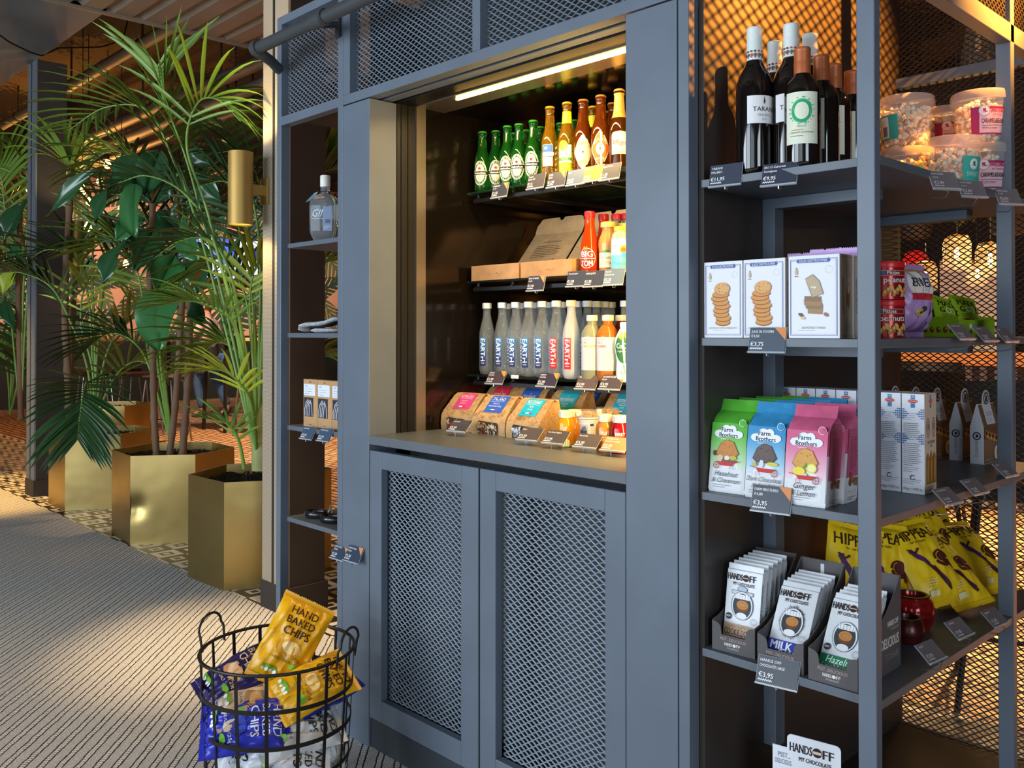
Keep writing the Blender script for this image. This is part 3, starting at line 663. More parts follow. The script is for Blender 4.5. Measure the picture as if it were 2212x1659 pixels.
# second shelf: open cardboard boxes, tomato and apple juice
CARD = '#b58a5e'
def open_box(label, x0, x1):
    w = x1-x0-.006; t = thing('cardboard_box', label, 'box', ((x0+x1)/2, 2.004, SJ), group='open cardboard snack boxes in the fridge')
    d, h, e = .20, .05, .003; m = M(CARD, .75, var=.12, scale=20)
    MB().box(-w/2,w/2,0,d,0,e).box(-w/2,w/2,0,e,e,h).box(-w/2,w/2,d-e,d,e,h).box(-w/2,-w/2+e,e,d-e,e,h).box(w/2-e,w/2,e,d-e,e,h).build('tray', m, t)
    a = Art(); r = random.Random(w)
    for k in range(7): a.text('t i i m s'.split()[k % 5], -w*.1+w*.085*k*.6, .018+r.uniform(-.003,.004), .006, '#6e4f2f')
    a.build(flatmap(0), 'front_print', t)
    lid = MB(); tilt = math.radians(40)
    def q(u, v): return (u, d + v*math.sin(tilt), h + v*math.cos(tilt))
    L = .165
    pts = [(-w/2,0),(w/2,0),(w/2,L),(-w/2,L)]
    lid.add([q(*p) for p in pts]+[(a_, b_+.003, c_) for a_, b_, c_ in (q(*p) for p in pts)], [(0,1,2,3),(7,6,5,4),(0,4,5,1),(1,5,6,2),(2,6,7,3),(3,7,4,0)])
    # tuck flap with rounded corners and a finger notch, bent a little upright
    fl = [(-w/2,0),(-w/2-.001,.012),(-w/2,.035)] + [(-w/2+.012+.02*(1-math.cos(k*PI/8)), .05+.012*math.sin(k*PI/8)) for k in range(5)] + [(-.016,.062)] + [(-.012*math.cos(k*PI/6), .062-.012*math.sin(k*PI/6)) for k in range(7)] + [(.016,.062)] + [(w/2-.012-.02*(1-math.cos(k*PI/8)), .05+.012*math.sin(k*PI/8)) for k in range(4,-1,-1)] + [(w/2,.035),(w/2,0)]
    o = q(0, L); f2 = [(u, o[1]+v*math.sin(.35), o[2]+v*math.cos(.35)) for u, v in fl]; n = len(f2)
    lid.add(f2+[(x,y+.003,z) for x,y,z in f2], [tuple(range(n)), tuple(range(n,2*n))[::-1]]+[(k,n+k,n+(k+1)%n,(k+1)%n) for k in range(n)])
    ld = lid.build('lid', M('#e6bd86', .75, var=.1, scale=20), t)  # lid card coloured lighter in place of strip light falling on it
    a = Art(); r = random.Random(5)
    for k in range(16): a.rect(*(lambda x,y:(x,y,x+.003,y+.004))(r.uniform(-w*.45,w*.42), r.uniform(.01,L-.01)), '#8b6338')
    a.lines(-w*.28,.10,w*.56,7,.0085,.0022,'#8f6a40',8); a.text('COOKED WITH LOVE', 0, .118, .006, '#8f6a40', w=w*.5)
    a.build(lambda u,v,o_: (u, d+v*math.sin(tilt)-o_*math.cos(tilt), h+v*math.cos(tilt)+o_*math.sin(tilt)), 'lid_print', ld)
    r = random.Random(int(w*1e5)); k = 0
    for xx in (-w*.24, w*.24):
        for yy in (.05,.10,.15):
            g = MB().grid(lambda u, v: (xx+(u-.5)*w*.44, yy+(v-.5)*.05, .030+.014*math.sin(u*PI)*math.sin(v*PI)+.003*math.sin(u*9+v*5+k)), 6, 5)
            o2 = g.build('snack_sachet', M('#4a3a2c' if k % 2 else '#5b4836', .35, metal=.3, var=.2, scale=40), t, smooth=True); k += 1
    MB().grid(lambda u, v: (-w*.25+u*w*.2, .02+v*.02, .047+.004*math.sin(u*7)), 5, 2).build('yellow_card', M('#e0b01c', .6), t)
    return t
open_box('open cardboard snack box at the left end of the juice shelf', -2.300, -2.066)
open_box('open cardboard snack box next to the tomato juice', -2.062, -1.835)
TOM = [(0,0),(.024,0),(.0275,.004),(.0278,.07),(.0265,.088),(.021,.115),(.016,.14),(.0145,.155),(.0145,.166),(.0155,.168),(.0155,.171),(.0135,.172),(.0135,.186)]
def tom_art():
    a = Art(); c = .048; a.ring(0,c,.027,.030,.0014,'#f2ece6',30)
    a.text('BIG', 0, c+.004, .017, '#f6f2ee', w=.036, squeeze='fill', bold=.0006).text('TOM', 0, c-.024, .017, '#f6f2ee', w=.036, squeeze='fill', bold=.0006).rect(-.026,c-.002,.026,c,'#f2ece6',6)
    a.poly([(-.013,c+.027),(-.008,c+.036),(-.003,c+.03),(.001,c+.037),(.002,c+.027)],'#5fae2e'); return a
tb = bottle('tomato juice bottle with a red cap and white round logo at the shelf front', 'juice bottles on the second fridge shelf', TOM, M('#d8390a',.12,trans=.25,var=0), '#a51d30', tom_art(), cap=.015, name='juice_bottle')
putY(tb, 1274, 2.035, SJ, 22)
putY(dup(tb, label='tomato juice bottle tucked behind the gold capped juice'), 1304, 2.115, SJ, 30)
cl = bottle('clear bottle with red cap in the back row of juices', 'juice bottles on the second fridge shelf', TOM, glassm('#e9e2d6',.85), '#b02038', None, cap=.015, name='juice_bottle')
putY(cl, 1332, 2.14, SJ, 0); putY(dup(cl), 1354, 2.15, SJ, 0)
APP = [(0,0),(.026,0),(.0275,.004),(.0275,.065),(.0295,.085),(.0285,.1),(.0215,.118),(.0175,.128),(.0185,.134),(.0185,.15)]
def app_art():
    a = Art(); a.rect(-.03,.018,.03,.062,'#f2e8cc',10).poly([(-.02,.062),(-.006,.069),(.006,.069),(.03,.045),(.03,.062)],'#3d8a45').text('ORCHARD', -.004, .043, .007, '#6d5a3c', w=.034).lines(-.022,.035,.036,3,.005,.0014,'#b5a27c',2)
    a.ell(.016,.030,.0065,.0058,'#cc2f2a',16).line([(.016,.035),(.017,.039)],.0012,'#3a2a1a'); return a
apb = bottle('stout juice bottle with a gold lid and a red apple label', 'juice bottles on the second fridge shelf', APP, M('#d9a468',.12,trans=.4,var=0), '#cdb766', app_art(), cap=.014, name='juice_bottle')
putY(apb, 1314, 2.05, SJ, 30); putY(dup(apb, label='stout gold lidded juice bottle close to the right post'), 1349, 2.11, SJ, 30)
def tea_art():
    a = Art(); a.rect(-.03,.012,.03,.098,'#f4f2ea',10).rect(-.03,.012,.03,.05,'#5fd4cf',10).ell(.012,.066,.014,.012,'#eeb13c',18).ell(.009,.064,.007,.008,'#c8662c',14).ell(.01,.05,.007,.009,'#45b7cd',14).text('Teatopia',0,.022,.008,'#3aa9a6',w=.04).ell(-.014,.075,.0035,.003,'#8cc24a',8); return a
TEA = [(0,0),(.027,0),(.029,.005),(.029,.09),(.025,.11),(.0165,.122),(.0165,.13)]
putY(bottle('squat bottle with a turquoise and white label at the right post', 'juice bottles on the second fridge shelf', TEA, M('#d9d2b8',.15,trans=.4,var=0), '#d9b23c', tea_art(), cap=.012, name='juice_bottle'), 1341, 2.03, SJ, 36)
# third shelf: water and juices
def water_art(c0, c1):
    a = Art(); x0, x1 = -.0112, .0112
    for k in range(8):
        f = k/7; c = [int(c0[i]+(c1[i]-c0[i])*f) for i in range(3)]; a.rect(x0,.030+.094*k/8,x1,.030+.094*(k+1)/8,hx(c),4)
    a.text('EARTH', -.0070, .120, .0150, '#f4f6f8', 'l', w=.074, rot=-PI/2, squeeze='fill', bold=.0006)
    a.text('WATER', 0, .037, .0040, '#e8ecf2', w=.013); return a
WAT = M('#d3e4ee', .04, alpha=.11, var=0, coat=.5); PETP = prof_scale(PET,.236,.0272)
G3 = 'water bottles on the third fridge shelf'
wb = bottle('clear water bottle with a blue label at the left end of the shelf', G3, PETP, WAT, '#c3d2de', water_art((30,40,96),(52,132,196)), cap=.017, name='water_bottle'); putY(wb, 1052, 2.032, SW, 16)
for px, lab in ((1085,'second blue label water bottle from the left'),(1114,'third blue label water bottle from the left'),(1142,'fourth blue label water bottle from the left'),(1171,'blue label water bottle beside the red label ones')):
    putY(dup(wb, label=lab), px, 2.032, SW, 17)
rb = bottle('clear water bottle with a red label beside the blue label ones', G3, PETP, WAT, '#d8d4d2', water_art((186,26,38),(222,60,66)), cap=.017, name='water_bottle'); putY(rb, 1202, 2.032, SW, 20)
rb2 = bottle('frosted water bottle with a red label beside the pale juice', G3, PETP, M('#dfe8ee',.3,alpha=.42,var=0), '#f0d9c2', water_art((186,26,38),(222,60,66)), cap=.017, name='water_bottle'); putY(rb2, 1234, 2.032, SW, 15)
for px, Y in ((1096,2.12),(1124,2.12),(1154,2.12),(1186,2.12),(1214,2.12),(1249,2.12),(1269,2.11),(1288,2.16),(1306,2.2),(1320,2.25),(1350,2.18)):
    putY(dup(wb, label='blue capped water bottle in the back row, only cap and neck in view'), px, Y, SW, 60)
JUI = [(0,0),(.03,0),(.033,.005),(.033,.125),(.031,.142),(.022,.158),(.015,.166),(.0145,.178),(.0145,.19)]
def jui_art(col, word):
    a = Art(); a.rect(-.045,.03,.045,.128,'#cbccd0',14)
    for i, l in enumerate(('VITA','MIN')): a.text(l, -.030, .117-.009*i, .0062, '#8f949c', 'l')
    a.text(word, -.030, .098, .0072, col, 'l', bold=.0003); a.lines(-.03,.086,.05,7,.007,.0014,'#c4c4c8',6)
    for k in range(9): a.rect(.032,.04+.0045*k,.043,.042+.0045*k,'#4c4c50')
    return a
jb = bottle('pale juice bottle with a white label and yellow print', 'juice bottles on the third fridge shelf', JUI, M('#c9cfae',.1,trans=.6,var=0), '#cfd4d2', jui_art('#d8b33c','BALANCE'), cap=.016, name='juice_bottle'); putY(jb, 1279, 2.03, SW, 48)
jo = bottle('orange juice bottle with a white label and red print', 'juice bottles on the third fridge shelf', JUI, M('#e08434',.1,trans=.45,var=0), '#ead9cd', jui_art('#d03a4c','CARE'), cap=.016, name='juice_bottle'); putY(jo, 1313, 2.0355, SW, 40)
jd = bottle('dark red drink bottle behind the coconut water', 'juice bottles on the third fridge shelf', JUI, M('#5e1c12',.1,trans=.4,var=0), '#d6d6d8', None, cap=.016, name='juice_bottle'); putY(jd, 1342, 2.09, SW, 0)
COC = [(0,0),(.024,0),(.027,.006),(.024,.06),(.030,.10),(.028,.125),(.016,.150),(.012,.156),(.012,.168)]
def coc_art():
    a = Art(); a.ell(0,.095,.030,.042,'#2f6d42',24).ell(0,.132,.016,.012,'#c6b84a',16).text('CoCo', -.002,.096,.015,'#f4f6f2',w=.04,bold=.0005).text('organic water',0,.086,.005,'#e6efe2').text('ch',0,.022,.016,'#4f9a83').line([(0,.05),(.002,.038)],.003,'#3e8f72').ell(.022,.07,.005,.007,'#4bb4da',12); return a
putY(bottle('white and green coconut water bottle at the right post', 'juice bottles on the third fridge shelf', COC, M('#e6efe6',.3,var=0), '#e8ecea', coc_art(), cap=.014, name='juice_bottle'), 1350, 2.03, SW, 30)
# worktop: kraft sandwich bags, juices, granola cups
KRAFT = NT('printed_kraft', .8)
_v = KRAFT.t.nodes.new('ShaderNodeTexVoronoi'); _v.inputs['Scale'].default_value = 120; _v.feature = 'DISTANCE_TO_EDGE'; KRAFT.t.links.new(KRAFT.P, _v.inputs['Vector'])
KRAFT = KRAFT.done(KRAFT.mix(KRAFT('MULTIPLY', KRAFT('LESS_THAN', _v.outputs[0], .05), KRAFT('GREATER_THAN', KRAFT.noise(38, 2), .5)), '#c79f6c', '#94744e'))
def kraft_bag(label, loc, rz, col, col2, title, sub, group, window=True):
    sc = .93 if window else 1.06
    t = thing('sandwich_bag', label, 'paper bag', loc, math.radians(rz), group)
    w, d, h = .146, .10, .128*sc; secs = []
    r = random.Random(int(loc[0]*1e4)+int(loc[1]*1e3))
    for z, yf, yb, ww in ((0,0,d,1),(.02,-.002,d+.002,1.0),(.048,.001,d,1.0),(.062,.008,d-.002,.985),(.095*sc,.034,d-.008,.95),(.120*sc,.056,d-.012,.92),(h,.070,d-.012,.91),(h-.008,.084,d-.004,.905)):
        hw = w*ww/2; secs.append([(-hw,yf,z),(-hw*.5,yf-.0012*math.sin(z*60),z),(0,yf-.001,z),(hw*.5,yf+.0012*math.sin(z*70),z),(hw,yf,z),(hw-.012*(z/h),(yf+yb)/2,z),(hw,yb,z),(0,yb,z),(-hw,yb,z),(-hw+.012*(z/h),(yf+yb)/2,z)])
    MB().loft(secs).build('bag', KRAFT, t, smooth=True, ang=30)
    zs = (0,.02,.048,.062,.095*sc,.120*sc,h); ys = (0,-.002,.001,.008,.034,.056,.070)
    def mp(u, v, o):
        v = max(0, min(h, v))
        for i in range(6):
            if zs[i] <= v <= zs[i+1]: y = ys[i]+(ys[i+1]-ys[i])*(v-zs[i])/(zs[i+1]-zs[i]); break
        return (u, y-.0022-o, v+o*.7)
    a = Art(); a.rect(-w*.24,.070,w*.27,h-.001,col,4,8).text(title, 0, .105, .0085, '#f4ece8', w=w*.4, bold=.00015).rect(-w*.2,.1015,w*.2,.1022,'#f4ece8',4)
    a.text(sub[0], 0, .0935, .0042, '#f4ece8').text(sub[1], 0, .086, .0042, '#f4ece8', w=w*.4)
    a.rect(-w*.17,.076,-w*.06,.079,'#2f9a5c').rect(-w*.06,.076,w*.05,.079,'#f2f2f2').rect(w*.05,.076,w*.14,.079,'#d23a4a'); a.line([(0,.114),(.004,.121),(.008,.114)],.0008,'#f4ece8')
    for k in range(26): a.text(r.choice(['*','o','~','&','%','@','+','w']), r.uniform(-w*.45,w*.42), r.uniform(.05,.068), r.uniform(.004,.008), '#86673f', rot=r.uniform(-1,1))
    for k in range(24): a.text(r.choice(['*','o','~','&','%','w']), r.choice([r.uniform(-w*.46,-w*.28), r.uniform(.3*w,.44*w)]), r.uniform(.066,.122), r.uniform(.004,.007), '#86673f', rot=r.uniform(-1,1))
    a.build(mp, 'label', t)
    if window:
        b = Art(); b.poly([(-w*.3,.002),(w*.3,.002),(w*.3,.034),(w*.26,.04),(-w*.26,.043),(-w*.3,.036)], '#4f3d30')
        for k in range(60): b.ell(r.uniform(-w*.27,w*.27), r.uniform(.006,.034), r.uniform(.003,.008), r.uniform(.002,.005), r.choice(col2), 8, rot=r.uniform(0,3))
        b.build(mp, 'window', t, rough=.2)
    return t
BG = 'kraft sandwich bags on the worktop'
SAL = ['#b9ad98','#8d8b78','#c7bca4','#a04a34','#7d3b2c','#6c7053','#d6ccb8']
PINK, BLUE, TURQ, PURP = '#d9468c', '#2f63c9', '#22b4d4', '#9a3f96'
kraft_bag('pink label kraft sandwich bag at the front left corner of the worktop', (-2.252,1.90,.9652), 3, PINK, SAL, 'ROMA·SRA', ('INSALATA','DI POLLO'), BG)
kraft_bag('blue label kraft bag in the front row between pink and turquoise ones', (-2.090,1.893,.9652), 3, BLUE, SAL, 'ITALIANO', ('INSALATA','POMODORO MOZZ'), BG)
kraft_bag('turquoise label kraft bag in the front row beside the orange juice', (-1.930,1.886,.9652), -2, TURQ, ['#c9ced4','#8f979f','#e3e6ea','#6f7780'], 'MEDITERRANEO', ('PASTA','SALATA'), BG)
for x, y, c, ti, lab in ((-2.28,2.025,'#e03a5e','ROMA·SRA','red pink label kraft bag right behind the front pink one'), (-2.29,2.16,'#e8355a','ROMA·SRA','red pink label kraft bag, last of the pink column'),
    (-2.11,2.025,BLUE,'ITALIANO','blue label kraft bag second in its column'), (-2.0,2.20,BLUE,'ITALIANO','blue label kraft bag behind the turquoise ones'), (-1.98,2.335,'#2749b4','ITALIANO','darker blue label kraft bag second to last at the back'),
    (-1.935,2.02,'#28b0c4','MEDITERRANEO','turquoise label kraft bag second in its column'), (-1.775,2.11,'#20a8d0','MEDITERRANEO','turquoise label kraft bag behind the orange juice bottles'),
    (-1.845,2.27,'#1d93b8','MEDITERRANEO','darker turquoise label kraft bag in the fourth row'), (-1.775,2.40,'#1a9fd6','MEDITERRANEO','turquoise label kraft bag under the shelf at the back'),
    (-2.08,2.455,PURP,'ROMA·SRA','purple label kraft bag at the back left'), (-1.60,2.22,'#18a6dc','MEDITERRANEO','turquoise label kraft bag behind the granola cups')):
    kraft_bag(lab, (max(x,-2.25), y+.03, .9652), 2, c, SAL, ti, ('INSALATA','MISTA'), BG, window=False)
SMO = [(0,0),(.021,0),(.0235,.004),(.024,.04),(.0245,.055),(.022,.068),(.0165,.076),(.016,.088),(.0155,.09)]
def smo(label, px, Y, col, word, badge=None, cap='#e6d9c2', tr=.25):
    a = Art(); a.text(word, 0, .048, .009, '#f6f2ea', w=.026, bold=.0003).lines(-.012,.040,.024,3,.004,.0012,'#f0e8dc',3)
    if badge: a.ell(.002,.012,.0125,.0125,'#eef3dc',18).ell(.002,.012,.011,.011,badge,18).text('BIO',.002,.009,.006,'#eef3dc')
    b = bottle(label, 'small juice bottles on the worktop', prof_scale(SMO,.098,.0255), M(col,.12,trans=tr,var=0), cap, a, cap=.018, name='juice_bottle')
    p = on(1, px, 960, Y); b.location = (p.x, Y, .9652); b.rotation_euler = (0,0,math.radians(38)); return b
smo('small orange juice bottle with a green badge on the worktop', 1222, 1.865, '#f0a012', 'JE', '#7ab52e')
smo('small orange juice bottle behind the badge bottle', 1241, 1.905, '#ea8c10', 'JE')
smo('small amber juice bottle in front of the granola cup', 1307, 1.86, '#d98c3e', 'FRUIT', tr=.4)
smo('small dark red juice bottle beside the right post', 1340, 1.865, '#8c1020', 'BERRY', cap='#ecd2cc', tr=.15)
def cup(label, px, Y, y=935):
    p = on(1, px, y, Y); t = thing('granola_cup', label, 'cup', (p.x, Y, .9652), math.radians(38), 'granola cups on the worktop')
    pr = [(.027,0),(.0275,.002),(.034,.075),(.0365,.078),(.0365,.082)]
    MB().lathe([(0,0)]+pr+[(.034,.0815),(.033,.079),(0,.079)], 30).build('cup', M('#d9dee6', .35, var=0), t, smooth=True, ang=30)
    a = Art(); a.rect(-.028,.018,.014,.066,'#e9ecf0',6).rect(-.024,.022,.006,.062,'#c4cede',6).rect(-.020,.024,.002,.046,'#4f5d82',5).poly([(-.017,.046),(-.013,.055),(-.003,.058),(.001,.048)],'#707fa0').rect(.012,.058,.024,.064,'#3a3f9a').rect(-.033,.02,-.031,.06,'#52b79a'); a.build(profmap([(0,0)]+pr), 'label', t, cut=.007)
    r = random.Random(px); mb = MB()
    for k in range(90):
        a_, rr = r.uniform(0,2*PI), .030*math.sqrt(r.random()); x, yy, s = rr*math.cos(a_), rr*math.sin(a_), r.uniform(.0025,.005); zc = .085+r.uniform(0,.012)*(1-(rr/.034)**2)
        mb.xf = Matrix.Translation((x,yy,zc)) @ Euler((r.uniform(0,3),r.uniform(0,3),0)).to_matrix().to_4x4(); mb.box(-s,s,-s*.7,s*.7,-s*.6,s*.6)
    mb.xf = None; o = mb.build('granola', M('#b77f36', .7, var=.3, scale=120), t); o['kind'] = 'stuff'
    MB().lathe([(.0365,.0822),(.036,.094),(.0335,.101),(0,.102)], 30, cap=False).build('dome_lid', M('#f2f4f2', .05, alpha=.16, var=0), t, smooth=True)
    MB().box(-.030,-.014,-.028,-.012,.0835,.098).build('lid_tub', M('#eceae6', .4), t, bev=.003)
cup('white granola cup with a blue jar print behind the worktop tags', 1268, 1.93)
cup('granola cup set back beside the right post', 1312, 2.03, 915)
# ------------------------------------------------------------------ corner shelving: wine, biscuits, chocolate, popcorn
S1, S2, S3, S4 = (z + .0003 for z in RZ)
WINE = [(0,0),(.034,0),(.0375,.004),(.0380,.02),(.0382,.175),(.0375,.19),(.032,.21),(.0215,.228),(.0162,.24),(.0150,.262),(.0150,.310)]
def wine(label, group, pr, capz, capcol, art, x, y, rz, capart=None):
    t = thing('wine_bottle', label, 'bottle', (x, y, S1), math.radians(rz), group)
    MB().lathe(pr, 32).build('glass', M('#120d0c', .06, var=0, coat=.6), t, smooth=True, ang=60)
    H = pr[-1][1]; r = pr[-1][0]
    c = [(r+.0012,capz),(r+.0012,H-.03)]+[(r+.0012-(.0006 if k % 2 else 0), H-.03+.003*k) for k in range(1,9)]+[(r+.0012,H-.002),(r,H),(0,H)]
    MB().lathe(c, 28).build('cap', M(capcol, .38, metal=.2 if capcol != '#dfe6e2' else 0, var=0), t, smooth=True, ang=50)
    art.build(profmap(pr), 'label', t, cut=.008)
    if capart: capart.build(cylmap(r+.0014), 'cap_print', t)
    return t
def mal_art():
    a = Art(); a.rect(-.036,.105,.036,.163,'#e8e8ea',12); a.text('TARANI', 0, .13, .0095, '#34302e', w=.05, bold=.0001).text('MALBEC', 0, .1195, .0052, '#8a8684').text('2016', 0, .111, .004, '#a9a6a4')
    a.ell(0,.151,.0018,.006,'#4a1a1c',12).ell(0,.1585,.0012,.0014,'#4a1a1c',8); return a
def cap_art(cols):
    a = Art(); r = random.Random(2)
    for k in range(13):
        u = -.046+.0075*k; a.rect(u,.248,u+.002,.258,r.choice(cols)); a.ell(u+.001,.262,.0022,.0022,r.choice(cols),8); a.ell(u+.004,.254,.0015,.003,r.choice(cols),8)
    return a
GM = 'white capped red wine bottles on the top corner shelf'; GB2 = 'copper capped wine bottles on the top corner shelf'
PRT = prof_scale(WINE, .315, .0385)
for x, y, rz, lab in ((-1.027,1.692,62,'tall white capped red wine bottle at the front left with its label turned right'),(-.962,1.728,30,'tall white capped red wine bottle behind the green ring label'),
    (-1.045,1.806,40,'white capped red wine bottle in the back left, mostly neck in view'),(-.966,1.815,40,'white capped red wine bottle furthest back, right of its pair')):
    wine(lab, GM, PRT, .243, '#dfe6e2', mal_art(), x, y, rz, cap_art(['#3a3230','#8a3a3a','#b4553c','#56504c']))
def bio_art():
    a = Art(); a.rect(-.034,.046,.034,.150,'#e4e8d2',12); r = random.Random(3); c = .112
    a.ring(0,c,.0205,.0235,.0062,'#2fa56a',30); a.ring(.0008,c-.0005,.0215,.0245,.002,'#49b982',30,.4,5.2)
    for k in range(18): an = r.uniform(0,2*PI); a.ell(.024*math.cos(an), c+.027*math.sin(an), r.uniform(.0006,.0018), r.uniform(.0006,.0018), '#2fa56a', 7)
    a.text('BIO·O', 0, .079, .0042, '#9a9c88').lines(-.02,.073,.04,1,.005,.0016,'#c8a36a',2); a.text('CABERNET SAUVIGNON', 0, .067, .0032, '#6d705c', w=.046).lines(-.022,.061,.045,1,.004,.0012,'#8a8c78',1); return a
PRB = prof_scale([(0,0),(.034,0),(.037,.004),(.0372,.02),(.0372,.150),(.0365,.160),(.031,.174),(.0215,.186),(.0165,.193),(.0162,.245)], .246, .0355)
for x, y, rz, lab in ((-.915,1.688,26,'copper capped wine bottle in front showing a green ring on its label'),(-.914,1.765,-18,'copper capped wine bottle second in its row'),(-.925,1.842,8,'copper capped wine bottle third in its row'),(-.921,1.918,-18,'copper capped wine bottle last in its row')):
    wine(lab, GB2, PRB, .19, '#b8653a', bio_art(), x, y, rz)
# popcorn tubs
def popcorn(label, x, y, lvl, rz, kind):
    h, r0, r1 = .128, .054, .0645; t = thing('popcorn_tub', label, 'tub', (x, y, S1+lvl*.1305), math.radians(rz), 'popcorn tubs on the top corner shelf')
    pr = [(r0-.003,0),(r0,.004),(r1,h-.022)]
    MB().lathe([(0,0)]+pr, 32, cap=False).build('tub', M('#f4f1ee', .08, alpha=.22, var=0), t, smooth=True)
    MB().lathe([(r1-.001,h-.024),(r1+.0035,h-.023),(r1+.0035,h-.016),(r1+.002,h-.003),(r1,h),(r1-.004,h-.002),(0,h-.004)], 32, cap=False).build('lid', M('#efe6e4', .15, alpha=.34, var=0), t, smooth=True, ang=30)
    r = random.Random(int(x*1e4+y*1e3+lvl)); mb = MB(); bm = bmesh.new(); bmesh.ops.create_icosphere(bm, subdivisions=1, radius=1); iv = [v.co.copy() for v in bm.verts]; fi = [tuple(v.index for v in f.verts) for f in bm.faces]; bm.free()
    mi = []
    for k in range(420):
        z = r.uniform(.008, h-.034); a = r.uniform(0,2*PI); rm = r0+(r1-r0)*z/(h-.022)-.008
        rr = rm*(r.uniform(.86,1) if k < 360 else math.sqrt(r.random())); z = z if k < 360 else h-.036+r.uniform(-.004,.008); s = r.uniform(.0055,.0085)
        c = Vector((rr*math.cos(a), rr*math.sin(a), z)); q = Euler((r.uniform(0,6),r.uniform(0,6),0)).to_matrix()
        mb.add([c+(q@Vector((v.x*s*r.uniform(.7,1.15), v.y*s*r.uniform(.7,1.1), v.z*s*.8))) for v in iv], fi, 1 if r.random() < .14 else 0)
    o = mb.build('popcorn', [M('#f2e8cf', .8, var=.05, scale=60), M('#c08a3c', .7, var=.2, scale=90)], t, smooth=True); o['kind'] = 'stuff'
    a = Art(); f = profmap([(0,0)]+pr)
    if kind == 'pink':
        a.rect(-.046,.020,.046,.082,'#efc3cf',14).rect(-.05,.020,-.030,.082,'#a82a62',6).rect(-.05,.078,.048,.083,'#a82a62',14).rect(-.05,.018,.048,.021,'#a82a62',14)
        a.ell(-.019,.074,.013,.013,'#f4f0f2',20).ring(-.019,.074,.013,.013,.0012,'#c98aa2',20).poly([(-.028,.070),(-.010,.073),(-.012,.070)],'#b53a68').rect(-.022,.072,-.015,.079,'#b53a68')
        a.text('SWEETDREAMS', .020, .069, .0095, '#c22a60', w=.05, bold=.0002).text('are made of', .018, .061, .006, '#d0527c', w=.034).text('CARAMEL&SEASALT', .008, .044, .0105, '#3a2a34', w=.066, bold=.0001).lines(-.024,.037,.066,2,.005,.0016,'#8f6a7c',2).lines(-.024,.029,.066,1,.005,.0012,'#b58a9c',3)
    elif kind == 'teal':
        a.rect(-.030,.020,.030,.080,'#45b5a8',10).rect(-.026,.024,.004,.076,'#f2f2ee',6)
        for k in range(16): a.rect(-.018+.0012*k,.028,-.0174+.0012*k,.052,'#2a2a2a')
        a.lines(-.022,.066,.022,3,.006,.0014,'#8a8a8a',4)
    else:
        a.rect(-.030,.020,.030,.078,'#45b5a8',10).ell(.0,.060,.0135,.0135,'#eef2f0',20).ring(0,.060,.0135,.0135,.0012,'#7cc2b8',20).poly([(-.009,.056),(.009,.059),(.007,.056)],'#2f7f77').rect(-.003,.058,.004,.066,'#2f7f77').text('SWEET',0,.032,.010,'#d9efe9',w=.04)
    a.build(f, 'label', t, base=.0012, cut=.01); return t
popcorn('popcorn tub at the bottom left, teal round logo label peeking over the shelf edge', -.958, 2.289, 0, 35, 'logo')
popcorn('large popcorn tub at the upper left with a teal barcode label', -.958, 2.289, 1, -22, 'teal')
popcorn('popcorn tub in front with a teal strip label at its right side', -.829, 2.238, 0, 70, 'logo')
popcorn('popcorn tub with a pink label at the lower right by the rear post', -.813, 2.378, 0, 42, 'pink')
popcorn('popcorn tub with a pink label stacked at the upper right', -.813, 2.378, 1, 44, 'pink')
popcorn('popcorn tub hidden low at the back, its stack mate shows pink', -.933, 2.485, 0, 30, 'pink')
popcorn('popcorn tub with a pink label seen between the two top tubs', -.933, 2.485, 1, 38, 'pink')
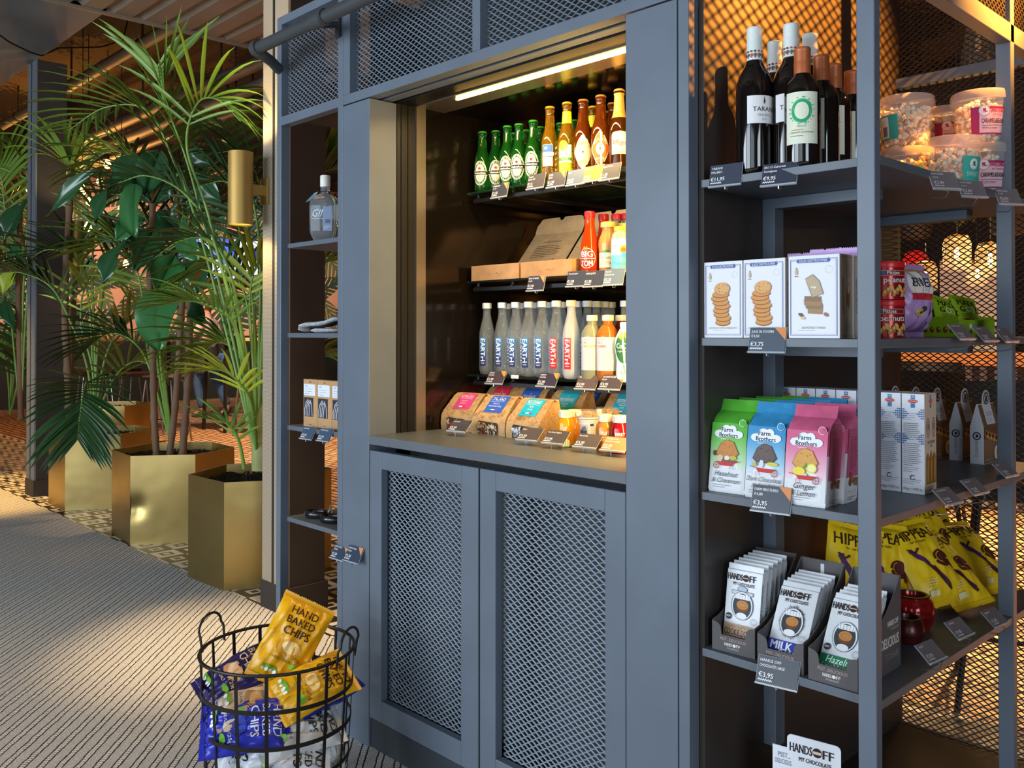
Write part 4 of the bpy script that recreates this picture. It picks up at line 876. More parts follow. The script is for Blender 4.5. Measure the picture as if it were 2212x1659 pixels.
# biscuit cartons
def carton(label, x, y, rz, kind, w=.099, h=.163, d=.055):
    t = thing('biscuit_box', label, 'box', (x, y, S2), math.radians(rz), 'white biscuit boxes on the second corner shelf')
    MB().box(-w/2,w/2,0,d,0,h).build('box', M('#e6e7ee', .5, var=0), t, bev=.0012)
    k = w/.1; a = Art(); b, n = '#5b6da0', '#e6e7ee'
    a.frame(-w*.46,h*.035,w*.46,h*.955,.0008,b).frame(-w*.44,h*.05,w*.44,h*.94,.0005,b)
    a.rect(-w*.30,h*.90,w*.30,h*.97,n).poly([(-w*.33,h*.932),(-w*.30,h*.955),(w*.30,h*.955),(w*.33,h*.932),(w*.30,h*.909),(-w*.30,h*.909)],'#4c66a3').text('JULES DESTROOPER', 0, h*.917, h*.030, '#dfe4f0', w=w*.56, squeeze='fill', bold=.0001)
    a.ell(-w*.33,h*.80,w*.03,h*.035,'#c9b896',10).ell(-w*.33,h*.845,w*.014,h*.014,'#b8a67e',8).rect(-w*.36,h*.745,-w*.34,h*.755,'#3a3a3a').rect(-w*.325,h*.745,-w*.30,h*.755,'#c23a3a').ring(w*.30,h*.82,w*.07,w*.07,.0004,'#cfcbbf',16)
    r = random.Random(4)
    if kind == 'wafer':
        for i in range(8):
            yy = h*(.20+.052*i); xx = w*(.0+.03*math.sin(i*1.9)-.01*i); rx = w*(.19+.004*i)
            a.ell(xx,yy,rx,h*.045,'#a8602c',20).ell(xx,yy+h*.010,rx*.97,h*.042,'#d49a5c',20)
        a.ell(-w*.01,h*.64,w*.20,h*.085,'#b97838',22).ell(-w*.01,h*.645,w*.19,h*.08,'#e0ad72',22)
        for i in range(14): a.ell(-w*.01+r.uniform(-.13,.13)*w, h*.645+r.uniform(-.055,.055)*h, w*.018, h*.008, r.choice(['#f0c690','#b4703a','#c98a4e']), 7)
        a.text('HOT BISCUITS WITH CORDER NUTS', 0, h*.115, h*.026, '#b4a78e', w=w*.72, squeeze='fill').lines(-w*.26,h*.095,w*.5,1,.003,.0008,'#c9c0b0',1)
    else:
        for i, (x0,y0,x1,y1,c) in enumerate(((-.10,.30,.17,.40,'#a98a62'),(-.14,.36,.16,.42,'#937a62'),(-.17,.40,.15,.46,'#a88660'),(-.16,.45,.14,.50,'#8f7660'))): a.poly([(w*x0,h*y0),(w*x1,h*(y0-.012)),(w*(x1+.015),h*y1),(w*(x0-.01),h*(y1+.01))], c)
        a.poly([(-w*.02,h*.49),(w*.20,h*.53),(w*.12,h*.69),(-w*.01,h*.77),(-w*.15,h*.72),(-w*.12,h*.66)],'#a8977c').poly([(0,h*.50),(w*.185,h*.535),(w*.11,h*.685),(-w*.01,h*.755),(-w*.135,h*.71)],'#c0ad90').ell(w*.03,h*.61,w*.026,h*.014,'#efe6d0',10).ell(-w*.02,h*.615,w*.02,h*.011,'#efe6d0',10)
        a.ell(-w*.24,h*.285,w*.055,h*.02,'#7d5c40',12,rot=-.5).ell(-w*.2,h*.245,w*.045,h*.02,'#d9c9a8',12).ell(w*.25,h*.285,w*.05,h*.022,'#a87858',12,rot=-.6)
        a.text('ALMOND THINS', 0, h*.115, h*.028, '#9a9a94', w=w*.46, squeeze='fill').lines(-w*.3,h*.095,w*.6,1,.003,.0008,'#b9b9b4',1)
    a.build(flatmap(0), 'front_print', t)
    s = Art(); s.rect(.001,.001,d-.001,h-.001,'#b8ab9c').text('JULES DESTROOPER', d*.30, h*.30, d*.13, '#2f3c66', 'l', rot=PI/2, w=h*.42).poly([(d*.5,h*.42),(d*.72,h*.34),(d*.8,h*.5),(d*.74,h*.64),(d*.64,h*.66),(d*.52,h*.55)],'#9a6a38').poly([(d*.56,h*.56),(d*.68,h*.66),(d*.76,h*.6),(d*.66,h*.52)],'#d9c49a')
    s.lines(d*.4,h*.9,d*.4,8,.004,.0009,'#8d8274',1).lines(d*.4,h*.2,d*.4,7,.004,.0009,'#8d8274',2).frame(d*.03,h*.03,d*.97,h*.97,.0006,'#6a6458')
    s.build(rightmap(w/2), 'side_print', t); return t
carton('white biscuit box with a wafer stack, left end of the second shelf', -1.081, 1.654, 1, 'wafer', w=.094)
carton('white biscuit box with a wafer stack, middle of the three above the price tag', -.983, 1.653, 1, 'wafer', w=.095)
carton('larger white biscuit box with almond thins, right one of the three', -.873, 1.652, 1, 'almond', w=.107, h=.164)
carton('white biscuit box set behind the almond thins box', -.873, 1.709, 1, 'almond', w=.107, h=.164)
# soft bags: a pillow of film with crimped ends; front map returned for the print
def pillow(w, h, d, seed=0, crimp=.012, base=0, wr=1., taper=0):
    r = random.Random(seed); ph = [r.uniform(0,6) for _ in range(8)]
    def dep(a, b):                     # a in -1..1, b in 0..1
        e = max(0, 1-abs(a)**2.6)**.62; q = max(0, 1-abs(2*b-1)**3.2)**.7
        k = d/2*e*q
        k += wr*d*.050*(math.sin(9*a+ph[0]+6*b)*math.sin(13*b+ph[1]) + .6*math.sin(17*a+ph[2]-9*b))*min(1, k/(d*.18))
        k += wr*d*.045*math.sin(26*a+ph[3]+2*math.sin(5*b))*max(0, abs(2*b-1)-.45)*e
        return max(k, .0006)
    def pos(a, b, s):
        pinch = 1-.05*(1-abs(2*b-1))**.5
        return Vector((w/2*a*pinch*(1-taper*b), s*dep(a, b)+wr*.004*math.sin(3*b+ph[4]), crimp + b*(h-2*crimp)))
    nu, nv = 26, 32; mb = MB()
    for s in (-1, 1): mb.grid(lambda u, v: pos(2*u-1, v, s), nu, nv, flip=(s > 0))
    for z0, z1, b in ((0,crimp,0),(h-crimp,h,1)):
        for s in (-1,1):
            mb.grid(lambda u, v: (lambda p: (p.x, p.y*0+s*.0009+.0009*math.sin(v*40), z0+(z1-z0)*v+(.0016*(1 if int(u*52) % 2 else -1) if (v > .99 and b) or (v < .01 and not b) else 0)))(pos(2*u-1, b, s)), 52, 6, flip=(s > 0))
    def front(u, v, o):
        a = max(-1, min(1, u/(w/2))); b = max(0, min(1, (v-crimp)/(h-2*crimp))); p = pos(a, b, -1); return (p.x, p.y-o*1.6, p.z)
    return mb, front
def fine(a, u0, v0, u1, v1, col): return a.rect(u0, v0, u1, v1, col, 10, 10)
# lilac bags behind the cartons and the big lilac bag
def lilac(label, x, y, z, rz, h=.20, w=.15, d=.085, lean=0, seed=1):
    t = thing('snack_bag', label, 'bag', (x, y, z), group='lilac snack bags on the second corner shelf', rot=(-math.radians(lean), 0, math.radians(rz)))
    mb, f = pillow(w, h, d, seed); mb.build('bag', M('#c39ad6', .32, var=.04), t, smooth=True, ang=60)
    a = Art(); fine(a,-.045,.10,.045,.150,'#ece6da'); fine(a,-.045,.085,.045,.10,'#c22f36'); a.text('ERWTEN', 0, .115, .02, '#2a2a30', w=.075, bold=.0004)
    fine(a,-.045,.150,.045,.158,'#d9a83c'); a.ell(-.02,.055,.016,.010,'#e6c84a',14).ell(-.008,.062,.016,.006,'#3a4634',14,rot=.5).line([(.02,.03),(.028,.06),(.024,.085)],.0025,'#2e2a34').line([(.03,.03),(.038,.06),(.034,.085)],.0025,'#2e2a34')
    a.build(f, 'print', t, eps=.0005); return t
lilac('purple snack bag standing behind the middle biscuit box, top seal in view', -.985, 1.86, S2, 6, h=.188, w=.115, d=.06, seed=3)
lilac('purple snack bag standing behind the almond thins box, top seal in view', -.90, 1.80, S2, 3, h=.188, w=.115, d=.05, seed=4)
lilac('big lilac snack bag standing right of the red peanut cans', -.875, 2.085, S2, 84, h=.168, w=.16, d=.098, seed=6)
# peanut cans
def can(label, lvl, x, y, rz):
    h = .0815; t = thing('peanut_can', label, 'can', (x, y, S2+lvl*h), math.radians(rz), 'red peanut cans on the second corner shelf'); r = .0375
    MB().lathe([(0,.0005),(r-.001,0),(r+.0008,.0006),(r+.0008,.003),(r,.0035),(r,h-.013),(0,h-.013)], 32).build('can', M('#a01f22', .25, metal=.3, var=0), t, smooth=True, ang=30)
    MB().lathe([(r+.0012,h-.0135),(r+.0016,h-.012),(r+.0016,h-.003),(r+.0005,h-.0006),(r-.002,h-.0006),(0,h-.0012)], 32).build('lid', M('#d3242a', .3, var=0), t, smooth=True, ang=30)
    a = Art(); a.rect(-.032,.05,.032,.062,'#8c1a20',10).frame(-.030,.051,.030,.0615,.0006,'#e6d4cc').rect(-.027,.0525,-.019,.060,'#3f6ea5').text('Pittjes', -.016, .0530, .0075, '#f4eee8', 'l', w=.042, bold=.0002).text('peanuts', .004, .036, .012, '#f2eee6', w=.056, bold=.0003)
    for k in range(9): a.ell(-.02+.006*k, .014+.005*(k % 3), .0042, .0085, ['#c98a3c','#b0722e','#dba85a'][k % 3], 12, rot=.4*(k % 3-1)).ell(-.02+.006*k,.016+.005*(k % 3),.0026,.0035,'#e6bd74',9)
    a.text('200g', .018, .0055, .006, '#efe6d8').rect(-.062,.012,-.038,.052,'#dfdcd4',5).lines(-.060,.048,.02,9,.004,.001,'#6a5a58',3)
    a.build(cylmap(r), 'label', t, eps=.0004, cut=.008); return t
can('red peanut can at the bottom of the stack of two', 0, -.850, 1.925, 40)
can('red peanut can on top of the stack of two', 1, -.850, 1.925, 52)
# green display box with pouches
t = thing('display_tray', 'bright green cardboard tray holding green snack pouches', 'box', (-.835,2.415,S2), math.radians(80))
w, d, h = .165, .10, .042; g = M('#8fb51e', .5, var=.04)
MB().box(-w/2,w/2,0,d,0,.002).box(-w/2,w/2,0,.002,.002,h).box(-w/2,w/2,d-.002,d,.002,h*1.5).box(-w/2,-w/2+.002,.002,d-.002,.002,h*1.2).box(w/2-.002,w/2,.002,d-.002,.002,h*1.2).build('tray', g, t)
a = Art()
for k in range(3): a.ell(-.03+.02*k,.027,.0065,.0065,['#e9efd6','#5b9ac0','#59a32c'][k],14)
a.ell(-.03,.011,.006,.007,'#5a4a2a',12).text('ORGANIC', .03, .008, .007, '#59711a'); a.build(flatmap(0), 'front_print', t)
s_ = Art()
for k in range(5): s_.ell(.012+.018*k,.018,.006,.008,'#7a3a2a',10).ell(.014+.018*k,.021,.003,.003,'#c8a23a',8)
s_.build(lambda u, v, o: (-w/2-o, d-u, v), 'side_print', t)
def pouch(label, x, y, rz, lean, seed, roll=0):
    t = thing('snack_pouch', label, 'pouch', (x, y, S2+.012), group='green snack pouches in the green tray', rot=(-math.radians(lean), math.radians(roll), math.radians(rz)))
    mb, f = pillow(.088, .105, .022, seed, crimp=.009, wr=.6); mb.build('pouch', M('#9cc026', .3, var=.04), t, smooth=True, ang=60)
    a = Art(); a.text('MADE', -.002, .070, .016, '#2c3414', w=.06, bold=.0004).text('G', -.024, .050, .016, '#2c3414', bold=.0004).ring(-.006,.058,.009,.0085,.0026,'#dfe8c0',18).ring(.007,.058,.009,.0085,.0026,'#c6dd86',18).text('D', .026, .050, .016, '#2c3414', bold=.0004).lines(-.03,.042,.06,4,.005,.0014,'#4c5a22',3).ell(-.02,.022,.008,.007,'#6a3a24',12).ell(.005,.02,.008,.007,'#6a3a24',12).ell(-.03,.098,.003,.003,'#55661c',8).ell(.03,.098,.003,.003,'#55661c',8)
    a.build(f, 'print', t, eps=.0005); return t
pouch('front green snack pouch leaning in the tray', -.862, 2.452, 66, 26, 11, 8)
pouch('rear green snack pouch half covered by the front one', -.885, 2.385, 62, 30, 12, 14)
# biscuit bags with block bottoms (third shelf)
def block_bag(label, x, y, rz, lean, cols, art, group, top=None, seed=1):
    c, cs = cols; t = thing('biscuit_bag', label, 'bag', (x, y, S3), math.radians(rz), group)
    w, d, h = .087, .062, .172; r = random.Random(seed); j = lambda s=.0015: r.uniform(-s, s)
    def sec(z, ww, y0, y1, b=0):
        hw = ww/2; return [(-hw,y0,z),(-hw*.5,y0-b,z),(0,y0-b*1.3,z),(hw*.5,y0-b,z),(hw,y0,z),(hw+b*.6-(.010 if z > h*.88 else 0),(y0+y1)/2,z),(hw,y1,z),(0,y1+b,z),(-hw,y1,z),(-hw-b*.6+(.010 if z > h*.88 else 0),(y0+y1)/2,z)]
    secs = [sec(0,w*.96,.002,d-.002), sec(.006,w,0,d,.001), sec(.05,w,0,d,.0025), sec(.10,w,0,d,.003), sec(h*.86,w,0,d,.002), sec(h*.93,w*1.0,.009+j(),d-.006,.001), sec(h,w*1.02,.027,d-.024+j(), .0005), sec(h+.006,w*1.02,.0295,d-.029), sec(h+.024,w*1.02+.001,.0295+.005,d-.029+.004)]
    n = len(secs[0]); mb = MB(); mb.loft(secs)
    mi = []
    for i in range(len(secs)-1):
        mi += [0 if i < 3 else 1]*n
    for q in range(len(mi)): mb.mi[q] = mi[q]
    mb.build('bag', [M('#e4e6ea', .4, var=.03, scale=30), M(cs, .34, var=.08, scale=40, bump=.15, bscale=50)], t, smooth=True, ang=28)
    def f(u, v, o): return (u, -.0032*(1 if abs(u) < w*.42 else .4) - o*1.2, v)
    a = Art(); hh = h*.86
    fine(a,-w*.49,.010,w*.49,.052,'#e4e6ea')
    c0 = [int(c[i:i+2],16) for i in (1,3,5)]; c1 = [int(cs[i:i+2],16) for i in (1,3,5)]
    for k in range(26): q = min(1,k/22); a.rect(-w*.49,.052+(hh-.052)*k/26,w*.49,.052+(hh-.052)*(k+1)/26, hx([c0[i]+(c1[i]-c0[i])*q for i in range(3)]))
    for x0, y0, rx, ry in ((0,.127,.024,.009),(-.022,.125,.012,.008),(.022,.125,.012,.008),(-.006,.133,.013,.011),(.008,.135,.010,.009)): a.ell(x0,y0,rx,ry,'#eef2f6',20)
    a.text('Farm', -.004, .1295, .0095, '#23304a', w=.030, bold=.0004).text('Brothers', 0, .1185, .0088, '#23304a', w=.044, bold=.0004).lines(-.018,.1135,.036,1,.003,.0012,'#f4f8f4',1)
    art(a); fine(a,-w*.49,.046,w*.49,.050,'#d3d7dc') if False else None
    a.lines(-.03,.0165,.052,2,.0045,.0013,'#8f96a4',3); a.ell(w*.36,.150,.008,.008,cs,14).ring(w*.36,.150,.008,.008,.0008,'#f2f6f4',14)
    a.build(f, 'front_print', t, eps=.0004)
    s = Art(); s.rect(.003,.052,d-.003,hh,hx([v*.92 for v in c1])); s.lines(.01,.13,d-.024,16,.0042,.0011,hx([v*.6 for v in c1]),4)
    r = random.Random(9)
    for k in range(9): s.ell(r.uniform(.008,d-.008),r.uniform(.036,.062),r.uniform(.003,.006),r.uniform(.004,.008),r.choice(['#b4553c','#c98a3c','#8a5a34','#7a8a4a']),9)
    for k in range(3): s.text('113', .016+.014*k, .022, .004, '#3a3a40', rot=PI/2)
    s.lines(.008,.012,d-.02,2,.004,.0011,'#4c4c52',5); s.build(rightmap(w/2+.0015), 'side_print', t)
    for ch in t.children:                 # the soft bag leans back on a flat base
        for v in ch.data.vertices: v.co.y += v.co.z*math.tan(math.radians(lean))
    return t
def barrow(a, y, flip=1):
    a.poly([(-.026*flip,y+.007),(.018*flip,y+.007),(.012*flip,y-.001),(-.014*flip,y-.001)],'#c83c3c').line([(.012*flip,y+.006),(.032*flip,y+.010)],.0012,'#b03030').ring(-.024*flip,y-.001,.0075,.0075,.0014,'#a83a3a',18)
    for k in range(4): a.line([(-.024*flip+.0065*math.cos(k*PI/4),y-.001+.0065*math.sin(k*PI/4)),(-.024*flip-.0065*math.cos(k*PI/4),y-.001-.0065*math.sin(k*PI/4))],.0005,'#a83a3a')
    a.line([(.010*flip,y),(.008*flip,y-.008)],.001,'#b03030').line([(.016*flip,y+.001),(.017*flip,y-.008)],.001,'#b03030')
def biscuit(a, col, dark, y=.092):
    P = [(-.027,y-.010),(-.017,y-.018),(.016,y-.018),(.027,y-.007),(.014,y+.017),(-.004,y+.022),(-.018,y+.012)]
    a.poly(P, dark).poly([(x*.93,y+(q-y)*.92+.0006) for x, q in P], col); r = random.Random(5)
    for k in range(30): a.ell(r.uniform(-.018,.018), y+r.uniform(-.013,.012), r.uniform(.0006,.0016), r.uniform(.0006,.0012), dark, 6)
def art_hazel(a):
    biscuit(a,'#c9894a','#a3642c'); a.ell(-.03,.083,.004,.006,'#5a3a2a',10).ell(-.016,.074,.007,.006,'#d9c2a0',12).ell(.0,.0745,.006,.005,'#e9e4da',12).poly([(-.012,.066),(.022,.066),(.022,.071),(-.012,.070)],'#7a5a44').ell(.014,.076,.009,.004,'#c9b84a',12); barrow(a,.059)
    a.text('Hazelnut', 0, .036, .0105, '#4a5560', w=.062, shear=.3).text('& Cinnamon', 0, .0225, .0100, '#4a5560', w=.066, shear=.3)
def art_dark(a):
    biscuit(a,'#6d5c5a','#4c3c3a'); a.ell(-.006,.072,.005,.008,'#d4e4ee',12).ell(.018,.073,.013,.004,'#d3cf5a',12).ell(-.022,.070,.005,.004,'#d9b84a',10); barrow(a,.056,-1)
    a.text('Dark Chocolate', 0, .036, .0095, '#5a6068', w=.076, shear=.3).text('& Sea Salt', .002, .0225, .0095, '#5a6068', w=.056, shear=.3)
def art_ginger(a):
    biscuit(a,'#dca55a','#b87a34'); a.ell(.014,.075,.0105,.0095,'#eadf3c',18).ell(.014,.075,.008,.0072,'#f6f0b4',16).ell(-.012,.068,.013,.008,'#efe04a',18).poly([(-.004,.075),(.003,.086),(.006,.078)],'#4f9a3c').ell(-.002,.061,.008,.004,'#e8d49a',12); barrow(a,.053,-1)
    a.text('Ginger', 0, .034, .0115, '#3a4048', w=.046, shear=.3).text('& Lemon', -.002, .0205, .0110, '#3a4048', w=.05, shear=.3)
GFB = 'biscuit bags on the third corner shelf'
GR, BL, PK = ('#d5ead0','#58b53a'), ('#cfe4f2','#3b93c8'), ('#f2d3de','#d8648c')
block_bag('light green biscuit bag at the front left of the third shelf', -1.084, 1.668, 3, 9, GR, art_hazel, GFB, seed=1)
block_bag('light blue biscuit bag in the front row between green and pink', -.991, 1.662, 3, 9, BL, art_dark, GFB, seed=2)
block_bag('pink biscuit bag in the front row beside the corner post', -.897, 1.656, 4, 9, PK, art_ginger, GFB, seed=3)
for x, y, cc, ar, lab in ((-1.082,1.736,GR,art_hazel,'green biscuit bag second in the green row'),(-1.078,1.801,GR,art_hazel,'green biscuit bag third in the green row'),(-1.074,1.866,GR,art_hazel,'green biscuit bag at the back of the green row'),
    (-.988,1.730,BL,art_dark,'blue biscuit bag second in the blue row'),(-.984,1.796,BL,art_dark,'blue biscuit bag third in the blue row'),(-.980,1.862,BL,art_dark,'blue biscuit bag at the back of the blue row'),(-.892,1.724,PK,art_ginger,'pink biscuit bag right behind the front pink one')):
    block_bag(lab, x, y, 3, 8, cc, ar, GFB, seed=int(y*1000))
# tall white biscuit boxes
def tall_box(label, x, y, rz):
    w, d, h = .0475, .066, .213; t = thing('tall_biscuit_box', label, 'box', (x, y, S3), math.radians(rz), 'tall white biscuit boxes on the third corner shelf')
    MB().box(-w/2,w/2,0,d,0,h).build('box', M('#dfe2ea', .45, var=0), t, bev=.001)
    def logo(a, cx): a.rect(cx-.0045,h-.030,cx+.0045,h-.003,'#3f7fb5').poly([(cx-.0045,h-.008),(cx+.0045,h-.008),(cx,h-.003)],'#8fb6d4').ell(cx,h-.016,.0115,.0048,'#e6d8d2',18).ell(cx,h-.016,.0105,.004,'#c42f2c',18).text('DAELMANS',cx,h-.0172,.0026,'#f4e6e0',w=.017)
    a = Art(); logo(a, 0); a.lines(-w*.4,h*.80,w*.62,4,.0042,.0011,'#a9adb8',7).lines(-w*.4,h*.70,w*.8,9,.0042,.0012,'#70747f',8).lines(-w*.4,h*.50,w*.8,12,.0042,.0012,'#70747f',9).lines(-w*.4,h*.26,w*.7,3,.0042,.0011,'#8a8e98',6)
    for sx in (-1, 1):
        for cy in (h*.80, h*.55):
            for k in range(-2,3):
                for q in range(0,4):
                    if abs(k)+q <= 3: a.rect(sx*(w/2-.0012)-sx*q*.0042-.0012, cy+k*.0046-.0014, sx*(w/2-.0012)-sx*q*.0042+.0012, cy+k*.0046+.0014, '#3f6fa8')
    a.ring(0,h*.165,.0055,.0055,.0016,'#2a2c34',18,.6,5.9).text('140g℮ / 4.93 oz', 0, .008, .0056, '#5a5e68', w=w*.86).lines(-w*.4,.03,w*.8,3,.004,.001,'#8a8e98',2)
    a.build(flatmap(0), 'back_print', t)
    s = Art(); s.rect(.0008,.0008,d-.0008,h-.0008,'#d9c4ae'); logo(s, d*.5)
    for cx in (d*.27,d*.73):
        s.ring(cx,h*.66,.009,.021,.0012,'#3a3a4c',20).ring(cx,h*.66,.006,.015,.0009,'#4a4a5e',18).rect(cx-.0012,h*.64,cx+.0012,h*.70,'#4c5a80')
    s.text('AMSTERDAM', d*.5, h*.50, .0065, '#4c4438', w=d*.62).text('1901', d*.5, h*.465, .0055, '#6a5f50')
    for k, cx in enumerate((d*.22,d*.5,d*.78)): s.poly([(cx-d*.11,h*.10),(cx+d*.11,h*.10),(cx+d*.11,h*.36),(cx+d*.05,h*.39),(cx,h*(.415+.02*(k == 1))),(cx-d*.05,h*.39),(cx-d*.11,h*.36)],'#a3702f').rect(cx-d*.07,h*.13,cx+d*.07,h*.34,'#b98440')
    s.lines(d*.15,.014,d*.7,2,.005,.0013,'#7a6a58',3); s.build(rightmap(w/2), 'side_print', t)
    b = Art(); b.lines(-w*.3,d*.5,w*.5,1,.004,.001,'#7a7e88',1)
    return t
for i in range(7):
    lab = ('tall white biscuit box at the right end of its row, brown sided','tall white biscuit box second from the right end of its row')[i] if i < 2 else ('tall white biscuit box behind the pink bags','tall white biscuit box behind the pink and blue bags','tall white biscuit box behind the blue bags','tall white biscuit box behind the green bags','tall white biscuit box nearest the dark side panel')[i-2]
    tall_box(lab, -.803-.0505*i, 1.948+.002*i, 1.5-.5*(i % 3))
# paper gift bags with round tabs
def gift_bag(label, x, y, rz):
    w, d, h = .105, .034, .155; t = thing('gift_bag', label, 'paper bag', (x, y, S3), math.radians(rz), 'brown gift bags with round tabs on the third corner shelf')
    hw = w/2; secs = [[(-hw,0,0),(hw,0,0),(hw,d,0),(-hw,d,0)], [(-hw,0,h*.62),(hw,0,h*.62),(hw,d,h*.62),(-hw,d,h*.62)], [(-hw,d/2-.0015,h),(hw,d/2-.0015,h),(hw,d/2+.0015,h),(-hw,d/2+.0015,h)]]
    MB().loft(secs).build('bag', M('#dbe0ea', .5, var=0), t)
    pts = [(.024*math.cos(k*PI/14), h+.012+.024*math.sin(k*PI/14)) for k in range(15)]; pts = [(.03,h-.02)]+pts+[(-.03,h-.02)]
    tb = MB().prism(pts, d/2-.003, d/2-.0018, axis=1).build('round_tab', M('#cfd3da', .5, var=0), t)
    a = Art(); a.ell(0,h+.014,.0195,.0195,'#a9adb4',24).ell(0,h+.014,.0165,.0165,'#3a3836',24).ell(0,h+.014,.012,.012,'#dcdad4',20).poly([(-.006,h+.004),(.007,h+.006),(.005,h+.016),(.010,h+.020),(-.004,h+.023),(-.008,h+.013)],'#2c2a2a')
    a.build(flatmap(d/2-.003), 'emblem', tb)
    def f(u, v, o):
        y = 0 if v < h*.62 else (v-h*.62)/(h*.38)*(d/2-.0015); return (u, y-o, v)
    b = Art(); b.rect(-hw+.001,.001,hw-.001,h*.42,'#8a6a52').rect(-hw+.001,h*.42,hw-.001,h*.62,'#6a4c36').rect(-hw+.001,h*.62,hw-.001,h-.001,'#7a5a40')
    for k in range(1,4): b.rect(-hw+w*.25*k,h*.62,-hw+w*.25*k+.0012,h-.001,'#4c3626')
    b.rect(-.028,h*.66,.028,h-.002,'#d4d8e0').text('CLOGS', 0, h*.80, .010, '#6a6e78', w=.036).lines(-.018,h*.74,.036,2,.006,.0013,'#8a8e98',1)
    for k in range(4):
        cx = -.036+.022*k; b.ell(cx,h*(.50-.035*k),.017,.010,'#c28b4a',16,rot=-.5).ell(cx-.004,h*(.52-.035*k),.009,.0055,'#4a2f1a',12,rot=-.5).ell(cx+.006,h*(.47-.035*k),.007,.005,'#dba866',10)
    b.ell(.030,h*.17,.019,.019,'#e6e0d4',20).ell(.030,h*.17,.006,.008,'#c9a86a',12).text('MINI MIX', -.028, .008, .006, '#c9b8a4')
    b.build(f, 'front_print', t)
    s = Art(); s.ring(d*.5,h*.47,.0105,.0105,.003,'#2e3238',20).poly([(d*.5-.003,h*.44),(d*.5+.004,h*.45),(d*.5+.004,h*.49),(d*.5-.002,h*.50)],'#2e3238').text('CLOGS MIX', d*.5+.003, h*.12, .0065, '#3a3e46', 'l', rot=PI/2, w=h*.28)
    s.build(lambda u, v, o: (-hw-o, d-u, v), 'side_print', t); return t
for x, y, lab in ((-.832,2.556,'brown gift bag with a round tab standing closest to the shelf edge'),(-.895,2.585,'brown gift bag second from the shelf edge'),(-.96,2.566,'brown gift bag third from the shelf edge, right of the white boxes'),(-1.018,2.566,'brown gift bag fourth from the shelf edge, only its tab clear of the boxes'),(-1.076,2.566,'brown gift bag furthest from the shelf edge, only its tab clear of the boxes')):
    gift_bag(lab, x-.017, y, 88)
# chocolate bars in trays
WRAP = M('#e3e7ec', .33, var=.03, scale=40)
def bar_art(kind):
    a = Art(); w = .082; h = .165; ink = '#2a2626'
    band = {'cookie':'#c8ab8e','milk':'#2d3fae','hazel':'#1f7f57'}[kind]
    a.text('HANDS', -.0045, h*.80, .0135, ink, 'r', w=.034, squeeze='fill', bold=.0004).ell(.0035,h*.84,.0075,.0072,'#3a2522',18).rect(-.0035,h*.836,.0105,h*.846,'#d9c7ba').text('FF', .0125, h*.80, .0135, ink, 'l', w=.015, squeeze='fill', bold=.0004).text('MY CHOCOLATE', 0, h*.735, .0068, ink, w=.050, bold=.0002)
    cy = h*.49
    if kind == 'cookie':
        a.ell(-.002,cy+.034,.012,.006,'#b9c6d2',16).ring(-.002,cy+.034,.012,.006,.0008,ink,16).poly([(-.026,cy+.022),(.024,cy+.022),(.024,cy+.03),(-.026,cy+.03)],'#cfd8e0').frame(-.026,cy+.022,.024,cy+.03,.0007,ink)
    if kind == 'milk':
        r = random.Random(1)
        for k in range(150): an = r.uniform(0,2*PI); q = r.uniform(1.0,1.28); a.line([(.020*q*math.cos(an),cy+.026*q*math.sin(an)),(.0225*q*math.cos(an),cy+.0285*q*math.sin(an))],.0007,ink)
    a.ell(0,cy,.0255,.030,ink,30).ell(0,cy,.0245,.029,'#dfe3e8',30).ell(0,cy-.001,.0215,.0262,'#3c4248',28).rect(-.0165,cy+.013,.0165,cy+.023,'#eef0f2').ell(0,cy-.021,.012,.0062,'#eef0f2',18)
    for k in range(-2,3): a.rect(k*.0065-.0003,cy+.013,k*.0065+.0003,cy+.023,'#6a7078')
    a.ell(.001,cy-.004,.0135,.0095,'#7a4a22',22).ell(.001,cy+.0015,.0135,.0095,'#c4874a',22).ring(.001,cy+.0015,.009,.0062,.0008,'#9c6634',20)
    a.ring(.028,h*.31,.0075,.0075,.0006,'#9aa0a8',18).ring(.028,h*.31,.005,.005,.0005,'#9aa0a8',16)
    if kind != 'milk': a.ell(-.030,h*.33,.0068,.0068,'#2a2c30',16).text('NEW', -.030, h*.318, .0045, '#e6e6e8', w=.010)
    a.rect(-w*.485,.008,w*.485,h*.245,band,4)
    if kind == 'cookie': a.text('CHOCOLATE CHIP', 0, h*.195, .0062, '#4a3628', w=.056).text('COOKIE.DOUGH', 0, h*.105, .0125, '#4a3628', w=.074, squeeze='fill', bold=.0003).text('CHOCOLATE', 0, h*.045, .008, '#4a3628', w=.05)
    elif kind == 'milk': a.text('MILK', -.010, h*.135, .0165, '#f0f2f6', w=.046, squeeze='fill', bold=.0008).text('into', -.024, h*.075, .009, '#e6eaf4', w=.018, shear=.3).text('DARK', .006, h*.045, .0145, '#f0f2f6', w=.038, squeeze='fill', bold=.0006)
    else: a.text('Hazelnut', .004, h*.155, .0135, '#eef4ee', w=.062, shear=.25).text('Seasalt&almond', 0, h*.085, .0105, '#eef4ee', w=.070, shear=.25).text('70% dark', 0, h*.04, .006, '#cfe2d6', w=.028, shear=.25)
    return a
bproto = {}
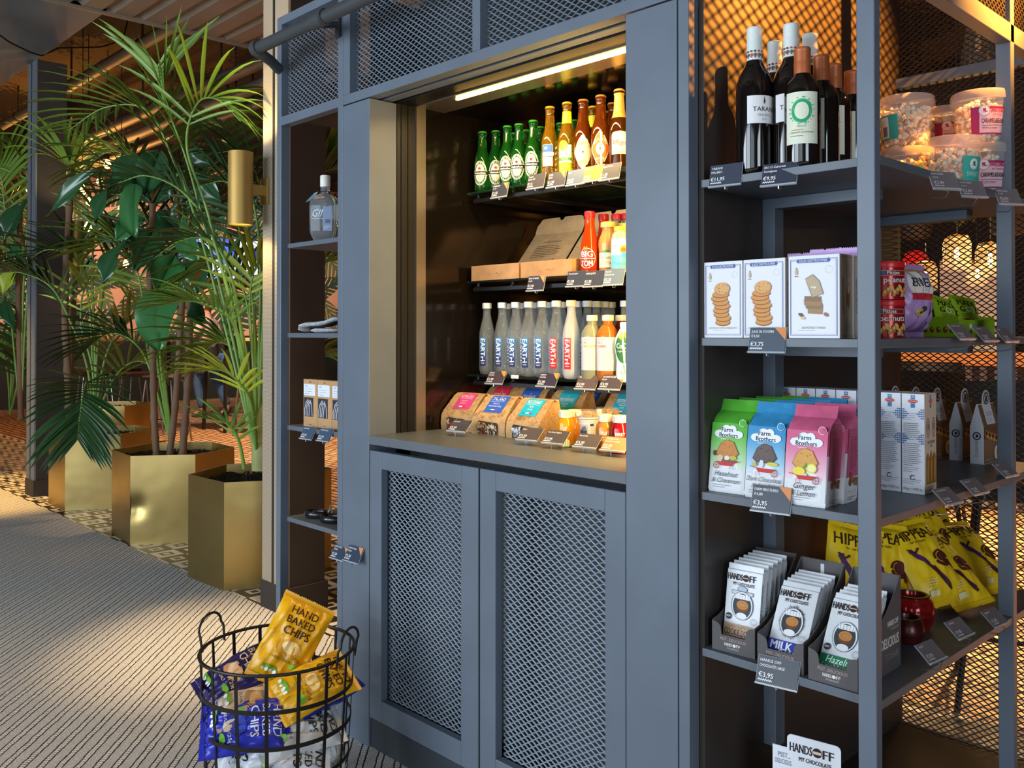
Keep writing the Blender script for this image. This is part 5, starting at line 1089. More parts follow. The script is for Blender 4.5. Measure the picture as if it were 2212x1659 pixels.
def choc_bar(kind, label, parent_loc, rz, back, lift, lean):
    g = {'cookie':'cookie dough chocolate bars in the left tray','milk':'blue banded chocolate bars in the middle tray','hazel':'green banded chocolate bars in the right tray'}[kind]
    ca, sa = math.cos(math.radians(rz)), math.sin(math.radians(rz))
    loc = (parent_loc[0]-back*sa, parent_loc[1]+back*ca, parent_loc[2]+lift); rot = (-math.radians(lean), 0, math.radians(rz))
    if kind in bproto: return dup(bproto[kind], loc, label=label, rot=rot)
    t = thing('chocolate_bar', label, 'chocolate bar', loc, group=g, rot=rot)
    w, h, d = .082, .165, .0085; mb = MB(); hw = w/2
    secs = []
    for z, k in ((.0005,.15),(.010,.15),(.0125,1),(h*.5,1.06),(h-.0125,1),(h-.010,.15),(h,.15)): y0, y1 = d/2-d/2*k, d/2+d/2*k; secs.append([(-hw,y0,z),(-hw*.9,y0-.0006,z),(0,y0-.0008,z),(hw*.9,y0-.0006,z),(hw,y0,z),(hw,y1,z),(-hw,y1,z)])
    mb.loft(secs); n = 26
    for zb, s in ((h,1),(.0005,-1)):
        for k in range(n): x0 = -hw+w*k/n; mb.prism([(x0,zb),(x0+w/n,zb),(x0+w/n/2,zb+s*.0018)], d/2-.0004, d/2+.0004, axis=1)
    mb.build('wrapper', WRAP, t, smooth=True, ang=25)
    bar_art(kind).build(lambda u, v, o: (u, -.0016-o, v), 'front_print', t)
    s = Art(); txt, col = {'cookie':('CHOCOLATE CHIP & COOKIEDOUGH','#5a4f48'),'milk':('MILK into DARK','#2d3fae'),'hazel':('HAZELNUT SEASALT','#4a4646')}[kind]
    s.text(txt, d*.5+.0024, .016, .0055, col, 'l', rot=PI/2, w=h*.7, bold=.0002); s.build(rightmap(hw), 'side_print', t)
    bproto[kind] = t; return t
def tray(label, x, y, rz, side=False):
    t = thing('display_tray', label, 'box', (x, y, S4), math.radians(rz), 'grey cardboard chocolate trays on the fourth corner shelf')
    w, d, hf, hb, e = .100, .200, .062, .182, .0025; m = M('#5a5758', .75, var=.06)
    hw = w/2; mb = MB(); mb.box(-hw,hw,0,d,0,e); mb.box(-hw,hw,d-e,d,e,hb)
    c = .010
    mb.prism([(-hw,e),(hw,e),(hw,hf),(hw*.72,hf-.004),(hw*.60,hf-.010),(hw*.55,hf-.027),(-hw*.55,hf-.027),(-hw*.60,hf-.010),(-hw*.72,hf-.004),(-hw,hf)], 0, e, axis=1)
    side_pts = [(e,e),(d-e,e),(d-e,hb)] + [(d-e-(d-2*e)*k/10, hf+(hb-hf)*(1-k/10)**1.7) for k in range(1,11)]
    for sx in (-hw, hw-e):
        mb.prism(side_pts, sx, sx+e, axis=0)
        tt = [(p[0], p[1]) for p in side_pts[2:]]
        for (a0,b0),(a1,b1) in zip(tt, tt[1:]):
            for k in range(4):
                u0, u1 = k/4, (k+1)/4; p = (a0+(a1-a0)*u0, b0+(b1-b0)*u0); q = (a0+(a1-a0)*u1, b0+(b1-b0)*u1); mb.prism([p, q, ((p[0]+q[0])/2, (p[1]+q[1])/2+.0022)], sx+.0006, sx+e-.0006, axis=0)
    for k in range(24): x0 = -hw+w*k/24; mb.prism([(x0,hb),(x0+w/24,hb),(x0+w/48,hb+.0022)], d-e+.0004, d-.0004, axis=1)
    mb.build('tray', m, t)
    a = Art(); a.text('PSST...DELICIOUS!', 0, .024, .0062, '#b9a59e', w=.060).text('HANDS', -.002, .0135, .0068, '#e6e4e2', 'r', w=.018, squeeze='fill', bold=.0002).ell(.0028,.0168,.0036,.0036,'#e6e4e2',14).text('FF', .0075, .0135, .0068, '#e6e4e2', 'l', w=.009, squeeze='fill', bold=.0002).text('MY CHOCOLATE', 0, .0075, .0036, '#cfcbc8', w=.026)
    a.build(flatmap(0), 'front_print', t)
    s = Art(); s.text('HANDS OFF', d*.93, .092, .011, '#e6e4e2', 'r', w=.052, bold=.0003).text('MY CHOCOLATE', d*.93, .083, .005, '#cfcbc8', 'r', w=.036).text('DELICIOUS', d*.93, .052, .020, '#e6e4e2', 'r', w=.082, squeeze='fill', bold=.0006).text('TO SHARE', d*.93, .027, .013, '#a5948c', 'r', w=.066, squeeze='fill')
    s.build(rightmap(hw), 'side_print', t)
    if side:
        f = Art(); f.rect(-.004,.13,.004,.175,'#d4d6da'); f.build(flatmap(d-e), 'paper_strip', t)
    return t
for kind, x, y, rz, n, lean, back0, step, lift, nm in (('cookie',-1.063,1.662,4,6,9,.030,.0215,.012,'left'),('milk',-.950,1.656,3,5,30,.014,.019,.010,'middle'),('hazel',-.836,1.652,1,4,31,.014,.019,.010,'right')):
    tray({'left':'grey cardboard tray holding tan banded chocolate bars at the left','middle':'grey cardboard tray holding blue banded chocolate bars in the middle','right':'grey cardboard tray holding green banded chocolate bars by the corner post'}[nm], x, y, rz, nm == 'middle')
    q = {'cookie':'tan banded','milk':'blue banded','hazel':'green banded'}[kind]
    for k in range(n):
        lab = '%s chocolate bar at the front of the %s tray' % (q, nm) if k == 0 else ('%s chocolate bar at the very back of the %s tray' % (q, nm) if k == n-1 else '%s chocolate bar in the middle of the row in the %s tray' % (q, nm))
        choc_bar(kind, lab, (x+.0, y, S4), rz, back0+step*k, lift+.0015*k, lean-(0 if kind == 'cookie' else 1)*k*.6)
t = thing('display_box', 'white chocolate display box with a printed header card on the bottom shelf', 'box', (-.92,1.735,.1485), math.radians(10))
MB().box(-.06,.06,0,.13,0,.16).build('box', M('#dfe3ea', .5, var=0), t, bev=.001)
MB().prism([(-.085,.02),(.056,.02),(.056,.292)]+[(.046+.01*math.cos(k*PI/8), .292+.01*math.sin(k*PI/8)) for k in range(5)]+[(-.044+.01*math.cos(PI/2+k*PI/8), .292+.01*math.sin(PI/2+k*PI/8)) for k in range(5)]+[(-.054,.272),(-.085,.272)], -.0025, -.0005, axis=1).build('header_card', M('#dfe3ea', .5, var=0), t)
a = Art(); a.text('HANDS', -.002, .268, .018, '#2a2024', 'r', w=.046, squeeze='fill', bold=.0006).ell(.0085,.277,.0098,.0098,'#3a2522',20).rect(.0,.274,.017,.2795,'#d9c7ba').text('FF', .020, .268, .018, '#2a2024', 'l', w=.022, squeeze='fill', bold=.0006).text('MY CHOCOLATE', .004, .252, .0085, '#2a2024', w=.066, bold=.0002).text('PSST...', -.060, .25, .010, '#7a8698', w=.026).text('DELICIOUS', -.062, .236, .010, '#7a8698', w=.034).ring(.006,.205,.034,.036,.0012,'#9fb0c4',24)
a.build(flatmap(-.0025), 'print', t)
# yellow puff bags and red jars at the side of the fourth shelf
def puff(label, x, y, z, rz, lean, roll, seed, flip=False):
    t = thing('snack_bag', label, 'bag', (x, y, z), group='yellow snack bags on the fourth corner shelf', rot=(-math.radians(lean), math.radians(roll), math.radians(rz)))
    mb, f = pillow(.142, .215, .052, seed, wr=.8); mb.build('bag', M('#ffd31e', .38, var=.05, scale=20), t, smooth=True, ang=60)
    a = Art(); a.text('HIPPEAS', 0, .160, .028, '#4a2a1c', w=.118, squeeze='fill', bold=.0006).text('far out fajita', -.008, .150, .0065, '#4a2a1c', w=.05)
    a.ell(.034,.102,.024,.022,'#5a2420',22).ring(.033,.104,.016,.015,.002,'#d9b414',20,1.6,4.4).poly([(.045,.09),(.056,.072),(.06,.078),(.052,.096)],'#5a2420')
    a.line([(-.045,.135),(-.034,.118),(-.022,.105),(-.006,.085),(.006,.060),(.018,.035)],.013,'#5a2a6a').line([(-.012,.09),(.004,.058),(.020,.028)],.008,'#4a2020').line([(-.05,.138),(-.034,.126),(-.022,.136)],.005,'#4a2020').rect(-.045,.022,-.018,.034,'#efe6b4').lines(-.043,.058,.03,4,.006,.002,'#f2e8b0',2)
    a.build(f, 'print', t, eps=.0006, cut=.011); return t
puff('yellow snack bag lowest in front, leaning toward the shelf edge', -.80, 2.31, S4+.022, 72, 50, -4, 21)
puff('yellow snack bag to the right of the front one, near the rear post', -.80, 2.475, S4+.022, 74, 47, 2, 22)
puff('yellow snack bag behind and left of the front yellow bag', -.845, 2.24, S4+.03, 66, 36, -6, 23)
puff('yellow snack bag leaning at the back, its heading half covered', -.90, 2.40, S4+.055, 68, 38, 4, 24)
puff('yellow snack bag standing behind the chocolate trays, left one', -1.0, 2.05, S4+.010, 50, 16, 14, 25)
puff('yellow snack bag standing behind the chocolate trays, right one', -.95, 2.13, S4+.012, 52, 22, 10, 26)
puff('yellow snack bag at the top of the heap against the mesh', -.95, 2.52, S4+.05, 66, 30, 3, 27)
def jar(label, x, y, r, col, rg):
    t = thing('candle_jar', label, 'jar', (x, y, S4), group='red tinted jars on the fourth corner shelf')
    pr = [(r*.55,0),(r*.78,.004),(r*.98,r*.55),(r,r*.85),(r*.9,r*1.3),(r*.72,r*1.5)]
    MB().lathe([(0,0)]+pr+[(r*.66,r*1.48),(r*.6,r*1.2),(0,r*1.1)], 32).build('jar', M(col, rg, metal=.25, var=.25, scale=60), t, smooth=True, ang=35)
    MB().lathe([(r*.74,r*1.49),(r*.78,r*1.52),(r*.74,r*1.56),(r*.62,r*1.56),(r*.6,r*1.5)], 28, cap=False).build('rim', M('#4a4442', .2, metal=.8, var=0), t, smooth=True); return t
jar('glossy red round jar with a dark metal rim', -.872, 2.105, .050, '#a01a1a', .12)
jar('smaller dark wine red jar in front of the red one', -.838, 2.0, .036, '#4a1414', .3)
# price tags of the corner shelving
TF = 'price tags along the front of the corner shelving'
ftag(1565,376,1.638,['TARANI','MALBEC'],'€11,95','dark price tag below the white capped wine reading €11,95','#3a4252',None,12,TF,rotz=6)
ftag(1681,373,1.638,['BIO O Cabernet','Sauvignon'],'€9,95','dark price tag below the copper capped wine reading €9,95','#363c4c',None,16,TF,rotz=8)
ftag(1655,733,1.636,['JULES DE STOOPER','€4,50'],'€3,75','price tag with orange corner below the white biscuit boxes','#4c5866','#e0925c',14,TF,rotz=6,s=1.08)
ftag(1663,1078,1.634,['FARM BROTHERS','€4,80'],'€3,95','price tag with orange corner below the biscuit bags','#363c4a','#e0925c',16,TF,rotz=8,s=1.12)
ftag(1676,1453,1.630,['HANDS OFF','CHOCOLATE LARGE'],'€3,95','dark price tag below the chocolate trays','#333a44',None,22,TF,rotz=10,s=1.15)
TS = 'smoky price tags along the side of the corner shelving'
def stag(px, y, lines, price, label, tilt=48, rz=84, col='#8a8084'):
    p = on(0, px, y, -.712); p.z -= .014
    return price_tag(lines, price, p, rz, tilt, label, TS, col, None, 'wire', .86, .12, '#d6ccd0', .55)
for a in ((2046,392,['POPCORN','sweet'],'€2,95','tilted price tag under the front popcorn tub, nearest the corner post'),(2106,410,['POPCORN','honey'],'€2,95','tilted price tag under the lower popcorn tubs'),(2184,427,['POPCORN','€3,75'],'€2,95','tilted price tag past the popcorn tubs by the rear post')): stag(*a, tilt=24, rz=60)
for a in ((2090,717,['MADE GOOD'],'€2,25','tilted price tag left of the green tray front'),(2141,722,['POPPEDS'],'€2,50','tilted price tag right below the green tray'),(2186,724,['CHIPS'],'€2,95','tilted price tag overlapping the rear post beside the green tray')): stag(*a, tilt=40)
for a in ((2062,1072,['STROOPWAFELS'],'€4,50','tilted price tag below the right end of the tall white boxes'),(2120,1051,['Clogs mix'],'€3,50','tilted price tag in front of the brown gift bags'),(2186,1014,['Clogs'],'€3,95','tilted price tag at the rear post below the gift bags')): stag(*a)
for a in ((2026,1410,['NUTS'],'€2,95','tilted price tag by the dark red jar on the fourth shelf'),(2087,1359,['CANDLE'],'€9,95','tilted price tag by the glossy red jar'),(2163,1335,['HIPPEAS'],'€2,95','tilted price tag below the yellow snack bags')): stag(*a)
# ------------------------------------------------------------------ goods on the narrow left shelf
L1, L2, L3, L4 = (z + .0003 for z in LZ)
t = thing('gin_bottle', 'clear square shouldered bottle with a white stopper and a pale blue tag', 'bottle', (-2.738,1.71,L1), math.radians(40))
def rsq(hw, hd, c, z, n=4):
    p = []
    for sx, sy, a0 in ((1,1,0),(-1,1,PI/2),(-1,-1,PI),(1,-1,1.5*PI)):
        for k in range(n+1): a = a0+PI/2*k/n; p.append((sx*(hw-c)+c*math.cos(a), sy*(hd-c)+c*math.sin(a), z))
    return p
secs = [rsq(.030,.020,.010,0), rsq(.036,.026,.012,.004), rsq(.046,.033,.015,.025), rsq(.049,.036,.016,.04), rsq(.050,.037,.016,.125), rsq(.048,.036,.02,.143), rsq(.040,.031,.022,.156), rsq(.026,.022,.020,.165), rsq(.0165,.0165,.0160,.172), rsq(.0155,.0155,.0150,.198), rsq(.0165,.0165,.0160,.200)]
MB().loft(secs).build('glass', M('#dfe8f2', .03, trans=.85, ior=1.3, var=0), t, smooth=True, ang=50)
MB().lathe([(.0172,.193),(.0178,.196),(.0178,.230),(.0165,.233),(0,.233)], 24).build('stopper', M('#e6e2da', .45, var=0), t, smooth=True, ang=40)
a = Art(); a.text('GIN', -.012, .085, .026, '#cfe2f4', w=.05, shear=.3).line([(-.035,.078),(.03,.078)],.001,'#cfe2f4').rect(.004,.035,.036,.120,'#7d8aa6'); a.lines(.008,.05,.024,2,.006,.002,'#c4d0e2',2)
for k in range(9): a.rect(.012+.002*k,.062,.013+.002*k,.075,'#4a5570')
a.build(flatmap(-.0372), 'label', t)
mb = MB().tube([(.016*math.cos(k*PI/8), .016*math.sin(k*PI/8)-.0, .176) for k in range(16)], .0012, 6, closed=True).tube([(-.010,-.014,.176),(-.018,-.026,.172)], .0012, 6)
mb.build('cord', M('#1d1c1e', .6, var=0), t)
mb = MB(); lf = [(-.018,-.026,.173),(-.030,-.030,.168),(-.044,-.040,.150),(-.056,-.047,.134),(-.044,-.036,.140),(-.028,-.026,.156)]
mb.add([(x,y,z) for x,y,z in lf]+[(x,y+.002,z+.001) for x,y,z in lf], [tuple(range(6)),tuple(range(6,12))[::-1]]+[(k,6+k,6+(k+1)%6,(k+1)%6) for k in range(6)]); mb.build('leaf_tag', M('#8fc0d8', .5, var=0), t)
# folded knitted cloth
t = thing('knitted_socks', 'folded pair of pale grey knitted socks with dark edging', 'socks', (-2.735,1.70,L2), math.radians(30))
KN = M('#dfe6ee', .95, var=.15, scale=140, bump=.6, bscale=260)
def sock(path, w, th, name, mat):
    mb = MB(); secs = []
    for i, (x, z, k) in enumerate(path):
        a = path[min(i+1,len(path)-1)]; b = path[max(i-1,0)]; dx, dz = a[0]-b[0], a[1]-b[1]; l = math.hypot(dx,dz); nx, nz = -dz/l, dx/l; q = []
        for j in range(14):
            an = 2*PI*j/14; q.append((x+nx*th*k*math.sin(an), w/2*(.8+.2*k)*math.cos(an), max(.0002, z+nz*th*k*math.sin(an))))
        secs.append(q)
    mb.loft(secs); return mb.build(name, mat, t, smooth=True, ang=80)
sock([(.075,.009,.3),(.072,.009,1),(.02,.009,1),(-.022,.009,1),(-.03,.009,.5)], .075, .0085, 'lower_sock', KN)
sock([(-.06,.006,.3),(-.075,.014,.9),(-.073,.024,1),(-.055,.029,1),(-.02,.030,1),(.02,.035,1),(.05,.046,1.1),(.078,.050,.9),(.084,.049,.3)], .08, .009, 'upper_sock', KN)
sock([(-.045,.0205,.3),(-.03,.0205,1),(.01,.0225,1),(.035,.030,1),(.06,.037,1),(.078,.042,.4)], .082, .0028, 'dark_edging', M('#26282b', .9, var=0))
# cable boxes
def cable_box(label, x, rz=2):
    w, d, h = .086, .032, .166; t = thing('cable_box', label, 'box', (x,1.668,L3), math.radians(rz), 'kraft cable boxes on the left shelf')
    MB().box(-w/2,w/2,0,d,0,h).build('box', M('#bd9468', .75, var=.08, scale=30), t, bev=.001)
    a = Art(); a.rect(-w*.47,h*.66,w*.36,h*.90,'#dfe6ef').text('USB', -w*.38, h*.84, .006, '#5a70a8', 'l').lines(-w*.38,h*.79,w*.6,3,.008,.0016,'#9fb0c8',3)
    a.rect(-w*.42,h*.22,w*.22,h*.62,'#33323c')
    for k in range(4): a.line([(-w*.36+w*.10*k,h*.23),(-w*.38+w*.12*k,h*.36),(-w*.28+w*.10*k,h*.50),(-w*.12+w*.07*k,h*.58-.004*k)],.0026,'#dfe2ea')
    a.line([(w*.02,h*.57),(w*.14,h*.45),(w*.17,h*.23)],.0026,'#dfe2ea').rect(-w*.05,h*.94,w*.08,h*.955,'#3a2a20').rect(-w*.05,h*.05,w*.08,h*.062,'#3a2a20')
    a.build(flatmap(0), 'front_print', t); return t
cable_box('kraft box with white cables behind its window, left of three', -2.765); cable_box('kraft box with white cables, middle of three', -2.673); cable_box('kraft box half hidden behind the fridge post', -2.5815)
TL = 'price tags at the left shelf'
ftag(660,934,1.625,['ADAPTERS'],'€12,95','blue grey price tag under the leftmost kraft cable box','#46586c',None,26,TL,rotz=3,s=.95); ftag(697,938,1.625,['PHONE CABLE'],'€12,95','blue grey price tag under the middle kraft cable box','#46586c',None,26,TL,rotz=3,s=.95)
ftag(727,1192,1.600,['EARPHONES','€20,00'],'€2,30','tilted price tag with orange corner half over the left shelf edge','#3a4456','#e0925c',30,TL,rotz=2,s=1.0); ftag(757,1196,1.592,['EARPHONES','€20,00'],'€2,30','tilted price tag with orange corner in front of the fridge post','#3a4456','#e0925c',30,TL,rotz=2,s=1.05)
def ring(label, x, y, rz):
    t = thing('headphones', label, 'headphones', (x,y,L4), math.radians(rz), 'black oval rings on the left shelf')
    mb = MB(); n = 40; vs = []; fs = []; m = 10
    for i in range(n):
        a = 2*PI*i/n
        for j in range(m):
            b = 2*PI*j/m; q = .006*math.cos(b); vs.append(((.042+q)*math.cos(a), (.030+q)*math.sin(a), .0115+.0112*math.sin(b)))
    for i in range(n):
        for j in range(m): fs.append((i*m+j, ((i+1)%n)*m+j, ((i+1)%n)*m+(j+1)%m, i*m+(j+1)%m))
    mb.add(vs, fs); mb.build('band', M('#1a1c1f', .22, var=0), t, smooth=True, ang=80)
    mb = MB().tube([(.044,.0,.018),(.050,.006,.03),(.047,.012,.042),(.054,.016,.024),(.058,.006,.018)], .0018, 6); mb.build('wire', M('#b9bec4', .3, metal=.8, var=0), t, smooth=True)
    return t
ring('black oval ring with a wire loop at the left end of the lowest left shelf', -2.800, 1.718, 22); ring('black oval ring half hidden behind the fridge post', -2.690, 1.712, 22)
# ------------------------------------------------------------------ wire basket with chip bags
BC = Vector((-2.29,1.28,0)); br = Vector((.488,.873,0)); bf = Vector((-.873,.488,0))
bk = thing('wire_basket', 'round black wire basket full of chip bags on the carpet', 'basket', tuple(BC))
BM = M('#1f1d1c', .45, metal=.4, var=0)
def brad(z): return .186+.024*(z/.4)**.8
def ringpts(z, n=48): return [(brad(z)*math.cos(2*PI*k/n), brad(z)*math.sin(2*PI*k/n), z) for k in range(n)]
MB().tube(ringpts(.402), .0048, 8, closed=True).build('rim', BM, bk, smooth=True)
def band(z, hgt=.011):
    mb = MB(); n = 64; vs = []; fs = []
    for k in range(n):
        c, s_ = math.cos(2*PI*k/n), math.sin(2*PI*k/n)
        for dr, dz in ((0,-hgt/2),(.0025,-hgt/2),(.0025,hgt/2),(0,hgt/2)): r = brad(z)+dr; vs.append((r*c, r*s_, z+dz))
    for k in range(n):
        for q in range(4): r2 = (q+1) % 4; fs.append((k*4+q, ((k+1)%n)*4+q, ((k+1)%n)*4+r2, k*4+r2))
    mb.add(vs, fs); mb.build('hoop', BM, bk)
for z in (.305,.208,.108): band(z)
MB().tube(ringpts(.006), .005, 8, closed=True).build('bottom_ring', BM, bk, smooth=True)
mb = MB()
for k in range(5): x = -.14+.07*k; l = math.sqrt(.18**2-x*x); mb.tube([(x,-l,.006),(x,l,.006)], .003, 6)
for k in range(5): x = -.14+.07*k; l = math.sqrt(.18**2-x*x); mb.tube([(-l,x,.007),(l,x,.007)], .003, 6)
mb.build('bottom_grid', BM, bk)
for k in range(16):
    an = 2*PI*(k+.35)/16; c, s_ = math.cos(an), math.sin(an); mb = MB(); pts = [Vector((brad(z)*c, brad(z)*s_, z)) for z in (.006,.1,.2,.3,.402)]; tn = Vector((-s_,c,0))
    vs = []; 
    for p in pts:
        for a_, b_ in ((-.0048,-.0012),(.0048,-.0012),(.0048,.0012),(-.0048,.0012)): vs.append(p+tn*a_+Vector((c,s_,0))*b_)
    fs = [(i*4+q, i*4+(q+1)%4, i*4+4+(q+1)%4, i*4+4+q) for i in range(4) for q in range(4)]+[(3,2,1,0),(16,17,18,19)]
    mb.add(vs, fs); mb.build('upright_bar', BM, bk)
for sg in (-1, 1):
    out = (br*math.cos(.55) - bf*math.sin(.55))*sg; tn = (bf*math.cos(.55) + br*math.sin(.55)); ctr = out*brad(.4)
    pts = [ctr*1.0+tn*(-.052)+Vector((0,0,.385)), ctr+tn*(-.055)+Vector((0,0,.43))+out*.006] + [ctr+tn*(-.052*math.cos(PI*k/10))+out*.012+Vector((0,0,.44+.038*math.sin(PI*k/10))) for k in range(11)] + [ctr+tn*.055+Vector((0,0,.43))+out*.006, ctr+tn*.052+Vector((0,0,.385))]
    MB().tube(pts, .0036, 8).build('handle', BM, bk, smooth=True)
def chip_art(col, kind):
    a = Art(); d = {'yellow':'#4a2410','blue':'#e6e9f4','white':'#2a2a30','purple':'#f0d9a8','cream':'#4a2a5c'}[kind]
    a.text('HAND', 0, .196, .020, d, w=.1, squeeze=None, bold=.0006).text('BAKED', 0, .168, .020, d, w=.1, bold=.0006).text('CHIPS', 0, .138, .022, d, w=.1, bold=.0007)
    a.ell(0,.105,.036,.024,{'yellow':'#d9a03c','blue':'#2a3aa0','white':'#cfd3d8','purple':'#d9a878','cream':'#b08a5c'}[kind],24).ell(.004,.108,.028,.017,{'yellow':'#f0d896','blue':'#3a4ab4','white':'#dfe2e6','purple':'#e6c4a0','cream':'#c9a074'}[kind],22)
    a.text('CHEESE ONION' if kind == 'yellow' else 'SEASALT', -.01, .068, .0075, d, w=.066).text('125g', .034, .080, .009, d)
    a.ell(.034,.064,.012,.008,'#7ac043',14).rect(-.05,.036,-.008,.046,'#6aae3a')
    for k in range(4): a.ell(-.046+.0125*k,.034,.0048,.0056,'#eef2e6',12)
    return a
CH = {'yellow':'#e2ac12','blue':'#2b34b0','white':'#c9ced3','purple':'#2c2560','cream':'#cdb79c'}
def chips(label, kind, a_, dpt, z, lean, roll, spin=0, seed=1, w=.165, h=.235, d=.062):
    # bag centre given across / away / up from the basket centre; leaned back, rolled in its own plane, spun about the vertical
    t = thing('chip_bag', label, 'bag', group='chip bags in the wire basket'); c = BC + br*a_ + bf*dpt + Vector((0,0,z))
    Rm = Matrix.Rotation(math.radians(60.8+spin),3,'Z') @ Matrix.Rotation(-math.radians(lean),3,'X') @ Matrix.Rotation(math.radians(roll),3,'Y')
    t.rotation_euler = Rm.to_euler(); t.location = c - Rm @ Vector((0,0,h/2))
    mb, f = pillow(w, h, d, seed, crimp=.014, wr=1.7); mb.build('bag', M(CH[kind], .28, var=.06, scale=18), t, smooth=True, ang=60)
    chip_art(CH[kind], kind).build(f, 'print', t, eps=.0006, cut=.012); return t
chips('large yellow chip bag standing upright and poking out of the basket', 'yellow', .035, .03, .405, 14, 30, 8, 31, w=.16, h=.245)
chips('yellow chip bag lying on its side against the standing yellow one', 'yellow', .095, -.035, .298, 48, 72, 10, 32, w=.14)
chips('navy chip bag leaning on the far left rim of the basket', 'purple', -.105, .05, .315, 52, 52, -12, 33, w=.13)
chips('cream chip bag with purple lettering lying under the yellow bags', 'cream', -.05, -.04, .262, 62, 78, 0, 34, w=.14)
chips('bright blue chip bag pressed against the left front bars', 'blue', -.085, -.085, .225, 40, 84, -10, 35, w=.14, d=.075)
chips('dark blue chip bag at the right rim under the lying yellow bag', 'blue', .115, .02, .262, 66, 66, 14, 36, w=.13)
chips('white chip bag in the middle of the basket', 'white', .055, -.07, .195, 58, 80, 6, 37, w=.15, d=.075)
chips('white chip bag lying crosswise below the middle hoop', 'white', .02, -.105, .142, 50, 92, 0, 38, w=.13)
chips('white chip bag standing at the lower left bars', 'white', -.105, -.075, .11, 12, 8, -30, 39, w=.13, h=.2)
chips('yellow chip bag at the bottom front of the basket', 'yellow', .01, -.118, .075, 16, 58, 0, 40, w=.12, h=.19)
chips('white chip bag standing at the lower right bars', 'white', .115, -.055, .12, 8, -6, 30, 41, w=.13, h=.2)
chips('blue chip bag low in the basket behind the white ones', 'blue', .06, -.02, .09, 30, 70, 0, 42, w=.14, h=.2)
# ------------------------------------------------------------------ brass planters with palms
BR = NT('hammered_brass', .36); BR.b.inputs['Metallic'].default_value = 1
_n = BR.noise(2.2, 4); BR.b.inputs['Roughness'].default_value = .36
_br = BR.mix(BR('MULTIPLY', BR('GREATER_THAN', _n, .3), _n), '#94804c', '#cdb273')
BRASS = BR.done(_br, BR.noise(3.2, 2), .03, .22)
SOIL = M('#17120f', .95, var=.4, scale=60, bump=1, bscale=90)
def hexpts(c, a0, r, n=6): return [(c[0]+r*math.cos(a0+k*PI/3), c[1]+r*math.sin(a0+k*PI/3)) for k in range(6)]
def planter(root, c, a0, r, h, soil_z, dent=None):
    # root sits at (c, 0); open hexagonal sheet box with a folded rim, slightly bowed sheets
    mb = MB(); P = hexpts((0,0), a0, r); nv, nu = 10, 10
    def wall(inset, flip):
        for k in range(6):
            p, q = Vector(P[k]), Vector(P[(k+1)%6]); nrm = Vector(((p+q)/2)).normalized()
            def f(u, v):
                b = .004*math.sin(PI*u)*math.sin(PI*v*.9+.2); x = p+(q-p)*u+nrm*(b-inset); z = v*h
                if dent and k == dent[0]:
                    d2 = ((u-dent[1])/.12)**2+((v-dent[2])/.10)**2; x = x-nrm*.022*math.exp(-d2)
                return (x.x, x.y, z)
            mb.grid(f, nu*2, nv*2, flip=flip)
    wall(0, False); wall(.004, True)
    for k in range(6):
        p, q = Vector(P[k]), Vector(P[(k+1)%6]); i = (r-.005)/r
        mb.add([(p.x,p.y,h),(q.x,q.y,h),(q.x*i,q.y*i,h),(p.x*i,p.y*i,h)], [(0,1,2,3)])
    mb.build('planter', BRASS, root, smooth=True, ang=25)
    r2 = r*.985; rr = random.Random(int(c[0]*100))
    mb = MB(); mb.grid(lambda u, v: (lambda rad, an: (rad*math.cos(an), rad*math.sin(an), soil_z+.012*math.sin(rad*30+an*3)+rr.uniform(-.006,.006)))(u*r2*(math.cos(PI/6)/max(math.cos(((2*PI*v-a0) % (PI/3))-PI/6), .5)), 2*PI*v), 14, 48)
    for k in range(160):
        an = rr.uniform(0,2*PI); q = r*.82*math.sqrt(rr.random()); s = rr.uniform(.006,.016)
        mb.xf = Matrix.Translation((q*math.cos(an), q*math.sin(an), soil_z+.010)) @ Euler((rr.uniform(0,3),rr.uniform(0,3),rr.uniform(0,3))).to_matrix().to_4x4(); mb.box(-s,s,-s*.5,s*.5,-s*.25,s*.25)
    mb.xf = None; mb.build('soil', SOIL, root)
def bez(pts, n):
    # smooth curve through the points (Catmull-Rom)
    P = [pts[0]*2-pts[1]] + list(pts) + [pts[-1]*2-pts[-2]]; out = []; m = len(pts)-1
    for i in range(n+1):
        s = i/n*m; k = min(int(s), m-1); t = s-k; a, b, c, d = P[k:k+4]
        out.append(.5*((2*b)+(c-a)*t+(2*a-5*b+4*c-d)*t*t+(3*b-a-3*c+d)*t**3))
    return out
def leafmat(name, c1, c2, rough=.38, back=None):
    k = NT(name, rough); k.b.inputs['Specular IOR Level'].default_value = .5
    return k.done(k.mix(k.noise(3.5, 2), c1, c2))
PALM = leafmat('palm_leaf', '#3f6a22', '#7f9e3a'); PALMD = leafmat('dark_palm_leaf', '#1c3a1c', '#33582c'); PALMY = leafmat('yellow_lit_palm_leaf', '#7f9a2a', '#c3c23c'); STALK = leafmat('palm_stalk', '#5f8a3c', '#86a84e', .45)  # yellow variant has the sconce's warm light painted into its colour
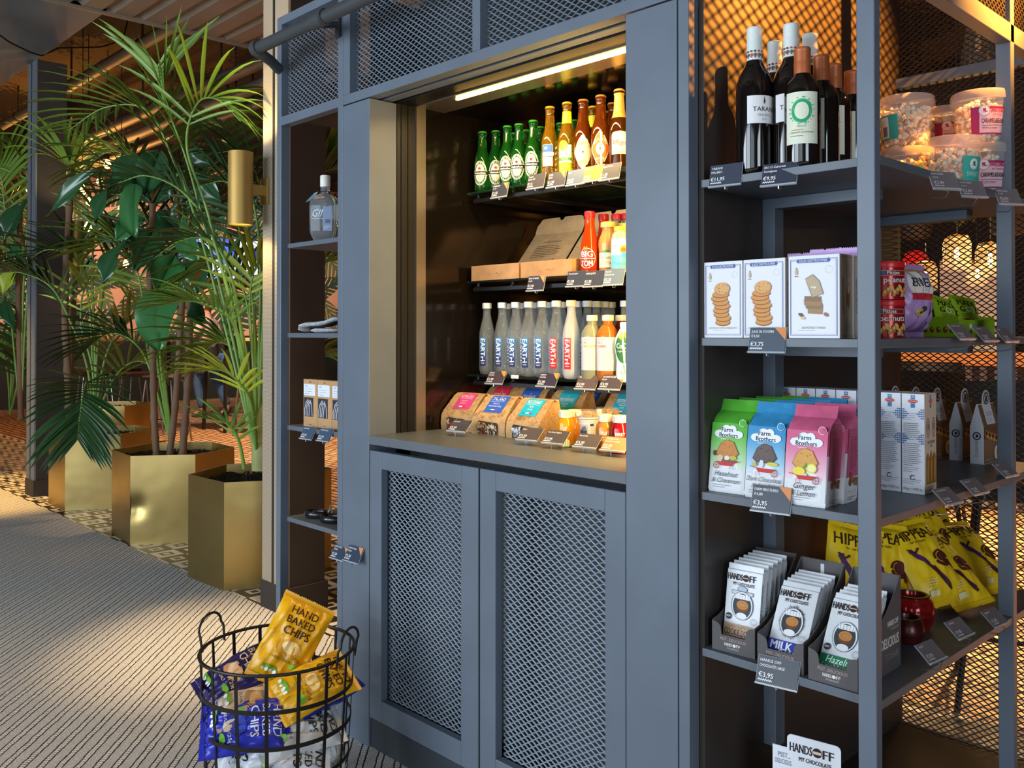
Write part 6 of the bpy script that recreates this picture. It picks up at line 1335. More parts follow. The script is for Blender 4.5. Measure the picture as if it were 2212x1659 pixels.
def frond(root, pts, t0=.45, n=22, length=.38, width=.026, mat=PALM, droop=.55, seed=0, side=None, stalk=.011, spread=1.0):
    rr = random.Random(seed); o = root.location; N = 48; C = [p-o for p in bez(pts, N)]
    mb = MB(); mb.tube(C, [stalk*(1-.75*i/N) for i in range(N+1)], 6, mi=1)
    for k in range(n):
        t = t0+(1-t0)*(k+.5)/n; i = min(int(t*N), N-1); p = C[i]+(C[i+1]-C[i])*(t*N-i); tg = (C[min(i+1,N)]-C[max(i-1,0)]).normalized()
        up = Vector((0,0,1)); sd = tg.cross(up)
        if side is not None: sd = side-tg*side.dot(tg)
        if sd.length < .25: sd = Vector((.7,.7,0))-tg*Vector((.7,.7,0)).dot(tg)
        sd.normalize(); nm = sd.cross(tg).normalized(); f = (k+.5)/n
        L = length*(.45+.85*math.sin(PI*min(1,f*.80+.16)))*rr.uniform(.85,1.1)
        for s in (-1, 1):
            fw = .55+.75*f; d = (sd*s*spread+tg*fw*rr.uniform(.85,1.15)+nm*rr.uniform(.1,.4)).normalized(); q = p.copy(); w0 = width*(.75+.4*math.sin(PI*f))*rr.uniform(.8,1.1); vs = []; m = 6
            for j in range(m+1):
                u = j/m; wv = w0*math.sin(PI*min(1,u*.86+.14))**.8 if j < m else .0006
                wd = d.cross(nm); wd = wd.normalized() if wd.length > .1 else tg; fold = nm*wv*.22
                vs += [q-wd*wv/2+fold, q-fold*.4, q+wd*wv/2+fold]; q = q+d*L/m
                d = (d+Vector((0,0,-1))*droop*(.12+.35*u)*1.1/m*2.0).normalized()
            mb.add(vs, [(3*j,3*j+1,3*j+4,3*j+3) for j in range(m)]+[(3*j+1,3*j+2,3*j+5,3*j+4) for j in range(m)], 0)
    ob = mb.build('frond', [mat, STALK], root, smooth=True, ang=80); return ob
def px_pts(L): return [at(*q) for q in L]
def cane(root, pts, r, name='cane', col=('#7d5f48','#4f3a2e')):
    o = root.location; C = [p-o for p in bez(px_pts(pts), 40)]; k = len(C)
    MB().tube(C, [r*(1+.22*(1 if i % 5 == 0 else 0))*(1-.15*i/k) for i in range(k)], 10).build(name, CANE, root, smooth=True)
CANE = leafmat('bark', '#8a6a50', '#4f3a2c', .8)
BROAD = leafmat('glossy_leaf', '#27582f', '#447e48', .2); BROADD = leafmat('dark_glossy_leaf', '#1c4026', '#315f38', .2); BROADY = leafmat('lit_tint_leaf', '#8aa82c', '#c3cc3a', .4)  # last one is a yellow leaf colour with lamp light painted in
def broad(root, base, tip, w, mat=BROAD, bend=.08, seed=0, stalk_from=None, turn=0):
    o = root.location; a, b = at(*base)-o, at(*tip)-o; ax = b-a; L = ax.length; ax.normalize()
    view = (_F*-1); nm = (view-ax*view.dot(ax)).normalized(); nm = Matrix.Rotation(turn, 3, ax) @ nm; sd = ax.cross(nm); rr = random.Random(seed); ph = rr.uniform(0,6)
    mb = MB()
    def f(u, v):
        s = 2*u-1; wv = w/2*math.sin(PI*min(1, max(0.012, v))**.85)**.75
        return a+ax*(L*v)+sd*(s*wv)+nm*(bend*math.sin(PI*v)*L*.6+.34*abs(s)**1.2*wv+.02*math.sin(7*v+ph+2*s)*s*s-.012*max(0,1-abs(s)*7))
    mb.grid(f, 12, 18)
    if stalk_from: mb.tube([at(*stalk_from)-o, a*.6+(at(*stalk_from)-o)*.4+Vector((0,0,.03)), a+ax*.02], .006, 6, mi=1)
    return mb.build('leaf', [mat, STALK], root, smooth=True, ang=80)
GP = 'brass hexagonal planters along the carpet edge'
# nearest planter, half behind the column
def pot(label, c, a0, r=.37, h=.54, dent=None):
    t = thing('potted_palm', label, 'potted plant', (c[0], c[1], 0), group=GP); planter(t, c, a0, r, h, h-.055, dent); return t
p4 = pot('brass planter with a tall green palm beside the near column', (-4.44,2.38), math.radians(-57), .37, .537)
def F(root, pts, *a, **k): return frond(root, px_pts(pts), *a, **k)
b4 = (556,1000,4.72)
F(p4, [b4,(500,760,4.75),(425,480,4.8),(372,340,4.85),(318,238,4.9),(228,232,5.0),(150,280,5.1)], .50, 17, .40, .024, seed=1, droop=1.0)
F(p4, [b4,(505,740,4.7),(440,480,4.7),(398,330,4.7),(352,210,4.7),(340,140,4.65)], .60, 15, .40, .026, seed=2, droop=.9)
F(p4, [b4,(515,740,4.6),(452,470,4.55),(404,320,4.5),(425,225,4.5),(470,215,4.5),(520,262,4.5)], .56, 16, .40, .024, seed=3, droop=1.0)
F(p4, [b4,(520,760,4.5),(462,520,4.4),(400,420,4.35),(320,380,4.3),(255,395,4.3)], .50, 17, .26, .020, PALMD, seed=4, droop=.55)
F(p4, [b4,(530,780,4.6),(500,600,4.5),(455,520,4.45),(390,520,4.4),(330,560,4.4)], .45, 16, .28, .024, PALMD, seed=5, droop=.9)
F(p4, [b4,(548,800,4.7),(540,660,4.7),(548,590,4.7),(572,560,4.68)], .55, 9, .28, .030, PALMY, seed=6, droop=1.0)
F(p4, [b4,(535,820,4.5),(505,700,4.4),(450,660,4.3),(400,650,4.25),(350,660,4.2)], .40, 17, .28, .022, PALM, seed=7, droop=.8)
F(p4, [b4,(545,880,4.5),(520,830,4.4),(480,800,4.35),(430,802,4.3)], .35, 11, .24, .026, PALMY, seed=8, droop=.6)
F(p4, [(528,1012,4.55),(515,950,4.5),(490,915,4.45),(445,905,4.4)], .30, 9, .20, .020, PALM, seed=9, droop=.5)
F(p4, [b4,(585,780,4.9),(620,560,5.0),(660,420,5.0),(712,330,5.0),(745,330,5.0)], .50, 15, .32, .032, PALM, seed=10, droop=.8)
F(p4, [b4,(600,820,4.8),(640,680,4.8),(685,580,4.8),(730,560,4.8)], .45, 14, .30, .03, PALM, seed=11, droop=.8)
F(p4, [b4,(605,900,4.7),(650,800,4.7),(700,765,4.7),(745,790,4.7)], .40, 12, .28, .03, PALM, seed=12, droop=.8)
F(p4, [b4,(560,760,4.9),(560,520,5.0),(520,330,5.1),(470,270,5.2),(420,300,5.2)], .55, 14, .30, .03, PALM, seed=13, droop=.9)
F(p4, [b4,(565,760,4.9),(572,560,5.0),(560,400,5.1),(520,330,5.1),(470,330,5.1)], .55, 14, .28, .026, PALMD, seed=14, droop=.8)
for q in ([b4,(552,800,4.7),(540,600,4.75),(500,430,4.8)], [b4,(538,800,4.66),(505,640,4.7),(455,500,4.75)]):
    F(p4, q, .99, 1, .05, .01, seed=15)
MB().tube([p-p4.location for p in px_pts([(565,1015,4.7),(563,960,4.7),(562,905,4.72),(566,880,4.72)])], [.05,.046,.034,.015], 14).build('trunk', leafmat('palm_trunk','#b5b578','#6a7a44',.7), p4, smooth=True)
# planter with the three canes and broad leaves
p3 = pot('dented brass planter with three bare canes and broad glossy leaves', (-5.70,2.44), math.radians(-64), .375, .536, (0,.10,.42))
cane(p3, [(338,985,5.75),(333,900,5.75),(330,760,5.72),(324,600,5.7),(330,440,5.7)], .022)
cane(p3, [(366,985,5.8),(378,880,5.8),(388,740,5.8),(395,640,5.8),(404,520,5.8)], .021)
cane(p3, [(394,985,5.75),(404,850,5.75),(409,740,5.75),(411,640,5.75)], .023)
for i, (bs, tp, w, mt, tn) in enumerate(((( 352,622,5.5),(345,760,5.35),.23,BROAD,.2),((378,552,5.6),(338,632,5.45),.16,BROAD,-.3),((292,398,5.5),(290,512,5.35),.145,BROAD,.3),((333,492,5.6),(288,584,5.45),.14,BROADD,-.4),((272,520,5.6),(222,612,5.5),.12,BROADD,.5),
    ((300,335,5.7),(248,415,5.6),.14,BROADD,.4),((345,325,5.6),(312,425,5.5),.15,BROADD,-.2),((245,395,5.6),(205,482,5.5),.10,BROADD,.6),((395,468,5.5),(430,572,5.4),.13,BROAD,.5),((418,372,5.6),(484,438,5.6),.12,BROADD,.5),((405,318,5.8),(462,358,5.8),.10,BROADD,.6),
    ((440,540,5.6),(425,640,5.5),.15,BROADD,.4),((222,362,5.6),(98,472,5.7),.085,BROADD,.5),((330,440,5.7),(375,360,5.75),.12,BROADD,.3),((404,520,5.8),(455,600,5.7),.12,BROADD,-.5),((330,440,5.7),(262,330,5.8),.12,BROADD,-.4),((411,640,5.75),(450,700,5.6),.10,BROADD,.5),((411,640,5.75),(380,560,5.8),.09,BROADD,-.5),((310,470,5.6),(250,520,5.5),.11,BROAD,.3),((340,455,5.8),(400,520,5.8),.12,BROADD,.2))):
    broad(p3, bs, tp, w*1.25, mt, .08, i, turn=tn)
# planter in the shade of the far column
p2 = pot('brass planter in shadow whose dark palm frond hangs over the rim', (-7.10,2.485), math.radians(-60), .37, .54)
b2 = (205,955,6.75)
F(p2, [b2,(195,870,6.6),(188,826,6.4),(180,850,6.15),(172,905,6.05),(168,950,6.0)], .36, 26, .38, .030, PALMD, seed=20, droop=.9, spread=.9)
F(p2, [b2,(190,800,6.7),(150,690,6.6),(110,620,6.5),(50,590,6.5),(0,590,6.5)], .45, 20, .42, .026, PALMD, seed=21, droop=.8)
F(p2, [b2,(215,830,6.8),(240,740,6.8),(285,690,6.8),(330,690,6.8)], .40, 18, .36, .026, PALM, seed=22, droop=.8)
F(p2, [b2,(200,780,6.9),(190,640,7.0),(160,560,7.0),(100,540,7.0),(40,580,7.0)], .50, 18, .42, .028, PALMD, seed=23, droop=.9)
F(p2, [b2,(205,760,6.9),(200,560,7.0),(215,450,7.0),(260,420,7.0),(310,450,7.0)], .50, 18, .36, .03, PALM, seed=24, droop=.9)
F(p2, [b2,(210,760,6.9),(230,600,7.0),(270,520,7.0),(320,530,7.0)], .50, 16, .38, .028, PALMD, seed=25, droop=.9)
F(p2, [b2,(200,800,6.8),(175,700,6.8),(185,620,6.8),(230,600,6.8),(280,640,6.8)], .45, 16, .34, .026, PALMY, seed=26, droop=.8)
F(p2, [b2,(225,860,6.6),(260,800,6.5),(300,780,6.5),(340,800,6.5)], .35, 14, .34, .024, PALM, seed=27, droop=.8)
cane(p2, [(152,960,6.9),(146,800,6.9),(140,650,6.9),(150,450,6.9),(152,360,6.9)], .028)
cane(p2, [(160,960,7.0),(152,820,7.0),(158,660,7.0),(168,560,7.0)], .026)
for i, (cx, cy, L, n, mt) in enumerate(((152,360,.55,16,PALM),(168,545,.5,14,PALMD))):
    c0 = at(cx, cy, 6.9)
    for k in range(n):
        rr = random.Random(k+50*i); an = 2*PI*k/n+rr.uniform(-.2,.2); el = rr.uniform(.1,1.2); d = Vector((math.cos(an)*math.cos(el), math.sin(an)*math.cos(el), math.sin(el)))
        mb = MB(); vs = []; q = c0-p2.location; m = 7; wd = d.cross(Vector((0,0,1))); wd = wd.normalized() if wd.length > .1 else Vector((1,0,0))
        for j in range(m+1):
            u = j/m; w = .045*math.sin(PI*min(1,u*.85+.13)) if j < m else .001; vs += [q-wd*w/2, q-Vector((0,0,.006)), q+wd*w/2]; q = q+d*L*rr.uniform(.9,1.1)/m; d = (d+Vector((0,0,-.24*u-.05))).normalized()
        mb.add(vs, [(3*j,3*j+1,3*j+4,3*j+3) for j in range(m)]+[(3*j+1,3*j+2,3*j+5,3*j+4) for j in range(m)]); mb.build('leaf', mt, p2, smooth=True)
# far planters at the left edge
p1 = pot('small slice of brass planter just left of the far column', (-8.35,2.62), math.radians(-60), .30, .52)
p0 = pot('brass planter with a palm at the left edge behind the far column', (-9.35,3.35), math.radians(-60), .38, .56)
b0 = (22,895,9.4)
for i, L in enumerate(([b0,(25,760,9.4),(20,640,9.4),(-10,560,9.4),(-60,560,9.4)], [b0,(35,760,9.3),(50,640,9.3),(80,560,9.3),(130,540,9.3)], [b0,(15,800,9.2),(-5,740,9.1),(-50,730,9.0)], [b0,(45,800,9.2),(70,720,9.1),(110,700,9.0)], [b0,(30,720,9.5),(40,560,9.5),(20,440,9.5),(-30,400,9.5)], [b0,(40,830,9.1),(60,790,9.0),(100,800,8.9)], [b0,(40,700,9.5),(55,520,9.5),(85,430,9.5),(120,420,9.5)])):
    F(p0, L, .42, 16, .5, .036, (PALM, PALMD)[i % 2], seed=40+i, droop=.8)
for i, (bs, tp, w, mt, tn) in enumerate((((58,432,8.3),(8,522,8.2),.20,BROADD,.3),((30,520,8.3),(60,600,8.2),.16,BROAD,.3),((5,470,8.3),(-20,560,8.2),.18,BROADD,.2),((40,560,8.3),(5,640,8.2),.15,BROADY,.2),((10,640,8.3),(35,720,8.2),.12,BROADD,.2))): broad(p1, bs, tp, w, mt, .08, 60+i, turn=tn)
b1 = (45,905,8.3); cane(p1, [b1,(42,760,8.3),(40,600,8.3),(45,440,8.3)], .026)
for i, L in enumerate(([b1,(20,640,8.3),(5,400,8.3),(-20,350,8.2)], [b1,(60,620,8.3),(90,400,8.3),(150,330,8.3),(230,330,8.3)], [b1,(50,640,8.3),(60,420,8.3),(40,330,8.3),(-30,310,8.3)])): F(p1, L, .55, 16, .5, .034, PALM, seed=70+i, droop=.9)
# more fronds behind the first row
b5 = (372, 968, 5.95)
for i, L in enumerate(([b5,(320,760,6.4),(300,600,6.4),(250,520,6.4),(190,540,6.4)], [b5,(335,740,6.4),(340,560,6.4),(300,430,6.4),(240,420,6.4)], [b5,(345,740,6.4),(370,560,6.4),(430,480,6.4),(490,500,6.4)], [b5,(350,780,6.4),(400,660,6.4),(460,620,6.4),(520,650,6.4)], [b5,(325,800,6.3),(290,740,6.2),(240,720,6.2),(190,750,6.2)], [b5,(345,700,6.5),(360,500,6.5),(400,400,6.5),(460,380,6.5),(520,420,6.5)], [b5,(340,700,6.5),(330,480,6.5),(290,350,6.5),(230,330,6.5),(170,380,6.5)])):
    F(p3, L, .45, 18, .42, .032, (PALM, PALMD, PALMD)[i % 3], seed=80+i, droop=.9)
b6 = (590, 985, 4.85)
for i, L in enumerate(([b6,(550,800,5.1),(530,640,5.1),(480,560,5.1),(430,590,5.1)], [b6,(555,760,5.1),(540,520,5.1),(500,400,5.1),(430,400,5.1)], [b6,(600,760,5.1),(650,600,5.1),(700,540,5.1),(750,560,5.1)], [b6,(600,720,5.1),(640,480,5.1),(690,380,5.1),(750,360,5.1)], [b6,(545,830,5.0),(510,760,5.0),(470,740,5.0),(430,770,5.0)], [b6,(610,850,5.0),(660,780,5.0),(710,770,5.0),(760,800,5.0)])):
    F(p4, L, .45, 18, .38, .032, (PALM, PALMD)[i % 2], seed=90+i, droop=.9)
# wall sconce on the near column and its twin further back
def sconce(label, x, y, z, far=False, e=16):
    t = thing('wall_sconce', label, 'wall lamp', (x, y, z), group='brass cylinder wall lamps'); r, h = .056, .335
    BB = M('#b3904e', .5, metal=.55, var=.03)
    MB().lathe([(r-.004,-h/2+.004),(r,-h/2),(r,h/2),(r-.004,h/2),(r-.004,h/2-.05),(0,h/2-.05)], 40, cap=False).build('shade', BB, t, smooth=True, ang=40)
    MB().lathe([(0,-h/2+.03),(r-.005,-h/2+.03)], 32, cap=False).build('lens', M('#ffd27a', .4, emit=9, var=0), t)
    MB().lathe([(0,h/2-.03),(r-.005,h/2-.03)], 32, cap=False).build('lens', M('#ffd27a', .4, emit=9, var=0), t)
    MB().box(-.022,.022,r-.006,.12,-.024,.024).build('arm', BB, t, bev=.002)
    MB().box(-.035,.035,.115,.128,-.062,.062).build('backplate', BB, t, bev=.002)
    lamp('SPOT', 'sconce_down_light', (x, y, z-h/2+.025), e, (1,.72,.30), (0,0,0), spot_size=math.radians(125), spot_blend=.6, shadow_soft_size=.03)
    lamp('SPOT', 'sconce_up_light', (x, y, z+h/2-.025), e, (1,.72,.30), (PI,0,0), spot_size=math.radians(125), spot_blend=.6, shadow_soft_size=.03)
    return t
sconce('brass cylinder wall lamp on the near beige column', -3.862, 1.962, 1.945)
q = at(164,525,7.0); sconce('brass cylinder wall lamp glowing among the far palms', q.x, q.y, q.z, e=14)
# ------------------------------------------------------------------ bar area in the background
struct(MB().box(XL, XL+.1, YF, YB, 0, 1.2).build('trim_4', M('#1c211d', .6, var=.1)))
BLK = M('#161414', .5, var=0); STL = M('#8e8a86', .3, metal=.8, var=0)
def bar_table(label, c, w, d, rz=0, z=1.2):
    t = thing('bar_table', label, 'table', (c[0],c[1],0), rz, 'high bar tables at the back')
    MB().box(-w/2,w/2,-d/2,d/2,z-.04,z).build('tabletop', M('#c9a27c', .5, var=.08), t, bev=.004)
    for sx in (-1,1):
        for sy in (-1,1): MB().bar((sx*(w/2-.08),sy*(d/2-.08),z-.041),(sx*(w/2-.05),sy*(d/2-.05),0),.035,.035).build('leg', BLK, t)
    return t
def stool(label, x, y, rz, z=.78, mat=None, grp='bar stools at the back', back=False):
    t = thing('bar_stool', label, 'stool', (x,y,0), math.radians(rz), grp); mat = mat or STL
    MB().box(-.19,.19,-.19,.19,z-.05,z).build('seat', M('#2a2220', .6, var=.1), t, bev=.02)
    if back: MB().grid(lambda u, v: (-.19+.38*u, .18+.03*v-.06*(2*u-1)**2+.06, z+.02+.32*v), 10, 6).build('backrest', M('#241d1b', .6), t, smooth=True)
    for sx in (-1,1):
        for sy in (-1,1): MB().tube([(sx*.15,sy*.15,z-.05),(sx*.22,sy*.22,.0)], .011, 8).build('leg', mat, t, smooth=True)
    MB().tube([(.2*a,.2*b,.25) for a, b in ((-1,-1),(1,-1),(1,1),(-1,1))], .008, 6, closed=True).build('footrest', mat, t); return t
p = at(235,727,11.7); bar_table('long high bar table behind the planters at the left', (p.x,p.y), .7, 1.5)
pl = Vector((p.x,p.y,0))
p = at(548,727,12.0); bar_table('high bar table right of the walking person', (p.x,p.y), .7, 1.2)
for i, (px_, d, lab) in enumerate(((300,11.2,'bar stool with slim steel legs at the left high table'),(262,12.4,'bar stool on the far side of the left high table'),(356,10.4,'bar stool nearest the caned planter'),(545,11.4,'bar stool at the high table right of the person'),(205,11.4,'bar stool at the far left end of the long high table'))):
    p = at(px_, 800, d); stool(lab, p.x, p.y, 20*i)
for k in range(6):
    c = thing('white_cup', 'small white cup in the row on the left high table', 'cup', (pl.x+.15, pl.y-.05+.075*k, 1.2005), 0, 'white cups on the high bar table')
    MB().lathe([(0,0),(.022,0),(.03,.07),(.027,.07),(.02,.006),(0,.006)], 14).build('cup', M('#e8e2d4', .4, var=0), c, smooth=True)
# television on the wallpaper
tv = on(0, 468, 560, XL+.05); t = thing('television', 'wide wall screen glowing with blue and white pictures', 'television', (XL+.14, tv.y, tv.z))
MB().box(-.03,.03,-.82,.82,-.42,.42).build('housing', BLK, t, bev=.01)
k = NT('screen_picture', .3); v = k.t.nodes.new('ShaderNodeTexVoronoi'); v.inputs['Scale'].default_value = 3.2; k.t.links.new(k.P, v.inputs['Vector'])
r_ = k.t.nodes.new('ShaderNodeValToRGB'); e = r_.color_ramp.elements; e[0].color = lin('#122a8a'); e[1].color = lin('#e6ecff'); r_.color_ramp.elements.new(.45).color = lin('#2a5ad9'); r_.color_ramp.elements.new(.7).color = lin('#7a9af0')
s_ = k.t.nodes.new('ShaderNodeSeparateColor'); k.t.links.new(v.outputs['Color'], s_.inputs[0]); k.t.links.new(s_.outputs[0], r_.inputs[0]); k.t.links.new(r_.outputs[0], k.b.inputs['Emission Color']); k.b.inputs['Emission Strength'].default_value = 1.1
MB().box(-.139,-.03,-.2,.2,-.15,.15).build('bracket', BLK, t)
MB().box(.0305,.034,-.79,.79,-.39,.39).build('screen', k.done(r_.outputs[0]), t)
# bare bulbs and glass lamps
BULB = M('#ffb24a', .3, emit=30, var=0)
def bulb(label, x, y, d, e=0, top=ZC, grp='bare warm bulbs hanging above the palms', r=.038):
    p = at(x, y, d); t = thing('pendant_bulb', label, 'lamp', tuple(p), group=grp)
    MB().lathe([(0,-r*1.15),(r*.6,-r*.95),(r,-r*.2),(r*.85,r*.5),(r*.45,r*1.3),(r*.4,r*1.5)], 14).build('bulb', BULB, t, smooth=True)
    MB().lathe([(r*.5,r*1.5),(r*.55,r*3),(r*.2,r*3.3)], 12).build('socket', M('#3a2c1c', .4, metal=.6, var=0), t)
    MB().tube([(0,0,r*3.2),(0,0,top-p.z)], .004, 5).build('cord', BLK, t)
    if e: lamp('POINT', 'bulb_glow', tuple(p-Vector((0,0,.06))), e, (1,.42,.10), shadow_soft_size=.03)
for i, (x, y, d, e, lab) in enumerate(((147,376,11.6,90,'bright bulb highest of the close pair beside the far column'),(154,389,11.3,0,'bright bulb lower of the close pair beside the far column'),(215,393,11.0,40,'bulb right of the close pair among the leaves'),(193,437,10.4,0,'bulb below the others above the far wall lamp'),(178,412,8.8,0,'bulb between the close pair and the lower bulb'),(190,492,9.0,0,'bulb hanging lowest beside the far wall lamp'),(272,571,11.5,0,'small far bulb seen low between the broad leaves'),(428,583,12,0,'small far bulb below the wall screen'),(45,578,11.5,25,'far bulb near the left edge'),(232,356,9.5,0,'far bulb upper right of the pair, half hidden'),(60,412,10.5,0,'far bulb at the left edge of the far column'),(262,452,10,0,'bulb half hidden behind the caned plant leaves'))):
    bulb(lab, x, y, d, e)
GLS = M('#e6d4b8', .05, alpha=.09, var=0)
def glass_lamp(label, x, y, d, r, h, e, top=ZC, taper=1.0, lit=True):
    p = at(x, y, d); t = thing('glass_pendant_lamp', label, 'lamp', tuple(p), group='ribbed glass pendant lamps behind the mesh'); n = 32
    secs = [[((r*k+.004*(q % 2))*math.cos(2*PI*q/n), (r*k+.004*(q % 2))*math.sin(2*PI*q/n), z) for q in range(n)] for z, k in ((-h/2,taper),(h*.3,1),(h/2,.8))]
    MB().loft(secs, cap=False).build('shade', GLS, t, smooth=True, ang=10)
    MB().lathe([(0,-.035),(.010,-.03),(.015,-.010),(.012,.02),(.008,.04)], 14).build('bulb', BULB if lit else M('#d9b27a', .1, alpha=.5, var=0), t, smooth=True)
    MB().lathe([(.014,.04),(.016,.08),(r*.82,h/2-.01),(r*.82,h/2+.006),(0,h/2+.02)], 20, cap=False).build('cap', M('#7a5a2c', .35, metal=.8, var=0), t)
    MB().tube([(0,0,h/2+.015),(0,0,top-p.z)], .004, 5).build('cord', BLK, t)
    if lit: lamp('POINT', 'glass_lamp_glow', tuple(p), e, (1,.60,.24), shadow_soft_size=.03)
glass_lamp('ribbed glass pendant lamp behind the mesh, upper left of the pair by the green wall', 2067,548,5.4,.075,.20,6)
glass_lamp('ribbed glass pendant lamp behind the mesh, nearest the rear post', 2139,562,5.2,.075,.18,6)
glass_lamp('ribbed glass pendant lamp behind the mesh between and below the pair', 2111,593,6.6,.07,.18,5)
glass_lamp('ribbed glass pendant lamp behind the mesh beside the lilac bag', 1999,599,6.4,.075,.2,5)
glass_lamp('tall tapered glass pendant lamp high behind the mesh', 2113,95,4.2,.05,.20,4,3.405,1.5,False)
# counter, stools, planting and board behind the mesh
ct = thing('bar_counter', 'long bar counter with warm lit edge and slatted grey front behind the mesh', 'counter', (-2.2,7.0,0))
MB().box(-2.6,2.9,-.1,.6,1.04,1.13).build('counter_top', M('#b98048', .5, var=.08), ct, bev=.004)
MB().box(-2.5,2.8,.02,.55,0,1.04).build('body', M('#3a3634', .7, var=.1), ct)
for k in range(53): MB().box(-2.5+.1*k,-2.455+.1*k,-.01,.02,.02,1.03).build('slat', M('#7a7874', .6, var=.1), ct)
lamp('AREA', 'counter_edge_light', (-2.0,6.6,1.9), 45, (1,.55,.2), (math.radians(-20),0,0), shape='RECTANGLE', size=3.5, size_y=.1)
for x, y, rz, lab in ((-1.05,3.5,20,'dark bar stool close behind the mesh at the right'),(-1.75,4.1,-10,'dark bar stool further left behind the mesh'),(-1.35,5.4,30,'dark bar stool near the slatted counter'),(-2.25,5.5,0,'dark bar stool left of the slatted counter stool')):
    stool(lab, x, y, rz, .76, BLK, 'dark bar stools behind the mesh', True)
t = thing('notice_board', 'pale board with sheets of paper standing behind the glass lamps', 'board', tuple(at(2092,640,7.4)))
MB().box(-.22,.22,-.02,.02,-.62,.30).build('board', M('#e6dcd0', .7, var=.05), t)
MB().box(-.03,.03,.02,.05,-(t.location.z-.002),.25).build('post', BLK, t)
t = thing('red_lantern', 'small red lantern hanging left of the glass lamps', 'lamp', tuple(at(1978,572,7.6)))
MB().lathe([(0,-.11),(.08,-.10),(.12,0),(.08,.10),(.03,.12)], 20).build('shade', M('#c4201c', .5, emit=.5, var=.1), t, smooth=True); MB().tube([(0,0,.11),(0,0,ZC-t.location.z)], .004, 5).build('cord', BLK, t)
def hanging_plant(label, x, y, d, n, R_, seed):
    p = at(x, y, d); t = thing('hanging_plant', label, 'plant', tuple(p), group='hanging plants above the bar counter'); r = random.Random(seed); mb = MB()
    MB().lathe([(0,-.02),(.12,0),(.16,.18),(.15,.18),(.11,.02),(0,.02)], 20).build('pot', M('#2f2b28', .6), t, smooth=True)
    for k in range(n):
        an = r.uniform(0,2*PI); q = Vector((.1*math.cos(an),.1*math.sin(an),.17)); d_ = Vector((math.cos(an)*r.uniform(.3,1), math.sin(an)*r.uniform(.3,1), r.uniform(.1,1.1))).normalized(); L = R_*r.uniform(.6,1.2); vs = []; m = 5
        wd = d_.cross(Vector((0,0,1))).normalized()
        for j in range(m+1): u = j/m; w = .06*math.sin(PI*min(1,u*.85+.12)); vs += [q-wd*w/2, q+wd*w/2]; q = q+d_*L/m; d_ = (d_+Vector((0,0,-.33))).normalized()
        mb.add(vs, [(2*j,2*j+1,2*j+3,2*j+2) for j in range(m)])
    mb.build('foliage', PALM, t, smooth=True); MB().tube([(0,0,.18),(0,0,ZC-p.z)], .004, 5).build('cord', BLK, t)
hanging_plant('green hanging plant left of the glass lamps behind the mesh', 1972,515,7.0,90,.30,1); hanging_plant('green hanging plant right of the glass lamps behind the mesh', 2182,505,6.4,90,.30,2)
t = thing('smoke_detector', 'small round white smoke detector hanging under the dark ceiling', 'detector', tuple(at(492,302,10.6)))
MB().lathe([(0,-.03),(.05,-.028),(.065,-.01),(.065,.012),(0,.012)], 24).build('housing', M('#d9d4cc', .5, var=0), t, smooth=True, ang=30); MB().tube([(0,0,.012),(0,0,ZC-t.location.z)], .008, 6).build('rod', BLK, t)
t = thing('pendant_lamp', 'thin orange lit ceiling batten glowing behind the palms', 'lamp', tuple(at(478,372,11.5)), 0)
MB().box(-.28,.28,-.03,.03,-.02,.02).build('housing', M('#b4502a', .5, emit=.6, var=0), t); MB().tube([(0,0,.02),(0,0,ZC-t.location.z)], .006, 6).build('rod', BLK, t)
# ------------------------------------------------------------------ person walking by the bar
pp = at(452, 900, 13.6); FW = Vector((-.78,-.62,0)).normalized(); SDV = FW.cross(Vector((0,0,1)))
man = thing('person', 'person in a pale pink shirt, dark apron and blue jeans striding past the high tables', 'person', (pp.x, pp.y, 0), math.atan2(-FW.x, FW.y))
# local axes: +Y forward, +X to the right of the figure
def skin(name, J, E, mat, root=0, sub=2):
    me = bpy.data.meshes.new(name); ks = list(J); me.from_pydata([J[k][0] for k in ks], [(ks.index(a), ks.index(b)) for a, b in E], [])
    o = bpy.data.objects.new(name, me); COL.objects.link(o); o.parent = man; me.materials.append(mat)
    o.modifiers.new('skin', 'SKIN'); sv = me.skin_vertices[0].data
    for i, k in enumerate(ks): r = J[k][1]; sv[i].radius = (r, r) if not isinstance(r, tuple) else r; sv[i].use_root = (i == root)
    s = o.modifiers.new('subdivision', 'SUBSURF'); s.levels = sub; s.render_levels = sub
    me.polygons.foreach_set('use_smooth', [True]*len(me.polygons)); o.modifiers['skin'].use_smooth_shade = True; return o
J = {'pel':((0,0,.96),(.15,.10)),'sp':((0,.01,1.10),(.13,.09)),'ch':((0,.03,1.32),(.16,.10)),'nk0':((0,.02,1.46),(.07,.06)),'nk':((0,.03,1.52),.052),'hd0':((0,.05,1.58),(.065,.075)),'hd1':((0,.055,1.66),(.078,.095)),'hd2':((0,.04,1.74),(.062,.075)),
     'sl':((-.17,.03,1.42),.058),'el':((-.20,.16,1.18),.043),'wl':((-.17,.38,1.16),.028),'hl':((-.165,.45,1.155),(.036,.016)),
     'sr':((.17,.02,1.42),.058),'er':((.25,-.06,1.16),.043),'wr':((.25,.04,.94),.028),'hr':((.25,.06,.87),(.018,.036)),
     'pl':((-.09,.02,.88),.085),'kl':((-.10,.14,.50),.056),'al':((-.10,.05,.10),.038),'tl':((-.10,.20,.035),.034),
     'pr':((.09,-.01,.88),.085),'kr':((.10,-.08,.50),.056),'ar':((.10,-.26,.12),.038),'tr':((.10,-.14,.035),.034)}
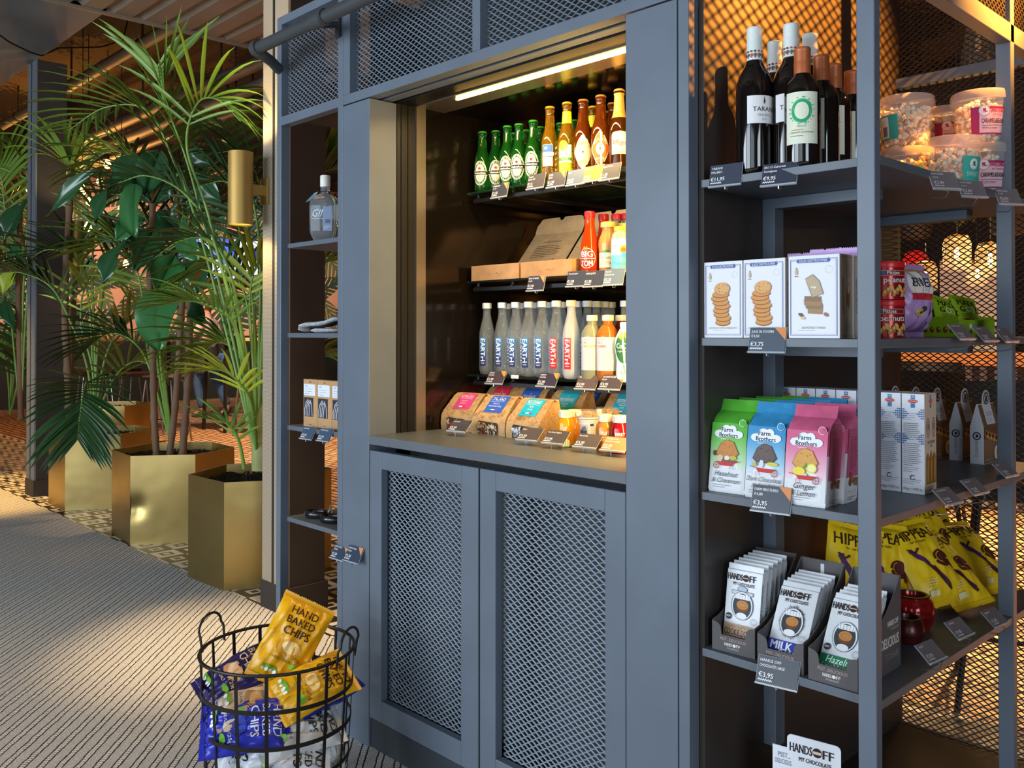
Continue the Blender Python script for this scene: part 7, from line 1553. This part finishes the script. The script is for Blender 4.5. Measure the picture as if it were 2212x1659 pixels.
E_ = [('pel','sp'),('sp','ch'),('ch','nk0'),('nk0','nk'),('nk','hd0'),('hd0','hd1'),('hd1','hd2'),('ch','sl'),('sl','el'),('el','wl'),('wl','hl'),('ch','sr'),('sr','er'),('er','wr'),('wr','hr'),('pel','pl'),('pl','kl'),('kl','al'),('al','tl'),('pel','pr'),('pr','kr'),('kr','ar'),('ar','tr')]
for h_, base, dirs in (('l', Vector((-.165,.455,1.155)), [(-.030+.017*k, .075-.008*abs(k-1.4), -.012) for k in range(4)]+[(.045,.03,-.015)]), ('r', Vector((.25,.065,.865)), [(.004, -.028+.017*k, -.075+.008*abs(k-1.4)) for k in range(4)]+[(.0,.045,-.03)])):
    for q, d in enumerate(dirs):
        a = base+Vector(d)*.35; b = base+Vector(d)*.75+Vector((0,0,-.004)); c = base+Vector(d)*1.0+Vector((0,0,-.012))
        for nme, pt, rr in (('a',a,.0095),('b',b,.0085),('c',c,.0065)): J['f%s%d%s' % (h_,q,nme)] = (tuple(pt), rr)
        E_ += [('h'+h_, 'f%s%da' % (h_,q)), ('f%s%da' % (h_,q), 'f%s%db' % (h_,q)), ('f%s%db' % (h_,q), 'f%s%dc' % (h_,q))]
skin('body', J, E_, M('#b98a72', .55, var=.05), 0, 2)
def grow(keys, d, over={}): return {k: over.get(k, (J[k][0], tuple(v+d for v in J[k][1]) if isinstance(J[k][1], tuple) else J[k][1]+d)) for k in keys}
S = grow(['pel','sp','ch','sl','sr','nk0'], .020); S['el2'] = ((-.195,.13,1.23),.062); S['er2'] = ((.235,-.045,1.22),.062)
skin('shirt', S, [('pel','sp'),('sp','ch'),('ch','nk0'),('ch','sl'),('sl','el2'),('ch','sr'),('sr','er2')], M('#d8b3b4', .8, var=.05, bump=.2, bscale=14), 0)
T = grow(['pel','pl','kl','pr','kr'], .018); T['pel'] = ((0,0,.95),(.165,.115)); T['al2'] = ((-.10,.055,.12),.060); T['ar2'] = ((.10,-.25,.15),.060)
skin('jeans', T, [('pel','pl'),('pl','kl'),('kl','al2'),('pel','pr'),('pr','kr'),('kr','ar2')], M('#44618c', .85, var=.12, scale=12), 0)
mb = MB(); secs = []
for z, rx, ry in ((1.06,.172,.128),(.98,.185,.14),(.85,.20,.165),(.66,.215,.20)): secs.append([(rx*math.cos(2*PI*k/28), .02+ry*math.sin(2*PI*k/28), z+.01*math.sin(k*1.9)) for k in range(28)])
mb.loft(secs, cap=False).build('apron', M('#34302f', .85, var=.1), man, smooth=True)
for nme, a, b in (('l',J['al'][0],J['tl'][0]),('r',J['ar'][0],J['tr'][0])):
    mb = MB(); a, b = Vector(a), Vector(b); secs = []
    for f, w, h in ((-.25,.030,.05),(0,.045,.075),(.5,.050,.062),(.9,.046,.045),(1.15,.022,.03)):
        c = a.lerp(b, f); z0 = .0 if nme == 'l' else max(0, c.z-.06); secs.append([(c.x-w,c.y,z0),(c.x+w,c.y,z0),(c.x+w*.9,c.y,z0+h*.7),(c.x+w*.45,c.y,z0+h),(c.x-w*.45,c.y,z0+h),(c.x-w*.9,c.y,z0+h*.7)])
    mb.loft(secs).build('shoe', M('#2a2422', .6, var=0), man, smooth=True, ang=50)
mb = MB(); mb.grid(lambda u, v: (lambda th, ph: (.088*math.sin(th)*math.cos(ph), .04+.105*math.sin(th)*math.sin(ph)-.012, 1.675+.115*math.cos(th)))(v*PI*(.50 if .15 < u < .35 else .66), 2*PI*u), 24, 10); mb.build('hair', M('#3a2618', .8, var=.2, scale=60), man, smooth=True)
for sx in (-1,1):
    e = MB().lathe([(0,-.011),(.008,-.008),(.011,0),(.008,.008),(0,.011)], 12); o = e.build('eye', M('#e9e4de', .3, var=0), man, smooth=True); o.location = (sx*.031,.139,1.655)
    e = MB().lathe([(0,-.028),(.010,-.02),(.014,.006),(.008,.026),(0,.03)], 10); o = e.build('ear', M('#b98a72', .55, var=.05), man, smooth=True); o.location = (sx*.080,.045,1.645)
o = MB().loft([[(-.006,0,.03),(.006,0,.03),(0,.006,.03)],[(-.015,0,0),(.015,0,0),(0,.026,.002)],[(-.008,0,-.008),(.008,0,-.008),(0,.008,-.008)]]).build('nose', M('#b98a72', .55, var=.05), man, smooth=True); o.location = (0,.143,1.628)
o = MB().loft([[(-.024,0,0),(0,.006,.004),(.024,0,0),(0,.004,-.006)],[(-.02,-.01,0),(0,-.01,.004),(.02,-.01,0),(0,-.01,-.006)]]).build('mouth', M('#8a4a44', .5, var=0), man); o.location = (0,.142,1.602)
